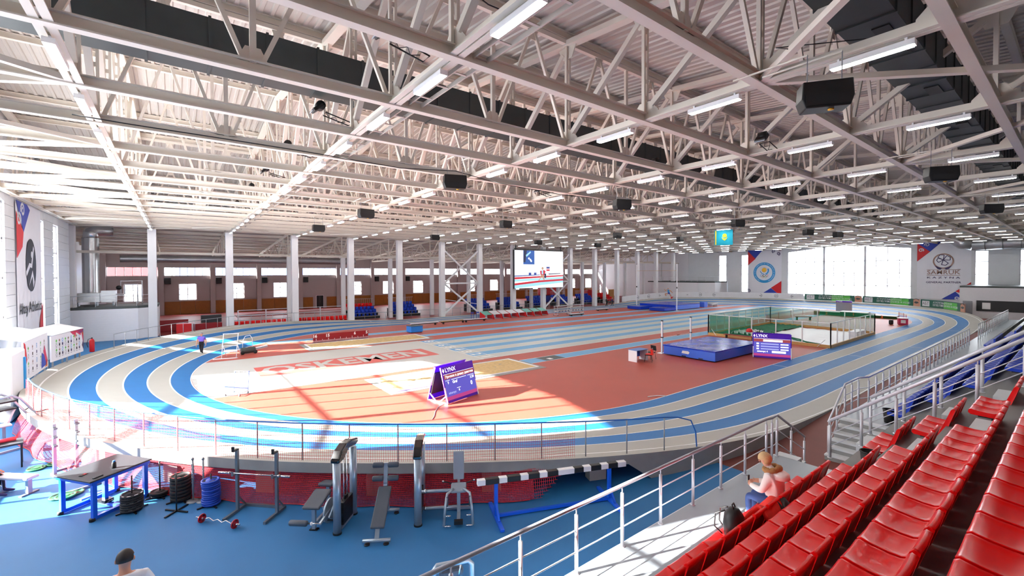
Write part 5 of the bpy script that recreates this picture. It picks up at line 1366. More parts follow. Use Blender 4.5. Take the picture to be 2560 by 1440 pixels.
for z in (0.35, 0.6, 0.85, 1.05): q = MB(); q.cyl((-0.35, 0.36, z), (0.35, 0.36, z), 0.014, 6); q.build('rung', 'white', r)
for x in (-0.12, 0.12): q = MB(); q.cyl((x, 0.36, 0.3), (x, 0.38, 1.05), 0.012, 6); q.build('wire', 'white', r)
q = MB(); q.bar((-0.5, -0.1, 0.4), (0.5, 0.1, 0.28), 0.05, 0.05); q.build('shelf_bar', 'facade_blue', r)
q = MB(); q.tube([(18.1, 11.9, 0.02), (17.8, 12.15, 0.02), (17.3, 12.3, 0.02)], 0.02, 6); tag(q.build('tape_strip', 'white'), 'small white strip on the red floor at the near track edge', 'strip')
# ================================================================== BANNERS, SCREEN, FAR SIDE
def disc(q, c, r0, r1, n=40, a0=0, a1=2*PI, z=0):
    for i in range(n):
        t0, t1 = a0+(a1-a0)*i/n, a0+(a1-a0)*(i+1)/n
        q.add([(c[0]+r0*math.cos(t0), c[1]+r0*math.sin(t0), z), (c[0]+r1*math.cos(t0), c[1]+r1*math.sin(t0), z), (c[0]+r1*math.cos(t1), c[1]+r1*math.sin(t1), z), (c[0]+r0*math.cos(t1), c[1]+r0*math.sin(t1), z)], [(0, 1, 2, 3)])
def cloth(w_, h_, amp, m_, parent, nx=48):
    vs = []; fs = []
    for i in range(nx+1):
        x = -w_/2+w_*i/nx
        for j in range(7): vs.append((x, h_*j/6, amp*math.sin(i*0.9)*(0.4+0.6*(1-j/6))))
    for i in range(nx):
        for j in range(6): a = i*7+j; fs.append((a, a+7, a+8, a+1))
    q = MB(); q.smooth = True; q.add(vs, fs)
    # back sheet gives the banner thickness
    q.add([(-w_/2, 0, -0.05), (w_/2, 0, -0.05), (w_/2, h_, -0.05), (-w_/2, h_, -0.05)], [(3, 2, 1, 0)])
    return q.build('sheet', m_, parent)
def shp(poly, m_, parent, name='print', z=0.03):
    q = MB(); q.add([(x, y, z) for x, y in poly], [tuple(range(len(poly)))]); return q.build(name, m_, parent)
def scroll(parent, c, r, m_, flip=1, rot=0.0, turns=1.4, wd=0.12):
    q = MB(); n = 30; P = []
    for i in range(n+1):
        t = i/n; a = rot+flip*turns*2*PI*t; rr = r*(0.25+0.75*t); P.append((c[0]+rr*math.cos(a), c[1]+rr*math.sin(a)))
    for i in range(n):
        a, b_ = Vector(P[i]), Vector(P[i+1]); t = (b_-a).normalized(); nn = Vector((-t.y, t.x))*wd*r*1.6
        q.add([(*(a-nn), 0.036), (*(b_-nn), 0.036), (*(b_+nn), 0.036), (*(a+nn), 0.036)], [(0, 1, 2, 3)])
    return q.build('ornament', m_, parent)
def banner(loc, xa, w_, h_, lab, kind):
    r = bpy.data.objects.new('banner', None); COL.objects.link(r); r.matrix_world = frame(loc, xa, (0, 0, 1)); tag(r, lab, 'banner')
    cloth(w_, h_, 0.02, 'banner_white', r)
    W, Hh = w_/2, h_
    if kind == 'olympic':
        shp([(-W, Hh), (-W+0.9*W, Hh), (-W*0.55, Hh*0.80), (-W, Hh*0.98)], 'print_blue', r); shp([(-W, Hh*0.985), (-W*0.52, Hh*0.80), (-W, Hh*0.64)], 'print_red', r)
        shp([(W, Hh*0.28), (W, 0), (W*0.78, 0), (W*0.4, Hh*0.12)], 'print_red', r); shp([(W*0.78, 0), (-W*0.05, 0), (W*0.4, Hh*0.115)], 'print_blue', r)
        scroll(r, (W*0.55, Hh*0.96), 0.32, 'print_navy', 1, 2); scroll(r, (W*0.82, Hh*0.9), 0.32, 'print_navy', -1, 1); scroll(r, (W*0.9, Hh*0.985), 0.25, 'print_navy', 1, 0)
        scroll(r, (-W*0.93, 0.3), 0.35, 'print_navy', 1, 0)
        q = MB(); disc(q, (0, Hh*0.47), 1.45, 1.95, 64, z=0.034); q.build('ring', 'print_cyan', r)
        q = MB(); disc(q, (0, Hh*0.53), 0.0, 0.42, 32, z=0.036); q.build('sun', 'print_gold', r)
        q = MB(); disc(q, (0, Hh*0.52), 0.62, 0.74, 24, PI*1.05, PI*1.5, z=0.036); disc(q, (0, Hh*0.52), 0.62, 0.86, 24, PI*1.6, PI*2.15, z=0.036); q.build('swoosh', 'print_cyan', r)
        for i, m_ in enumerate(('print_cyan', 'print_black', 'print_red', 'print_gold', 'print_green')):
            q = MB(); disc(q, ((-0.5+0.5*(i if i < 3 else i-2.5)), Hh*0.40-(0 if i < 3 else 0.2)), 0.17, 0.22, 24, z=0.038); q.build('ring_small', m_, r)
        for i, t_ in enumerate('NATIONAL OLYMPIC COMMITTEE OF THE REPUBLIC OF KAZAKHSTAN'):
            if t_ == ' ': continue
            a = PI*1.32-i*2*PI*0.83/55; F = Matrix.Translation((1.7*math.cos(a), Hh*0.47+1.7*math.sin(a), 0.037)) @ Matrix.Rotation(a-PI/2, 4, 'Z'); text_mesh('lettering', t_, 0.26, 'banner_white', r, F, smooth_res=1)
    elif kind == 'partner':
        shp([(-W, Hh*0.985), (-W*0.05, Hh), (-W*0.5, Hh*0.83)], 'print_blue', r); shp([(-W, Hh*0.86), (-W*0.5, Hh*0.83), (-W, Hh*0.66)], 'print_red', r); shp([(-W, Hh*0.985), (-W*0.5, Hh*0.83), (-W, Hh*0.86)], 'print_red', r)
        scroll(r, (-W*0.62, Hh*0.955), 0.3, 'banner_white', 1, 1); scroll(r, (-W*0.85, Hh*0.86), 0.3, 'banner_white', -1, 2)
        shp([(W, Hh*0.30), (W, 0.4), (W*0.45, Hh*0.14)], 'print_red', r); shp([(W*0.8, 0), (-W*0.05, 0), (W*0.45, Hh*0.135)], 'print_blue', r)
        scroll(r, (W*0.82, Hh*0.06), 0.35, 'banner_white', 1, 0); scroll(r, (W*0.5, Hh*0.02), 0.3, 'banner_white', -1, 0)
        q = MB(); disc(q, (0, Hh*0.66), 0.78, 1.12, 48, z=0.034); q.build('globe', 'print_bronze', r)
        q = MB(); disc(q, (0, Hh*0.66), 0.0, 0.95, 48, z=0.036); q.build('globe_centre', 'banner_white', r)
        for (a0, rr) in ((0.5, 0.72), (2.0, 0.72), (3.2, 0.62), (5.0, 0.72)):
            q = MB(); c = (0.0, Hh*0.68); pts = [(c[0], c[1]), (c[0]+rr*math.cos(a0-0.55), c[1]+rr*math.sin(a0-0.55)), (c[0]+rr*1.15*math.cos(a0), c[1]+rr*1.15*math.sin(a0)), (c[0]+rr*math.cos(a0+0.55), c[1]+rr*math.sin(a0+0.55))]
            for p0, p1 in zip(pts, pts[1:]+pts[:1]):
                a, b_ = Vector(p0), Vector(p1); t = (b_-a).normalized(); nn = Vector((-t.y, t.x))*0.045; q.add([(*(a-nn), 0.038), (*(b_-nn), 0.038), (*(b_+nn), 0.038), (*(a+nn), 0.038)], [(0, 1, 2, 3)])
            q.build('bird_wing', 'print_navy', r)
        for s_ in (-1, 1):
            shp([(s_*0.1, Hh*0.535), (s_*0.5, Hh*0.555), (s_*0.95, Hh*0.585), (s_*0.6, Hh*0.525), (s_*0.3, Hh*0.515)][::s_], 'print_navy', r, z=0.038)
        def tx(t_, y, wd, sz, m_): text_mesh('lettering', t_, sz, m_, r, Matrix.Translation((0, y, 0.036)), width=wd, bold=0.004)
        shp([(-W*0.62, Hh*0.51), (W*0.62, Hh*0.51), (W*0.62, Hh*0.516), (-W*0.62, Hh*0.516)], 'print_bronze', r); shp([(-W*0.62, Hh*0.41), (W*0.62, Hh*0.41), (W*0.62, Hh*0.416), (-W*0.62, Hh*0.416)], 'print_bronze', r)
        tx('SAMRUK', Hh*0.463, W*1.22, 0.85, 'print_bronze'); tx('K A Z Y N A', Hh*0.372, W*1.22, 0.36, 'print_navy'); tx('GENERAL PARTNER', Hh*0.29, W*1.3, 0.36, 'print_navy')
    else:
        shp([(-W, Hh), (-W*0.2, Hh), (W*0.02, Hh*0.97), (-W*0.5, Hh*0.80)], 'print_blue', r); shp([(-W, Hh*0.93), (-W*0.5, Hh*0.80), (-W*0.6, Hh*0.7), (-W, Hh*0.62)], 'print_red', r)
        scroll(r, (-W*0.55, Hh*0.95), 0.4, 'banner_white', 1, 1); scroll(r, (-W*0.82, Hh*0.88), 0.4, 'banner_white', -1, 2)
        shp([(W, Hh*0.3), (W, 0.3), (W*0.65, 0.6), (W*0.75, Hh*0.2)], 'print_red', r); shp([(W*0.65, 0.6), (W, 0.3), (W*0.6, 0), (W*0.2, 0)], 'print_red', r)
        q = MB(); n = 32
        q.add([(0.1+1.15*math.cos(2*PI*i/n), Hh*0.58+1.55*math.sin(2*PI*i/n), 0.034) for i in range(n)], [tuple(range(n))]); q.build('emblem', 'print_black', r)
        shp([(-1.0, Hh*0.50), (-0.2, Hh*0.565), (0.25, Hh*0.56), (0.75, Hh*0.70), (0.6, Hh*0.72), (0.1, Hh*0.59), (-0.35, Hh*0.595), (-1.1, Hh*0.53)], 'banner_white', r, z=0.037)
        shp([(-0.5, Hh*0.43), (0.35, Hh*0.545), (0.75, Hh*0.46), (0.5, Hh*0.42), (0.3, Hh*0.5)], 'banner_white', r, z=0.037)
        q = MB(); disc(q, (0.25, Hh*0.655), 0.0, 0.2, 20, z=0.037); q.build('head', 'banner_white', r)
        text_mesh('lettering', 'Altay Athletics', 0.85, 'print_black', r, Matrix.Translation((0.0, Hh*0.28, 0.036)), width=w_*0.92, bold=0.012)
    return r
banner((XW-0.09, 37.35, 1.9), (0, -1, 0), 6.0, 8.15, 'white banner with round blue emblem left of the big far window', 'olympic')
banner((XW-0.09, 12.8, 1.8), (0, -1, 0), 5.7, 8.4, 'white banner with bronze lettering right of the big far window', 'partner')
banner((XL+0.1, 37.9, 1.5), (0, 1, 0), 5.6, 8.3, 'tall white banner with black runner emblem on the left wall', 'athletics')
# video screen on the colonnade
r = bpy.data.objects.new('video_screen', None); COL.objects.link(r); r.matrix_world = frame((44.9, 51.6, 3.5), (1, 0, 0), (0, 0, 1)); tag(r, 'large bright video screen showing a long jumper in front of the columns', 'screen')
q = MB(); q.b(-5.0, 5.0, -0.05, 5.75, -0.35, -0.01); q.build('cabinet', 'black', r)
def sp(poly, m_, z=0.0): return shp(poly, m_, r, 'picture', z)
sp([(-4.95, 0), (4.95, 0), (4.95, 5.7), (-4.95, 5.7)], 'scr_white')
sp([(-4.95, 0.45), (4.95, 1.2), (4.95, 0.75), (-4.95, 0.0)], 'scr_cyan', 0.004); sp([(-4.95, 0.45), (0.2, 0.85), (4.95, 1.05), (4.95, 1.35), (0, 1.15), (-4.95, 0.75)], 'scr_red', 0.006)
sp([(-4.95, 1.0), (4.95, 1.35), (4.95, 1.65), (-4.95, 1.3)], 'scr_cyan', 0.005); sp([(-4.95, 1.35), (4.95, 1.75), (4.95, 1.95), (-4.95, 1.65)], 'scr_red', 0.006)
sp([(-4.95, 1.75), (0, 1.95), (0, 2.05), (-4.95, 1.9)], 'scr_navy', 0.007); sp([(1.8, 2.05), (4.4, 2.15), (4.4, 2.25), (1.8, 2.2)], 'scr_dark', 0.007)
sp([(-3.3, 3.6), (-1.1, 3.6), (-1.1, 5.7), (-3.3, 5.7)], 'scr_blue', 0.004); sp([(-3.3, 3.9), (-2.9, 3.9), (-2.6, 5.7), (-3.2, 5.7)], 'scr_dark', 0.006); sp([(-2.7, 4.7), (-1.8, 5.4), (-1.9, 5.6), (-2.8, 5.0)], 'scr_cyan', 0.007)
for (x, y) in ((-2.2, 4.5), (-1.9, 4.3), (-1.75, 4.1)):
    q = MB(); disc(q, (x, y), 0, 0.16, 14, z=0.008); q.build('picture', 'scr_white', r)
for x in (-2.0, -0.95): sp([(x-0.25, 1.95), (x+0.25, 1.95), (x+0.25, 2.35), (x-0.25, 2.35)], 'scr_navy', 0.007)
for (y0, m_) in ((3.0, 'scr_navy'), (2.95, 'scr_red'), (2.6, 'scr_red')): sp([(1.35, y0), (2.05, y0), (2.05, y0+0.25), (1.35, y0+0.25)], m_, 0.007+y0*0.0005)
sp([(0.2, 1.75), (0.75, 1.75), (1.2, 2.5), (0.9, 2.75), (0.0, 2.6)], 'scr_red', 0.008); sp([(0.35, 2.1), (0.7, 2.1), (0.65, 2.7), (0.4, 2.75)], 'scr_cyan', 0.009)
q = MB(); disc(q, (0.55, 3.0), 0, 0.22, 16, z=0.009); q.build('picture', 'scr_skin', r)
sp([(0.25, 2.0), (0.0, 1.5), (-0.35, 1.1), (-0.15, 1.1), (0.4, 1.8), (0.75, 1.2), (1.0, 1.2), (0.7, 2.0)], 'scr_skin', 0.009); sp([(0.9, 1.5), (1.3, 1.5), (1.3, 2.2), (0.9, 2.2)], 'scr_dark', 0.008)
q = MB(); q.bar((-4.6, 5.75, -0.2), (-4.6, 6.6, -0.2), 0.1, 0.1, (1, 0, 0)); q.bar((4.6, 5.75, -0.2), (4.6, 6.6, -0.2), 0.1, 0.1, (1, 0, 0)); q.bar((-4.9, 5.9, -0.2), (4.9, 5.9, -0.2), 0.12, 0.12); q.build('hanger', 'black', r)
# flag
r = bpy.data.objects.new('flag', None); COL.objects.link(r); r.matrix_world = frame((41.0, 20.85, 8.35), (0.25, -1, 0), (0, 0, 1)); tag(r, 'turquoise flag with yellow sun hanging below the trusses', 'flag')
vs = []; fs = []
for i in range(17):
    for j in range(5): vs.append((-0.8+1.6*i/16, 1.42*j/4, 0.02*math.sin(i*1.1)))
for i in range(16):
    for j in range(4): a = i*5+j; fs.append((a, a+5, a+6, a+1))
q = MB(); q.smooth = True; q.add(vs, fs); q.add([(-0.8, 0, -0.03), (0.8, 0, -0.03), (0.8, 1.42, -0.03), (-0.8, 1.42, -0.03)], [(3, 2, 1, 0)]); q.build('cloth', 'flag_blue', r)
q = MB(); disc(q, (0.1, 0.88), 0, 0.19, 20, z=0.03); q.build('sun', 'flag_yellow', r)
shp([(0.1, 0.40), (0.28, 0.55), (0.36, 0.78), (0.24, 0.66), (0.1, 0.58), (-0.04, 0.66), (-0.16, 0.78), (-0.08, 0.55)], 'flag_yellow', r, 'eagle', 0.03); shp([(-0.72, 0.05), (-0.62, 0.05), (-0.62, 1.37), (-0.72, 1.37)], 'flag_yellow', r, 'ornament_band', 0.03)
q = MB(); q.cyl((-1.5, 1.44, 0), (1.55, 1.44, 0), 0.02, 6); q.build('rod', 'rail_white', r)
for sx in (-1.45, 1.45): q = MB(); q.cyl((sx, 1.44, 0), (sx, 1.55, 0), 0.01, 5); q.build('cord', 'rail_white', r)
# loudspeakers
def speaker_(x, y, z, rz, lab):
    r = thing('loudspeaker', (x, y, z), rz, lab, 'loudspeaker', 'hanging loudspeakers')
    T = Matrix(((1, 0, 0, 0), (0, 0, 1, 0), (0, 1, 0, 0), (0, 0, 0, 1)))
    q = MB(); q.prism([(-0.36, -0.24), (0.36, -0.24), (0.42, -0.06), (0.40, 0.25), (-0.40, 0.25), (-0.42, -0.06)], -0.2, 0.2, T); q.build('cabinet', 'black', r, bevel=0.02)
    q = MB(); q.box((0, -0.205, -0.1), (0.7, 0.012, 0.2)); q.build('grille', 'rubber', r)
    q = MB(); q.lathe([(0.05, 0), (0.05, 0.02)], (0.1, -0.02, -0.255), 12); q.build('horn_throat', 'print_gold', r)
    yt = min(NODE, key=lambda v: abs(v-y)); d_ = yt-y
    for sx in (-0.28, 0.28):
        q = MB(); q.cyl((sx, 0, 0.24), (sx, 0, ZB-z-0.03), 0.01, 5); q.build('chain', 'post_grey', r)
        e = Matrix.Rotation(-rz, 3, 'Z') @ Vector((0, d_, 0)); q = MB(); q.bar((sx, 0, ZB-z-0.03), (sx+e.x, e.y, ZB-z-0.03), 0.03, 0.03); q.build('support_bar', 'steel_cream', r)
sp_lines = [('line above the near stand', -55, [(9.74, 3.05), (20.6, 3.05), (34.0, 3.1)]), ('line above the near infield', -20, [(8.1, 13.99), (17.24, 13.75), (30.0, 14.28), (41.67, 14.1), (46.4, 13.4)]),
            ('middle line of the hall', 5, [(8.39, 24.2), (17.77, 23.9), (31.1, 25.3), (39.8, 24.6), (49.2, 24.75)]), ('line toward the colonnade', 0, [(8.31, 34.0), (19.0, 36.5), (31.1, 36.0), (39.9, 35.4)])]
for (nm, rz_, pts_) in sp_lines:
    for i, (x, y) in enumerate(pts_): speaker_(x, y, 9.05, math.radians(rz_), 'black loudspeaker hung in the %s, %s from the left' % (nm, od(i)))
# small wall speakers in the side hall
for i, xk in enumerate((0, 1, 2, 3, 4, 5, 6)):
    q = MB(); q.box((0, 0, 0), (0.7, 0.4, 0.9)); o = q.build('wall_speaker', 'black', None, loc=(PIL[xk+1]+0.75, YS-0.36, 5.55-0.75), bevel=0.04); tag(o, 'small black speaker on the side hall wall, %s from the left' % od(i), 'loudspeaker', 'side hall speakers')
# floodlights
def flood(x, y, z, rz, lab):
    r = thing('floodlight', (x, y, z), rz, lab, 'floodlight', 'black floodlights')
    q = MB(); q.tube([(0.9, -0.16, -0.18), (0.15, -0.16, -0.02), (0.15, 0.16, -0.02), (0.9, 0.16, -0.18)], 0.018, 6, closed=True); q.build('bracket', 'black', r)
    T = Matrix.Rotation(-0.7, 4, 'Y')
    q = MB(); q.box((-0.05, 0, 0.1), (0.34, 0.36, 0.1), T.to_3x3()); q.build('housing', 'black', r, bevel=0.02)
    q = MB(); q.box((-0.115, 0, 0.055), (0.3, 0.32, 0.02), T.to_3x3()); q.build('lens', 'flood_glass', r)
    q = MB(); q.lathe([(0.13, -0.12), (0.13, 0.12)], (0.03, 0, 0.19), 14, 'y'); q.build('ballast', 'black', r)
    q = MB(); q.tube([(0.2, 0, 0), (0.3, 0.06, -0.1), (0.45, -0.05, -0.08), (0.55, 0.05, -0.18), (0.75, 0, -0.14)], 0.01, 5); q.build('cable', 'black', r)
for i, y in enumerate((8.7, 13.9, 18.7, 23.7, 28.7, 36.0)): flood(3.45, y, 10.55, 0.0, 'black floodlight on the third roof truss, %s from the near stand' % od(i))
for i, y in enumerate((6.6, 10.7, 17.9)): flood(15.5, y, 10.1, 0.0, 'black floodlight on the fifth roof truss, %s from the near stand' % od(i))
# loose cables
def cable(pts, lab, r_=0.014): q = MB(); q.tube(pts, r_, 5); tag(q.build('cable', 'black'), lab, 'cable')
cable([(-1.8, 13.9, 9.35), (-0.8, 13.9, 9.33), (1.0, 13.9, 9.33), (3.0, 13.9, 9.32), (6.0, 14.0, 9.28), (8.2, 14.1, 9.5), (10, 14.1, 9.3), (13.5, 14.1, 9.2), (17, 14.1, 9.3), (19.2, 14.1, 9.5)], 'black cable sagging from the left to the second loudspeaker')
cable([(8.2, 3.1, 9.5), (9.5, 3.8, 10.2), (11.5, 2.8, 10.6), (14, 2.6, 11.0)], 'thin black wire near the big loudspeaker above the stand', 0.01)
cable([(5.0, 9.6, 13.2), (6.8, 9.9, 13.0), (8.4, 10.0, 13.1)], 'black wire under the roof deck near the top', 0.02)
# ---------------------------------------------------------------- boundary boards on the far bend
def trackpoint_r(ang, w_, dz=0):
    n = Vector((math.cos(ang), math.sin(ang), 0)); s = (ang+PI/2)*RIN; Lc = PI*RIN
    f = min(smooth((s+6)/18), smooth((Lc-s+6)/18))
    return Vector((CXB, CYO, 0))+n*(RIN+w_)+Vector((0, 0, BANK*f*w_+dz))
def arcboard(a0, a1, h, m_, name, lab, cat='board', n=16, z0=0.05):
    q = MB()
    for i in range(n):
        t0, t1 = a0+(a1-a0)*i/n, a0+(a1-a0)*(i+1)/n
        for w_ in (FW, FW+0.06): q.quad(trackpoint_r(t0, w_, z0), trackpoint_r(t1, w_, z0), trackpoint_r(t1, w_, h), trackpoint_r(t0, w_, h))
        q.quad(trackpoint_r(t0, FW, h), trackpoint_r(t1, FW, h), trackpoint_r(t1, FW+0.06, h), trackpoint_r(t0, FW+0.06, h))
    return tag(q.build(name, m_), lab, cat)
D = math.radians
wb_ = arcboard(D(2), D(86), 1.05, 'board_white', 'advert_board', 'long white advertising board around the far bend')
for i in range(12):
    a = D(6+i*6.4); p = trackpoint_r(a, FW-0.015, 0.55); q = MB(); disc(q, (0, 0), 0.26, 0.34, 18); q.prism([(-0.2, -0.1), (0.2, -0.1), (0.2, 0.06), (-0.2, 0.06)], 0, 0.004); o = q.build('faint_logo', 'print_grey', wb_); o.matrix_local = frame(p, (math.sin(a), -math.cos(a), 0), (0, 0, 1))
gl_ = ['first green advertising board right of the white board', 'second green advertising board on the far bend', 'third green advertising board nearest the right']
for i, (a0, a1) in enumerate(((D(-17), D(1.5)), (D(-39), D(-20)), (D(-60), D(-42)))):
    g_ = arcboard(a0, a1, 1.05, 'print_teal', 'green_board', gl_[i])
    am = (a0+a1)/2
    def onb(ang, poly, m_, nm='print', dz=0.5):
        p = trackpoint_r(ang, FW-0.015, dz); q = MB(); q.add([(x, y, 0.01) for x, y in poly], [tuple(range(len(poly)))]); o = q.build(nm, m_, g_); o.matrix_local = frame(p, (math.sin(ang), -math.cos(ang), 0), (0, 0, 1)); return o
    onb(a1-D(2.2), [(-0.6, -0.32), (0.6, -0.32), (0.6, 0.4), (-0.6, 0.4)], 'board_white', 'logo_card')
    p = trackpoint_r(a1-D(2.2), FW-0.04, 0.54); text_mesh('lettering', 'АБТ', 0.55, 'duct_dark', g_, frame(p, (math.sin(a1-D(2.2)), -math.cos(a1-D(2.2)), 0), (0, 0, 1)))
    for k in range(7):
        ang = a1-D(6)-(a1-a0-D(7))*k/7; onb(ang, [(-0.42, -0.42), (0.42, -0.42), (0.42, 0.46), (-0.42, 0.46)], 'print_green' if k > 2 else 'print_teal', 'field')
    for j, (t_, dz) in enumerate((('АГРОПРОМЫШЛЕННАЯ', 0.76), ('ВЗГЛЯД ПРОФЕССИОНАЛОВ НА РОССИЮ', 0.42))):
        n_ = len(t_)
        for k, ch in enumerate(t_):
            if ch == ' ': continue
            ang = a1-D(5.3)-(a1-a0-D(6.5))*(k+0.5)/n_*(1.0 if j else 0.75); p = trackpoint_r(ang, FW-0.05, dz); text_mesh('lettering', ch, 0.34, 'board_white', g_, frame(p, (math.sin(ang), -math.cos(ang), 0), (0, 0, 1)), smooth_res=1)
    e_ = arcboard(a0-D(2.6), a0-D(0.1), 1.05, 'skin', 'photo_board', ['board with a close-up of an eye after the first green board', 'board with a close-up of an eye after the second green board', 'dark end board of the advertising row'][i])
    am = a0-D(1.3); p = trackpoint_r(am, FW-0.02, 0.55); q = MB(); q.prism([(-0.4, 0), (-0.1, 0.18), (0.3, 0.12), (0.4, -0.02), (0, -0.14)], 0, 0.004); o = q.build('eye', 'duct_dark', e_); o.matrix_local = frame(p, (math.sin(am), -math.cos(am), 0), (0, 0, 1))
    q = MB(); q.tube([(0.45*math.cos(t), 0.3+0.22*math.sin(t), 0.005) for t in [0.3+i2*0.3 for i2 in range(9)]], 0.04, 5); o = q.build('brow', 'duct_dark', e_); o.matrix_local = frame(p, (math.sin(am), -math.cos(am), 0), (0, 0, 1))
# athlete cut-out standing behind the boards
r = bpy.data.objects.new('athlete_cutout', None); COL.objects.link(r); r.matrix_world = frame((75.2, 49.0, 1.2), (0.62, -0.78, 0), (0, 0, 1)); tag(r, 'cut-out display of a running athlete in blue on the far bend', 'display')
def cut(poly, m_, z0=0.0): q = MB(); q.prism(poly, z0, z0+0.03); q.build('cut_shape', m_, r)
cut([(-0.1, 1.35), (0.25, 1.3), (0.3, 0.75), (-0.05, 0.8)], 'print_cyan'); cut([(-0.05, 0.8), (0.35, 0.75), (0.4, 0.45), (0.0, 0.5)], 'print_blue', 0.01)
cut([(0.0, 0.6), (0.05, 0.45), (-0.35, 0.45), (-0.25, 0.1), (-0.45, 0.1), (-0.6, 0.5), (-0.4, 0.65)], 'skin', 0.005); cut([(0.2, 0.5), (0.45, 0.45), (0.7, 0.0), (0.5, -0.05)], 'skin', 0.005)
cut([(0.2, 1.3), (0.6, 1.1), (0.9, 0.7), (0.8, 0.65), (0.5, 0.95), (0.2, 1.1)], 'skin', 0.005); cut([(-0.05, 1.3), (-0.5, 1.0), (-0.7, 1.5), (-0.6, 1.52), (-0.45, 1.2), (-0.05, 1.4)], 'skin', 0.005)
q = MB(); q.lathe([(0.02, -0.13), (0.1, -0.09), (0.13, 0), (0.1, 0.1), (0.02, 0.14)], (0.05, 1.52, 0.015), 12); q.build('head', 'skin', r); cut([(0.5, -0.1), (1.05, 0.0), (0.8, -0.25), (0.75, -0.6), (0.55, -0.5)], 'red', 0.0)
q = MB(); q.b(0.2, 0.5, -1.15, -0.05, -0.03, 0.0); q.build('stand_strip', 'white', r)
# ---------------------------------------------------------------- mezzanine boxes
def mezz(poly, h, lab, rail_pts, m_='wall_white', name='service_block'):
    q = MB(); q.prism(poly, -0.012, h-0.22); q.cur = 1; q.prism(poly, h-0.22, h); o = struct(q.build(name, [m_, 'duct_dark']), lab, 'block')
    n = len(poly)
    for i in range(n):
        a, b_ = Vector(poly[i]), Vector(poly[(i+1) % n]); L = (b_-a).length
        if L < 0.5: continue
        t = (b_-a)/L; nn = Vector((t.y, -t.x))
        for k in range(int((h-0.3)/0.2)):
            p = MB(); F = frame((a.x, a.y, 0.05+k*0.2), (t.x, t.y, 0), (0, 0, 1)); p.b(0.01, L-0.01, 0.006, 0.194, 0.0, 0.02); bo = p.build('siding_board', m_, o); bo.matrix_local = F
    if rail_pts: railing('block_railing', [(x, y, h) for x, y in rail_pts], 'white railing on top of the service block '+lab.split('dark edge ')[1], 'rail_white', h=0.95, gap=1.3, pr=0.025, rr=0.025, wires=2)
    return o
mezz([(-8.85, 51.6), (-2.7, 51.6), (-1.3, 53.0), (-1.3, 56.5), (-8.85, 56.5)], 2.95, 'white service block with dark edge at the left end of the colonnade', [(-8.2, 51.8), (-2.8, 51.8), (-1.5, 53.1), (-1.5, 56)])
mezz([(81.5, 46.5), (84.0, 44.4), (88.8, 44.4), (88.8, 58), (81.5, 58)], 4.0, 'white service block with dark edge in the far left corner', [(81.7, 57), (81.7, 46.7), (84.1, 44.6), (88.5, 44.6)])
o = mezz([(79.5, 9.9), (79.5, YN+0.2), (88.8, YN+0.2), (88.8, 9.9)], 4.0, 'white service block with long black board under the far right windows', None)
q = MB(); q.b(79.40, 79.46, -2, 8.4, 0.9, 2.2); bb = q.build('black_board', 'black'); tag(bb, 'long black board on the far right service block', 'board'); q = MB(); q.b(79.36, 79.40, 7.2, 7.9, 1.15, 1.95); q.build('notice', 'white', bb)
q = MB(); q.b(79.40, 79.47, 8.75, 9.6, 0.0, 2.1); dd = struct(q.build('door_2', 'print_grey'), 'small grey door in the far right service block', 'door'); q = MB(); q.lathe([(0.03, 0), (0.03, 0.03)], (79.39, 9.45, 1.0), 8, 'x'); q.build('door_handle', 'chrome', dd)
# rooftop equipment on the left block
r = thing('air_handler', (-6.0, 54.0, 2.95), 0, 'silver ventilation unit on the left service block', 'air handler')
q = MB(); q.b(-2.2, 0.6, -0.6, 0.6, 0.35, 1.15); q.build('casing', 'duct_silver', r); q = MB(); q.b(0.7, 1.7, -0.5, 0.5, 0.3, 1.35); q.build('fan_box', 'duct_silver', r)
for x in (-2, -0.8, 0.4, 1.5): q = MB(); q.b(x-0.04, x+0.04, -0.5, 0.5, 0, 0.35); q.build('leg', 'steel_grey', r)
q = MB(); q.lathe([(0.2, -0.05), (0.2, 0.05)], (1.9, -0.45, 1.6), 14, 'y'); q.build('valve_wheel', 'black', r)
q = MB(); q.tube([(1.7, -0.4, 1.0), (2.3, -0.4, 1.0), (2.3, -0.4, 1.9), (3.2, -0.4, 1.9), (3.2, -0.4, 0.05)], 0.05, 8); q.build('pipe', 'rail_white', r)
q = MB(); q.tube([(2.0, 0.0, 1.0), (2.0, 0, 2.2), (3.5, 0, 2.2), (3.5, 0, 0.05)], 0.05, 8); q.build('pipe', 'rail_white', r)
# silver flexible ducts of the side hall
r = thing('vertical_duct', (-6.2, 56.0, 2.9), 0, 'foil-wrapped vertical duct rising beside the first columns', 'duct')
q = MB(); pr_ = []
for i in range(60): pr_ += [(0.62, i*0.1), (0.58, i*0.1+0.05)]
q.lathe(pr_, (0, 0, 0.3), 4); q.build('sleeve', 'foil', r)
q = MB(); q.tube([(0, 0, 6.2), (0, 0.1, 6.7), (0.4, 0.4, 7.0), (1.5, 0.6, 7.0)], 0.55, 10); q.build('elbow', 'foil', r)
q = MB(); pr_ = []
for i in range(150): pr_ += [(0.42, i*0.16), (0.38, i*0.16+0.08)]
q.lathe(pr_, (-4.5, 60.5, 7.4), 12, 'x'); tag(q.build('flexible_duct', 'duct_silver'), 'long ribbed silver duct along the side hall ceiling', 'duct')
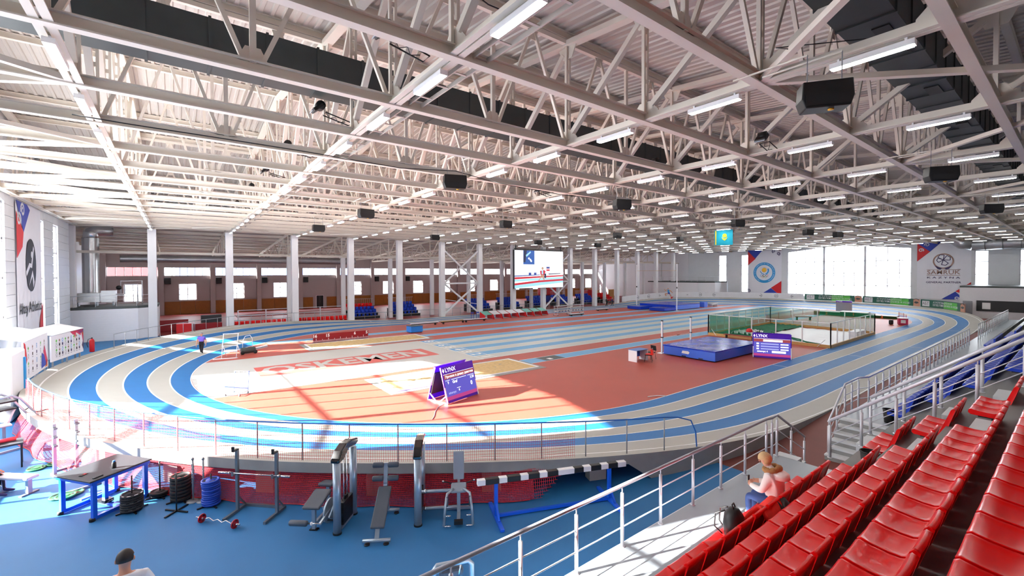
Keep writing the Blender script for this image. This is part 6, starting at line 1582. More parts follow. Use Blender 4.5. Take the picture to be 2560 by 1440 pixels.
# round duct in the far right corner under the roof
r = thing('round_duct', (86.5, 0, 9.55), 0, 'big round silver duct in the far right corner below the roof', 'duct')
q = MB(); q.cyl((0, 9.6, 0), (0, -3, 0), 0.85, 20); q.build('pipe', 'duct_silver', r); q = MB(); q.tube([(0, 9.6, 0), (0, 10.6, 0.2), (0, 11.2, 0.8), (0, 11.4, 1.5)], 0.85, 16); q.build('elbow', 'duct_silver', r)
for y in (8.4, 6.8, 5.2, 3.6): q = MB(); q.cyl((0, y-0.04, 0), (0, y+0.04, 0), 0.88, 20); q.build('joint_ring', 'galv', r)
# ---------------------------------------------------------------- far side stands
simple = MB(); simple.smooth = True
simple.b(-0.2, 0.2, -0.22, 0.2, 0.34, 0.42); simple.b(-0.2, 0.2, 0.16, 0.26, 0.36, 0.78); simple.b(-0.15, 0.15, -0.05, 0.05, 0.0, 0.36)
SM = {'r': simple.mesh('seat', 'seat_red'), 'b': simple.mesh('seat', 'seat_blue')}
def far_seat(kind, x, y, z, lab, grp):
    tag(link('tribune_chair', SM[kind], None, (x, y, z)), lab, 'seat', grp)
def tribune(x0, n, rows, y0, lab, kinds, skip=0):
    r = thing('tribune', (x0, y0, 0), 0, 'small mobile tribune '+lab, 'tribune')
    for k in range(rows):
        q = MB(); q.b(-0.3, n*0.5+0.1, k*0.75, k*0.75+0.7, 0.25+k*0.38, 0.33+k*0.38); q.build('deck', 'stand_grey', r)
        q = MB(); q.b(-0.3, n*0.5+0.1, k*0.75+0.02, k*0.75+0.68, 0.0, 0.25+k*0.38); q.build('base', 'black', r)
    for i in range(int(n*0.5/0.25)):
        q = MB(); q.cyl((i*0.25, rows*0.75, 0.3+rows*0.38-0.4), (i*0.25, rows*0.75, 1.3+rows*0.38), 0.012, 5); q.build('guard_bar', 'rail_white', r)
    q = MB(); q.cyl((-0.2, rows*0.75, 1.3+rows*0.38), (n*0.5, rows*0.75, 1.3+rows*0.38), 0.02, 6); q.build('guard_rail', 'rail_white', r)
    for k in range(rows):
        for i in range(n):
            far_seat(kinds[k], x0+0.1+i*0.5, y0+0.42+k*0.75, 0.33+k*0.38, '%s seat of the tribune %s, row %s, seat %s' % ('red' if kinds[k] == 'r' else 'blue', lab, ['one', 'two', 'three', 'four'][k], od(i)), 'tribune seats')
tribs = [(17.5, 7, 3, 'in the fifth bay', 'bbr'), (23.2, 7, 3, 'in the sixth bay', 'bbb'), (35.4, 7, 3, 'in the eighth bay', 'bbb'), (41.3, 7, 3, 'left below the screen', 'bbb'), (47.4, 6, 3, 'under the screen bracing', 'bbb'), (53.2, 7, 3, 'right of the screen', 'bbb'), (59.3, 7, 3, 'before the red inflatable', 'bbb'), (65.2, 6, 3, 'in the thirteenth bay', 'rrr')]
for (x0, n, rows, lab, kinds) in tribs: tribune(x0, n, rows, 55.9, lab, kinds)
for i in range(14): far_seat('r', 5.0+i*0.5+(0.6 if i > 9 else 0), 53.9, 0.0, 'red bench seat between third and fourth columns, %s from the left' % od(i), 'red bench seats')
for i in range(11): far_seat('r', 11.1+i*0.5, 53.9, 0.0, 'red bench seat between fourth and fifth columns, %s from the left' % od(i), 'red bench seats')
for i in range(8): far_seat('r', 70.7+i*0.52, 54.2, 0.0, 'red bench seat in the fourteenth bay, %s from the left' % od(i), 'red bench seats')
for i in range(7): far_seat('r', 76.8+i*0.52, 54.2, 0.0, 'red bench seat in the fifteenth bay, %s from the left' % od(i), 'red bench seats')
# guard rails between columns
for n in range(2, 15):
    xa, xb = COLX[n]+0.4, COLX[n+1]-0.4
    railing('guard_rail', [(xa, 52.75, -0.01), (xb, 52.75, -0.01)], 'thin grey guard rail between the %s and %s columns' % (od(n), od(n+1)), 'post_grey', 'post_grey', h=1.0, gap=1.3, pr=0.018, rr=0.02, wires=1)
# foam mats, red pads and frames at the left of the side hall
for i, (x, y, w_, h_, m_, l_) in enumerate(((0.6, 53.6, 1.2, 0.95, 'red', 'bright red foam cube between second and third columns'), (2.6, 55.0, 2.4, 0.75, 'red_dark', 'dark red foam block behind the red cube'), (-0.2, 56.5, 2.4, 1.15, 'red_dark', 'dark red mat pile near the second column'), (3.0, 57.0, 1.8, 1.4, 'table_top', 'black folded mat on the mat pile'))):
    q = MB(); q.box((0, 0, h_/2), (w_, 1.0, h_)); tag(q.build('foam_block', m_, None, loc=(x, y, 0), bevel=0.04), l_, 'mat')
for i, x in enumerate((6.5, 12.3)):
    r = thing('platform_frame', (x, 57.5, 0), 0, ('silver frame platform behind the third column', 'silver frame platform behind the fourth column')[i], 'platform')
    q = MB(); q.b(-1.2, 4.4, -1, 1, 1.0, 1.1); q.build('deck', 'hall_red', r)
    for xx in (-1.1, 1.6, 4.3):
        q = MB(); q.b(xx-0.06, xx+0.06, -1.06, -0.94, 0, 1.75); q.build('post', 'rail_white', r)
    for z in (1.1, 1.4, 1.72): q = MB(); q.b(-1.1, 4.3, -1.03, -0.97, z, z+0.06); q.build('rail', 'rail_white', r)
# training hurdle strip and red inflatable
r = thing('inflatable_arch', (59.5, 66.0, 0), 0, 'red and blue inflatable structure deep in the side hall', 'inflatable')
q = MB(); q.b(-2.2, 2.2, -0.8, 0.8, 1.3, 3.0); q.build('top', 'red', r, bevel=0.35, seg=3); q = MB(); q.b(-2.2, 0.2, -0.9, 0.9, 0, 1.3); q.build('base', 'print_blue', r, bevel=0.2, seg=3)
q = MB(); q.b(-0.15, 0.15, -0.1, 0.1, 1.5, 2.6); q.build('stripe', 'white', r, loc=(-1.2, -0.78, 0))
r = thing('tilted_tribune', (65.0, 62.0, 0), 0, 'red tilted tribune back deep in the side hall', 'tribune')
for k in range(4): q = MB(); q.box((k*1.1, 0, 1.2), (1.05, 0.4, 2.2), Matrix.Rotation(0.3, 3, 'Y')); q.build('panel', 'red', r)
for i, x in enumerate((74.0, 79.0)): q = MB(); q.b(x-0.9, x+0.9, 66, 66.2, 0, 2.0); tag(q.build('wood_screen', 'wood_pale'), ('yellow wooden screen in the side hall, the left one', 'yellow wooden screen in the side hall, the right one')[i], 'screen')
for i, x in enumerate((22.8,)):
    q = MB(); q.cyl((17.3, 56.5, 0), (17.3, 56.5, 6.5), 0.06, 8); tag(q.build('flag_pole', 'rail_white'), 'slim white pole standing in the fourth bay', 'pole')
r = thing('timing_beam', (31.5, 53.2, 0), 0, 'slanted white beam with small cameras on the guard rail', 'beam')
q = MB(); q.bar((-2.5, 0, 2.2), (3.5, 0, 1.3), 0.08, 0.08); q.build('bar', 'white', r)
for t in (0, 0.33, 0.66, 1.0): q = MB(); q.box((-2.5+6*t, -0.1, 2.15-0.9*t), (0.2, 0.25, 0.2)); q.build('camera_box', 'black', r)
for x, zt in ((-2.3, 2.15), (3.3, 1.3)): q = MB(); q.cyl((x, 0, 0), (x, 0, zt), 0.03, 6); q.build('post', 'white', r)
# ---------------------------------------------------------------- press backdrop left
def backdrop(a, c, z0, z1, lab, cols):
    a = Vector((*a, 0)); c = Vector((*c, 0)); t = (c-a).normalized(); L = (c-a).length; nrm = Vector((-t.y, t.x, 0))
    if nrm.x < 0: nrm = -nrm
    xa = nrm.cross(Vector((0, 0, 1))); xa = -xa            # local x so that x cross z-up = normal
    m4 = frame((a+c)/2+Vector((0, 0, z0)), Vector((0, 0, 1)).cross(nrm), (0, 0, 1))
    r = bpy.data.objects.new('press_backdrop', None); COL.objects.link(r); r.matrix_world = m4; tag(r, lab, 'backdrop')
    h = z1-z0
    q = MB(); q.b(-L/2, L/2, 0, h, -0.06, 0.0); q.build('board', 'banner_white', r)
    q = MB(); q.add([(-L/2-0.05, h+0.03, 0.03), (L/2+0.05, h+0.03, 0.03), (L/2+0.05, h+0.35, -1.1), (-L/2-0.05, h+0.3, -1.1), (L/2+0.05, h-1.9, -1.6), (-L/2-0.05, h-1.9, -1.6)], [(0, 1, 2, 3), (3, 2, 4, 5)]); q.build('cover', 'tarp_white', r)
    for s_ in (-1, 0, 1):
        for k in range(2):
            q = MB(); q.b(s_*L*0.42-0.03+k*0.3, s_*L*0.42+0.03+k*0.3, -z0+0.75, 0.02, -0.1-k*0.3, -0.04-k*0.3); q.build('leg', 'post_grey', r)
    lg = ['print_grey', 'print_cyan', 'print_black', 'print_green', 'print_navy', 'print_bronze']
    rows = 4
    for j in range(rows):
        for i in range(cols):
            x = -L/2+0.35+(L-0.7)*(i+0.5)/cols; y = 0.18+(h-0.36)*(j+0.5)/rows
            k = (i*2+j*3) % 6; q = MB(); s = 0.085
            if k in (0, 1): disc(q, (x, y), s*0.65, s, 14, z=0.006)
            elif k in (2, 4): q.add([(x-s*0.8, y-s*0.6, 0.006), (x+s*0.8, y-s*0.6, 0.006), (x+s*0.8, y+s, 0.006), (x-s*0.8, y+s, 0.006)], [(0, 1, 2, 3)])
            else: q.add([(x-s, y, 0.006), (x, y-s, 0.006), (x+s, y, 0.006), (x, y+s, 0.006)], [(0, 1, 2, 3)])
            q.add([(x-s, y-s*1.5, 0.006), (x+s, y-s*1.5, 0.006), (x+s, y-s*1.25, 0.006), (x-s, y-s*1.25, 0.006)], [(0, 1, 2, 3)])
            q.build('sponsor_logo', lg[k], r)
    return r, L, h
rA, LA, hA = backdrop((-5.05, 31.9), (-4.3, 35.4), 1.3, 2.62, 'white sponsor backdrop with coloured corner beside the track bend', 9)
rB, LB_, hB = backdrop((-5.2, 27.6), (-5.15, 31.75), 1.15, 2.85, 'white sponsor backdrop with orange and blue shards nearest the net', 5)
for (poly, m_) in (([(LA/2, hA), (LA/2-1.6, hA), (LA/2-1.2, hA-0.22), (LA/2-0.9, hA-0.1), (LA/2-0.35, hA-0.35), (LA/2-0.25, hA-0.15), (LA/2, hA-0.9)], 'print_magenta'), ([(LA/2, hA), (LA/2-0.8, hA), (LA/2-0.6, hA-0.2), (LA/2, hA-0.2)], 'print_blue'), ([(LA/2-1.2, hA), (LA/2-0.85, hA), (LA/2-1.0, hA-0.45)], 'print_red'), ([(LA/2, hA-0.4), (LA/2-0.25, hA-0.2), (LA/2, hA-0.05)], 'print_orange'), ([(LA/2, 0.1), (LA/2-0.2, 0.4), (LA/2, 0.7)], 'print_navy')): shp(poly, m_, rA, 'shard', 0.009)
for (poly, m_) in (([(LB_/2-0.35, 0.05), (LB_/2-0.1, 0.3), (LB_/2-0.7, hB-0.5), (LB_/2-0.75, hB-0.75), (LB_/2-0.9, 0.9)], 'print_magenta'), ([(LB_/2-1.3, 0.1), (LB_/2-0.3, 0.15), (LB_/2-0.8, 0.7), (LB_/2-1.2, 0.85)], 'print_blue'), ([(LB_/2-0.6, 0.05), (LB_/2-0.15, 0.05), (LB_/2-0.2, 0.5)], 'print_orange'), ([(-LB_/2, hB), (-LB_/2+0.25, hB-0.1), (-LB_/2+0.5, hB-0.8), (-LB_/2+0.25, hB-1.1)], 'print_red'), ([(-LB_/2, hB-0.1), (-LB_/2+0.15, hB-0.5), (-LB_/2, hB-1.0)], 'print_cyan')): shp(poly, m_, rB, 'shard', 0.009)
q = MB(); q.b(-0.06, 0.06, 0, 1.9, -0.04, 0.02)
# fire extinguisher
r = thing('fire_extinguisher', (-5.0, 45.0, 0.0), 0, 'red fire extinguisher standing by the fence at the white wall', 'extinguisher')
q = MB(); q.lathe([(0.14, 0), (0.15, 0.03), (0.15, 0.8), (0.1, 0.92), (0.04, 0.98)], n=14); q.build('cylinder', 'red', r); q = MB(); q.lathe([(0.04, 0.98), (0.05, 1.06)], n=10); q.build('valve', 'black', r); q = MB(); q.tube([(0, 0, 1.02), (-0.2, 0, 0.95), (-0.28, 0, 0.6), (-0.22, 0, 0.35)], 0.02, 6); q.build('hose', 'black', r)
r = thing('backdrop_prop', (-5.6, 26.3, 0), 0, 'white draped tent side left of the sponsor backdrops', 'tent')
q = MB(); q.b(-0.5, 0.5, -1.0, 1.1, 0.0, 2.7); q.build('drape', 'tarp_white', r, bevel=0.12)
q = MB(); q.b(0.5, 0.56, 0.7, 0.85, 0.2, 2.3); q.build('blue_edge', 'print_cyan', r)
# ================================================================== PEOPLE
def human(name, J, bones, mats, loc, rz, label, extra=None, sub=2):
    """J: joint -> (x, y, z, radius); bones: (a, b, material index). One continuous skinned surface."""
    root = thing(name, loc, rz, label, 'person')
    names = list(J); idx = {n: i for i, n in enumerate(names)}
    me = bpy.data.meshes.new('body'); me.from_pydata([J[n][:3] for n in names], [(idx[a], idx[b_]) for a, b_, _ in bones], [])
    o = bpy.data.objects.new('body', me)
    o.modifiers.new('skin', 'SKIN')
    if not me.skin_vertices: 
        bm = bmesh.new(); bm.from_mesh(me); bm.verts.layers.skin.verify(); bm.to_mesh(me); bm.free()
    sv = me.skin_vertices[0].data
    for i, n in enumerate(names):
        r_ = J[n][3]; sv[i].radius = (r_, J[n][4] if len(J[n]) > 4 else r_); sv[i].use_root = (n == 'pelvis')
    md = o.modifiers.new('sub', 'SUBSURF'); md.levels = sub; md.render_levels = sub
    me2 = eval_mesh(o); bpy.data.objects.remove(o)
    for m_ in mats: me2.materials.append(M[m_])
    segs = [(Vector(J[a][:3]), Vector(J[b_][:3]), mi) for a, b_, mi in bones]
    for p in me2.polygons:
        c = p.center; best = None
        for a, b_, mi in segs:
            ab = b_-a; t = max(0, min(1, (c-a).dot(ab)/max(1e-9, ab.length_squared))); d_ = (a+ab*t-c).length
            if best is None or d_ < best[0]: best = (d_, mi)
        p.material_index = best[1]; p.use_smooth = True
    body = link('body', me2, root)
    return root
def fingers(J, bones, wrist, palm, dirn, side, up, mi, tag_):
    """five short chains rooted in the palm"""
    palm = Vector(palm); dirn = Vector(dirn).normalized(); side = Vector(side).normalized(); up = Vector(up).normalized()
    J['palm'+tag_] = (*palm, 0.038, 0.022); bones.append((wrist, 'palm'+tag_, mi))
    for k, (off, L) in enumerate(((-0.028, 0.075), (-0.009, 0.085), (0.010, 0.08), (0.028, 0.062))):
        a = palm+dirn*0.05+side*off; b_ = a+dirn*L*0.55-up*0.01; c = b_+dirn*L*0.4-up*0.03
        for n_, p in (('a', a), ('b', b_), ('c', c)): J['f%d%s%s' % (k, n_, tag_)] = (*p, 0.0095 if n_ != 'c' else 0.007)
        bones += [('palm'+tag_, 'f%da%s' % (k, tag_), mi), ('f%da%s' % (k, tag_), 'f%db%s' % (k, tag_), mi), ('f%db%s' % (k, tag_), 'f%dc%s' % (k, tag_), mi)]
    a = palm-side*0.035+dirn*0.005; b_ = a-side*0.02+dirn*0.04
    J['ta'+tag_] = (*a, 0.012); J['tb'+tag_] = (*b_, 0.009); bones += [('palm'+tag_, 'ta'+tag_, mi), ('ta'+tag_, 'tb'+tag_, mi)]
def head_parts(root, c, r_, hair, yaw=0.0, pitch=0.0, style='short', face=True, skin='skin'):
    """hair, ears, eyes, nose and mouth around the head centre c; face looks along -y turned by yaw"""
    c = Vector(c); R = Matrix.Rotation(yaw, 3, 'Z') @ Matrix.Rotation(pitch, 3, 'X')
    def P(x, y, z): return c+R @ Vector((x*r_, y*r_, z*r_))
    def ell(nm, ctr, sx, sy, sz, m_, n=12, cut=None):
        q = MB(); q.smooth = True; vs = []; fs = []
        for i in range(n+1):
            th = PI*i/n
            for k in range(2*n):
                ph = PI*k/n; vs.append(R @ Vector((sx*math.sin(th)*math.cos(ph), sy*math.sin(th)*math.sin(ph), sz*math.cos(th)))+ctr)
        for i in range(n):
            for k in range(2*n):
                if cut and not cut(math.sin(PI*(i+0.5)/n)*math.cos(PI*(k+0.5)/n), math.sin(PI*(i+0.5)/n)*math.sin(PI*(k+0.5)/n), math.cos(PI*(i+0.5)/n)): continue
                fs.append((i*2*n+k, (i+1)*2*n+k, (i+1)*2*n+(k+1) % (2*n), i*2*n+(k+1) % (2*n)))
        q.add(vs, fs); return q.build(nm, m_, root)
    if style == 'short': ell('hair', P(0, 0.08, 0.28), r_*1.05, r_*1.18, r_*1.18, hair, 14, lambda x, y, z: z > 0.15 or (y > 0.25 and z > -0.45))
    else:
        ell('hair', P(0, 0.12, 0.22), r_*1.12, r_*1.25, r_*1.22, hair, 14, lambda x, y, z: z > 0.1 or y > 0.0 or (y > -0.3 and z > -0.5))
    for s_ in (-1, 1):
        ell('ear', P(s_*1.02, 0.1, -0.02), r_*0.14, r_*0.22, r_*0.3, skin, 6)
        if face: ell('eye', P(s_*0.36, -0.97, 0.08), r_*0.1, r_*0.05, r_*0.07, 'black', 6)
    if face:
        ell('nose', P(0, -1.1, -0.12), r_*0.13, r_*0.18, r_*0.22, skin, 6); ell('mouth', P(0, -1.0, -0.48), r_*0.28, r_*0.06, r_*0.06, 'red_dark', 6)
def walker(name, loc, rz, label, mats, h=1.0, stride=0.22, hair='hair_dark', belly=0.15, arm=0.12):
    s = h
    J = {'pelvis': (0, 0, 0.93*s, 0.145*s, 0.12*s), 'belly': (0, -0.03, 1.08*s, (0.13+belly*0.25)*s, (0.11+belly*0.3)*s), 'chest': (0, 0, 1.3*s, 0.165*s, 0.12*s), 'neckb': (0, 0.01, 1.45*s, 0.07*s), 'neck': (0, 0, 1.5*s, 0.055*s), 'head': (0, -0.02, 1.60*s, 0.088*s, 0.1*s), 'crown': (0, -0.015, 1.69*s, 0.072*s, 0.085*s)}
    B = [('pelvis', 'belly', 1), ('belly', 'chest', 0), ('chest', 'neckb', 0), ('neckb', 'neck', 2), ('neck', 'head', 2), ('head', 'crown', 2)]
    for sd, t in ((-1, 'l'), (1, 'r')):
        st = stride*sd
        J['hip'+t] = (sd*0.095*s, 0, 0.88*s, 0.095*s); J['knee'+t] = (sd*0.10*s, -st*0.55-0.03, 0.5*s, 0.066*s); J['ank'+t] = (sd*0.105*s, -st*0.9+0.02, 0.09*s, 0.042*s); J['heel'+t] = (sd*0.105*s, -st*0.9+0.05, 0.04*s, 0.036*s); J['toe'+t] = (sd*0.115*s, -st*0.9-0.15, 0.035*s, 0.036*s, 0.028*s)
        B += [('pelvis', 'hip'+t, 1), ('hip'+t, 'knee'+t, 1), ('knee'+t, 'ank'+t, 1), ('ank'+t, 'heel'+t, 3), ('heel'+t, 'toe'+t, 3)]
        J['sh'+t] = (sd*0.19*s, 0, 1.39*s, 0.07*s); J['elb'+t] = (sd*0.26*s, arm*st/0.22+0.03, 1.12*s, 0.048*s); J['wr'+t] = (sd*0.27*s, arm*st/0.22*1.3-0.06, 0.88*s, 0.03*s)
        J['slv'+t] = (sd*0.235*s, arm*st/0.22*0.5+0.015, 1.24*s, 0.062*s)
        B += [('chest', 'sh'+t, 0), ('sh'+t, 'slv'+t, 0), ('slv'+t, 'elb'+t, 4), ('elb'+t, 'wr'+t, 4)]
        w_ = J['wr'+t]; fingers(J, B, 'wr'+t, (w_[0], w_[1]-0.02, w_[2]-0.06), (0, -0.15, -1), (0, sd*-1.0, 0), (sd, 0, 0), 4 if mats[4] == 'skin' else 2, t)
    root = human(name, J, B, mats, loc, rz, label)
    head_parts(root, (0, -0.02, 1.61*s), 0.098*s, hair)
    return root
K1 = 0.93
walker('person', (1.4, 37.9, trackpoint(math.radians(152), 0.3).z*0+0.02), math.radians(-25), 'heavy man in violet polo shirt and dark trousers walking on the bend', ['shirt_violet', 'trousers_dark', 'skin', 'white', 'skin'], K1, 0.16, 'print_grey', 0.32)
walker('person', (58.0, 49.5, 0.0), math.radians(60), 'distant person in black walking on the far straight, the left one', ['black', 'black', 'skin', 'white', 'black'], 0.93, 0.2)
walker('person', (59.1, 49.2, 0.0), math.radians(50), 'distant person in dark tracksuit on the far straight, the right one', ['print_navy', 'black', 'skin', 'white', 'print_navy'], 0.9, 0.24, 'hair_blond')
# seated woman in the front row, seen from behind; local -y is forward
J = {'pelvis': (0, 0.02, 0.52, 0.17, 0.15), 'belly': (0, 0.0, 0.68, 0.2, 0.17), 'chest': (0, -0.05, 0.92, 0.2, 0.15), 'neckb': (0, -0.09, 1.07, 0.1), 'neck': (0, -0.13, 1.13, 0.055), 'head': (0, -0.19, 1.22, 0.088, 0.1), 'crown': (0, -0.2, 1.31, 0.07, 0.08)}
B = [('pelvis', 'belly', 0), ('belly', 'chest', 0), ('chest', 'neckb', 0), ('neckb', 'neck', 0), ('neck', 'head', 2), ('head', 'crown', 2)]
for sd, t in ((-1, 'l'), (1, 'r')):
    J['hip'+t] = (sd*0.1, -0.04, 0.5, 0.095); J['knee'+t] = (sd*0.11, -0.44, 0.5, 0.07); J['ank'+t] = (sd*0.11, -0.42, 0.09, 0.045); J['toe'+t] = (sd*0.12, -0.6, 0.035, 0.036, 0.028)
    B += [('pelvis', 'hip'+t, 1), ('hip'+t, 'knee'+t, 1), ('knee'+t, 'ank'+t, 1), ('ank'+t, 'toe'+t, 3)]
    J['sh'+t] = (sd*0.2, -0.04, 1.0, 0.085); J['elb'+t] = (sd*0.27, -0.12, 0.74, 0.07); J['wr'+t] = (sd*0.15, -0.36, 0.72, 0.045)
    B += [('chest', 'sh'+t, 0), ('sh'+t, 'elb'+t, 0), ('elb'+t, 'wr'+t, 0)]
    w_ = J['wr'+t]; fingers(J, B, 'wr'+t, (w_[0]-sd*0.05, w_[1]-0.04, w_[2]+0.0), (-sd*0.7, -0.7, 0), (0, 0, -1), (0, 0, 1), 2, t)
xs = SEAT_POS[(0, 3)]
rw = human('person', J, B, ['jacket_white', 'jeans', 'skin', 'white'], (xs-0.05, 3.47, PZ), PI, 'blond woman in white hooded jacket seated in the front row')
head_parts(rw, (0, -0.19, 1.23), 0.098, 'hair_blond', style='long', pitch=0.35)
q = MB(); q.smooth = True
def fluff(parent, c, R0, r_, m_, nm):
    q = MB(); n = 26
    q.tube([(c[0]+R0*math.cos(2*PI*i/n), c[1]+R0*0.75*math.sin(2*PI*i/n), c[2]+0.03*math.sin(2*PI*i/n)+random.uniform(-0.008, 0.008)) for i in range(n)], [r_*random.uniform(0.85, 1.15) for i in range(n)], 8, closed=True); return q.build(nm, m_, parent)
fluff(rw, (0, -0.06, 1.1), 0.15, 0.05, 'fur', 'fur_trim')
q = MB(); q.lathe([(0.17, -0.02), (0.16, 0.06), (0.1, 0.1), (0.02, 0.11)], (0, 0.07, 1.0), 14); q.build('hood', 'jacket_white', rw)
q = MB(); q.b(-0.04, 0.04, -0.5, -0.48, 0.7, 0.82); tag(q.build('phone', 'black', None, loc=(xs-0.05, 3.47, PZ), rot=(0, 0, PI)), 'dark phone held by the seated woman', 'phone')
# backpack and red jacket on the front row
xb = SEAT_POS[(0, 6)]
r = thing('backpack', (xb-0.12, 3.5, PZ+0.40), math.radians(10), 'black backpack standing on a front row seat', 'backpack')
q = MB(); q.smooth = True; q.lathe([(0.12, 0), (0.16, 0.04), (0.17, 0.2), (0.15, 0.36), (0.08, 0.46), (0.02, 0.48)], n=14); q.build('pack', 'black', r)
for s_ in (-1, 1): q = MB(); q.tube([(s_*0.07, 0.12, 0.42), (s_*0.12, 0.26, 0.34), (s_*0.12, 0.27, 0.12), (s_*0.08, 0.16, 0.02)], 0.014, 6); q.build('strap', 'black', r)
q = MB(); q.tube([(-0.05, 0, 0.47), (-0.04, 0.02, 0.53), (0.04, 0.02, 0.53), (0.05, 0, 0.47)], 0.012, 6); q.build('grab_loop', 'black', r)
vs = []; fs = []; nx, ny = 16, 12
for i in range(nx+1):
    for j in range(ny+1):
        u, v = i/nx, j/ny
        x = -0.34+0.68*u+0.05*math.sin(v*5); fold = 0.04*math.sin(u*9+v*3)
        if v < 0.45: y, z = 0.12-0.42*v+fold*0.4, 0.62+0.55*v+fold
        else: y, z = -0.08-0.30*(v-0.45)+fold*0.3, 0.87+0.18*math.sin((v-0.45)*3)-0.62*(v-0.45)+fold
        vs.append((x, y, z))
for i in range(nx):
    for j in range(ny): a = i*(ny+1)+j; fs.append((a, a+ny+1, a+ny+2, a+1))
q = MB(); q.smooth = True; q.add(vs, fs)
o = q.build('jacket', 'red_cloth', None, loc=(SEAT_POS[(0, 5)]-0.06, 3.28, PZ)); md = o.modifiers.new('s', 'SOLIDIFY'); md.thickness = 0.05
tag(o, 'bright red jacket thrown over front row seat backs', 'jacket')
q = MB(); q.smooth = True; q.add([(0.3+(x-0.02)*0.5, y-0.06, z-0.02) for x, y, z in vs], fs); o2 = q.build('jacket_lining', 'black', o); md = o2.modifiers.new('s', 'SOLIDIFY'); md.thickness = 0.04
q = MB(); q.box((0, 0, 0.05), (0.3, 0.2, 0.1)); tag(q.build('handbag', 'black', None, loc=(SEAT_POS[(0, 2)]-0.02, 3.5, PZ+0.40), bevel=0.04), 'small black handbag on the seat beside the woman', 'handbag')
# man at the bottom edge, seen from behind
J = {'pelvis': (0, 0, 0.95, 0.17, 0.13), 'belly': (0, -0.01, 1.1, 0.18, 0.14), 'chest': (0, 0.0, 1.3, 0.2, 0.14), 'neckb': (0, -0.02, 1.45, 0.085), 'neck': (0, -0.05, 1.52, 0.062), 'head': (0, -0.085, 1.62, 0.09, 0.105), 'crown': (0, -0.09, 1.71, 0.074, 0.09)}
B = [('pelvis', 'belly', 0), ('belly', 'chest', 0), ('chest', 'neckb', 0), ('neckb', 'neck', 2), ('neck', 'head', 2), ('head', 'crown', 2)]
for sd, t in ((-1, 'l'), (1, 'r')):
    J['hip'+t] = (sd*0.1, 0, 0.88, 0.1); J['knee'+t] = (sd*0.11, -0.03, 0.5, 0.07); J['ank'+t] = (sd*0.115, 0.02, 0.09, 0.045); J['toe'+t] = (sd*0.12, -0.16, 0.035, 0.036, 0.028)
    B += [('pelvis', 'hip'+t, 1), ('hip'+t, 'knee'+t, 1), ('knee'+t, 'ank'+t, 1), ('ank'+t, 'toe'+t, 3)]
    J['sh'+t] = (sd*0.23, 0.0, 1.38, 0.095); J['slv'+t] = (sd*0.3, -0.01, 1.2, 0.085); J['elb'+t] = (sd*0.32, -0.02, 1.1, 0.06); J['wr'+t] = (sd*0.24, -0.26, 1.02, 0.036)
    B += [('chest', 'sh'+t, 0), ('sh'+t, 'slv'+t, 0), ('slv'+t, 'elb'+t, 2), ('elb'+t, 'wr'+t, 2)]
    w_ = J['wr'+t]; fingers(J, B, 'wr'+t, (w_[0]-sd*0.03, w_[1]-0.07, w_[2]), (-sd*0.2, -1, 0), (-sd*1, 0, 0), (0, 0, 1), 2, t)
rm = human('person', J, B, ['shirt_white', 'trousers_dark', 'skin', 'white'], (-0.64, 8.35, -0.01), PI-0.1, 'man with dark short hair in white T-shirt seen from behind at the bottom edge')
head_parts(rm, (0, -0.085, 1.63), 0.1, 'hair_dark', pitch=0.25)
for i, ch in enumerate('ARMWRESTLING'):
    t = (i-5.5)/11; x = 0.30*t; text_mesh('shirt_lettering', ch, 0.05, 'print_navy', rm, frame((-x*-1.0, 0.155-0.25*x*x, 1.33-0.45*x*x), (-1, 0, 0) if 0 else (1, 0, 0), (0, 0, 1)) @ Matrix.Identity(4) if 0 else frame((-x, 0.158-0.45*x*x, 1.335-0.35*x*x), (-1, -1.0*x*0.9*-1, 0), (0, 0, 1)), bold=0.001)
q = MB(); disc(q, (0, 0), 0.03, 0.04, 20); o = q.build('shirt_emblem', 'print_navy', rm); o.matrix_local = frame((0, 0.165, 1.26), (-1, 0, 0), (0, 0, 1))
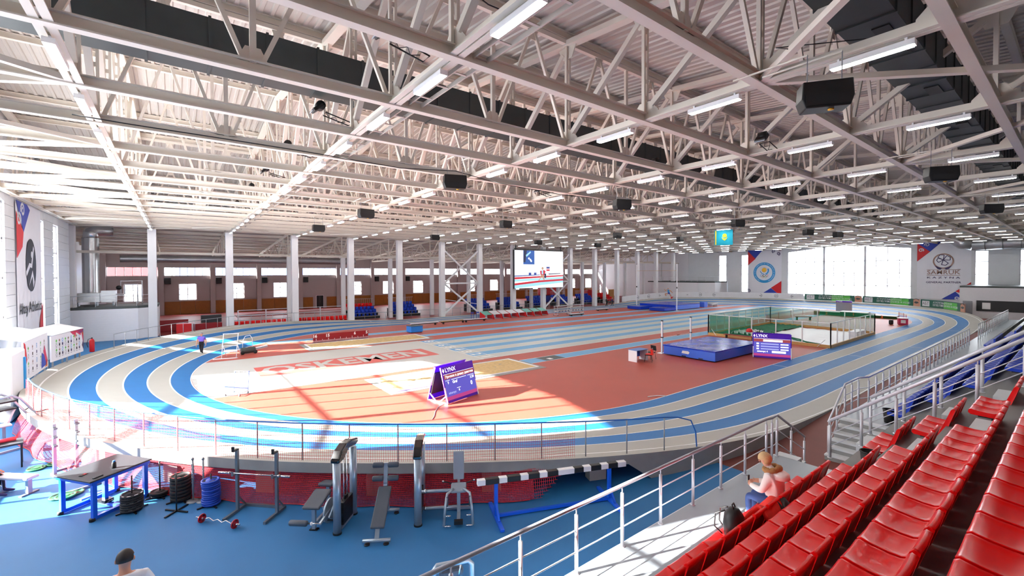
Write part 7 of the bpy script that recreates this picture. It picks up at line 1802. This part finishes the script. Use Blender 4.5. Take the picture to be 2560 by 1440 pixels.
# seated person at the left edge: only a leg and shoe show
J = {'pelvis': (0, 0, 0.52, 0.15, 0.13), 'belly': (0, 0, 0.7, 0.16, 0.13), 'chest': (0, -0.02, 0.95, 0.18, 0.13), 'neckb': (0, -0.03, 1.1, 0.08), 'neck': (0, -0.05, 1.16, 0.058), 'head': (0, -0.07, 1.26, 0.088, 0.1), 'crown': (0, -0.07, 1.35, 0.07, 0.085)}
B = [('pelvis', 'belly', 0), ('belly', 'chest', 0), ('chest', 'neckb', 0), ('neckb', 'neck', 2), ('neck', 'head', 2), ('head', 'crown', 2)]
for sd, t in ((-1, 'l'), (1, 'r')):
    J['hip'+t] = (sd*0.1, -0.05, 0.5, 0.095); J['knee'+t] = (sd*0.13, -0.46, 0.5, 0.068); J['ank'+t] = (sd*0.14, -0.5, 0.09, 0.042); J['toe'+t] = (sd*0.16, -0.72, 0.035, 0.038, 0.03)
    B += [('pelvis', 'hip'+t, 1), ('hip'+t, 'knee'+t, 1), ('knee'+t, 'ank'+t, 1), ('ank'+t, 'toe'+t, 3)]
    J['sh'+t] = (sd*0.2, -0.02, 1.03, 0.075); J['elb'+t] = (sd*0.25, -0.08, 0.76, 0.055); J['wr'+t] = (sd*0.17, -0.32, 0.62, 0.035)
    B += [('chest', 'sh'+t, 0), ('sh'+t, 'elb'+t, 0), ('elb'+t, 'wr'+t, 2)]
    w_ = J['wr'+t]; fingers(J, B, 'wr'+t, (w_[0], w_[1]-0.06, w_[2]-0.02), (0, -1, -0.3), (-sd, 0, 0), (0, 0, 1), 2, t)
rp = human('person', J, B, ['red_cloth', 'trousers_dark', 'skin', 'print_navy'], (-4.2, 17.35, -0.01), math.radians(75), 'seated person at the left edge showing only a dark shoe and shin')
head_parts(rp, (0, -0.07, 1.27), 0.098, 'hair_dark')
r = thing('stool', (-4.24, 17.35, -0.012), 0, 'low stool under the seated person at the left edge', 'stool')
q = MB(); q.lathe([(0.17, 0.33), (0.18, 0.36), (0.17, 0.385)], n=16); q.build('seat', 'black', r)
for i in range(4): a = PI/4+i*PI/2; q = MB(); q.cyl((0.12*math.cos(a), 0.12*math.sin(a), 0.34), (0.16*math.cos(a), 0.16*math.sin(a), 0), 0.014, 6); q.build('leg', 'steel_grey', r)
bpy.data.scenes.remove(WORKSHOP)
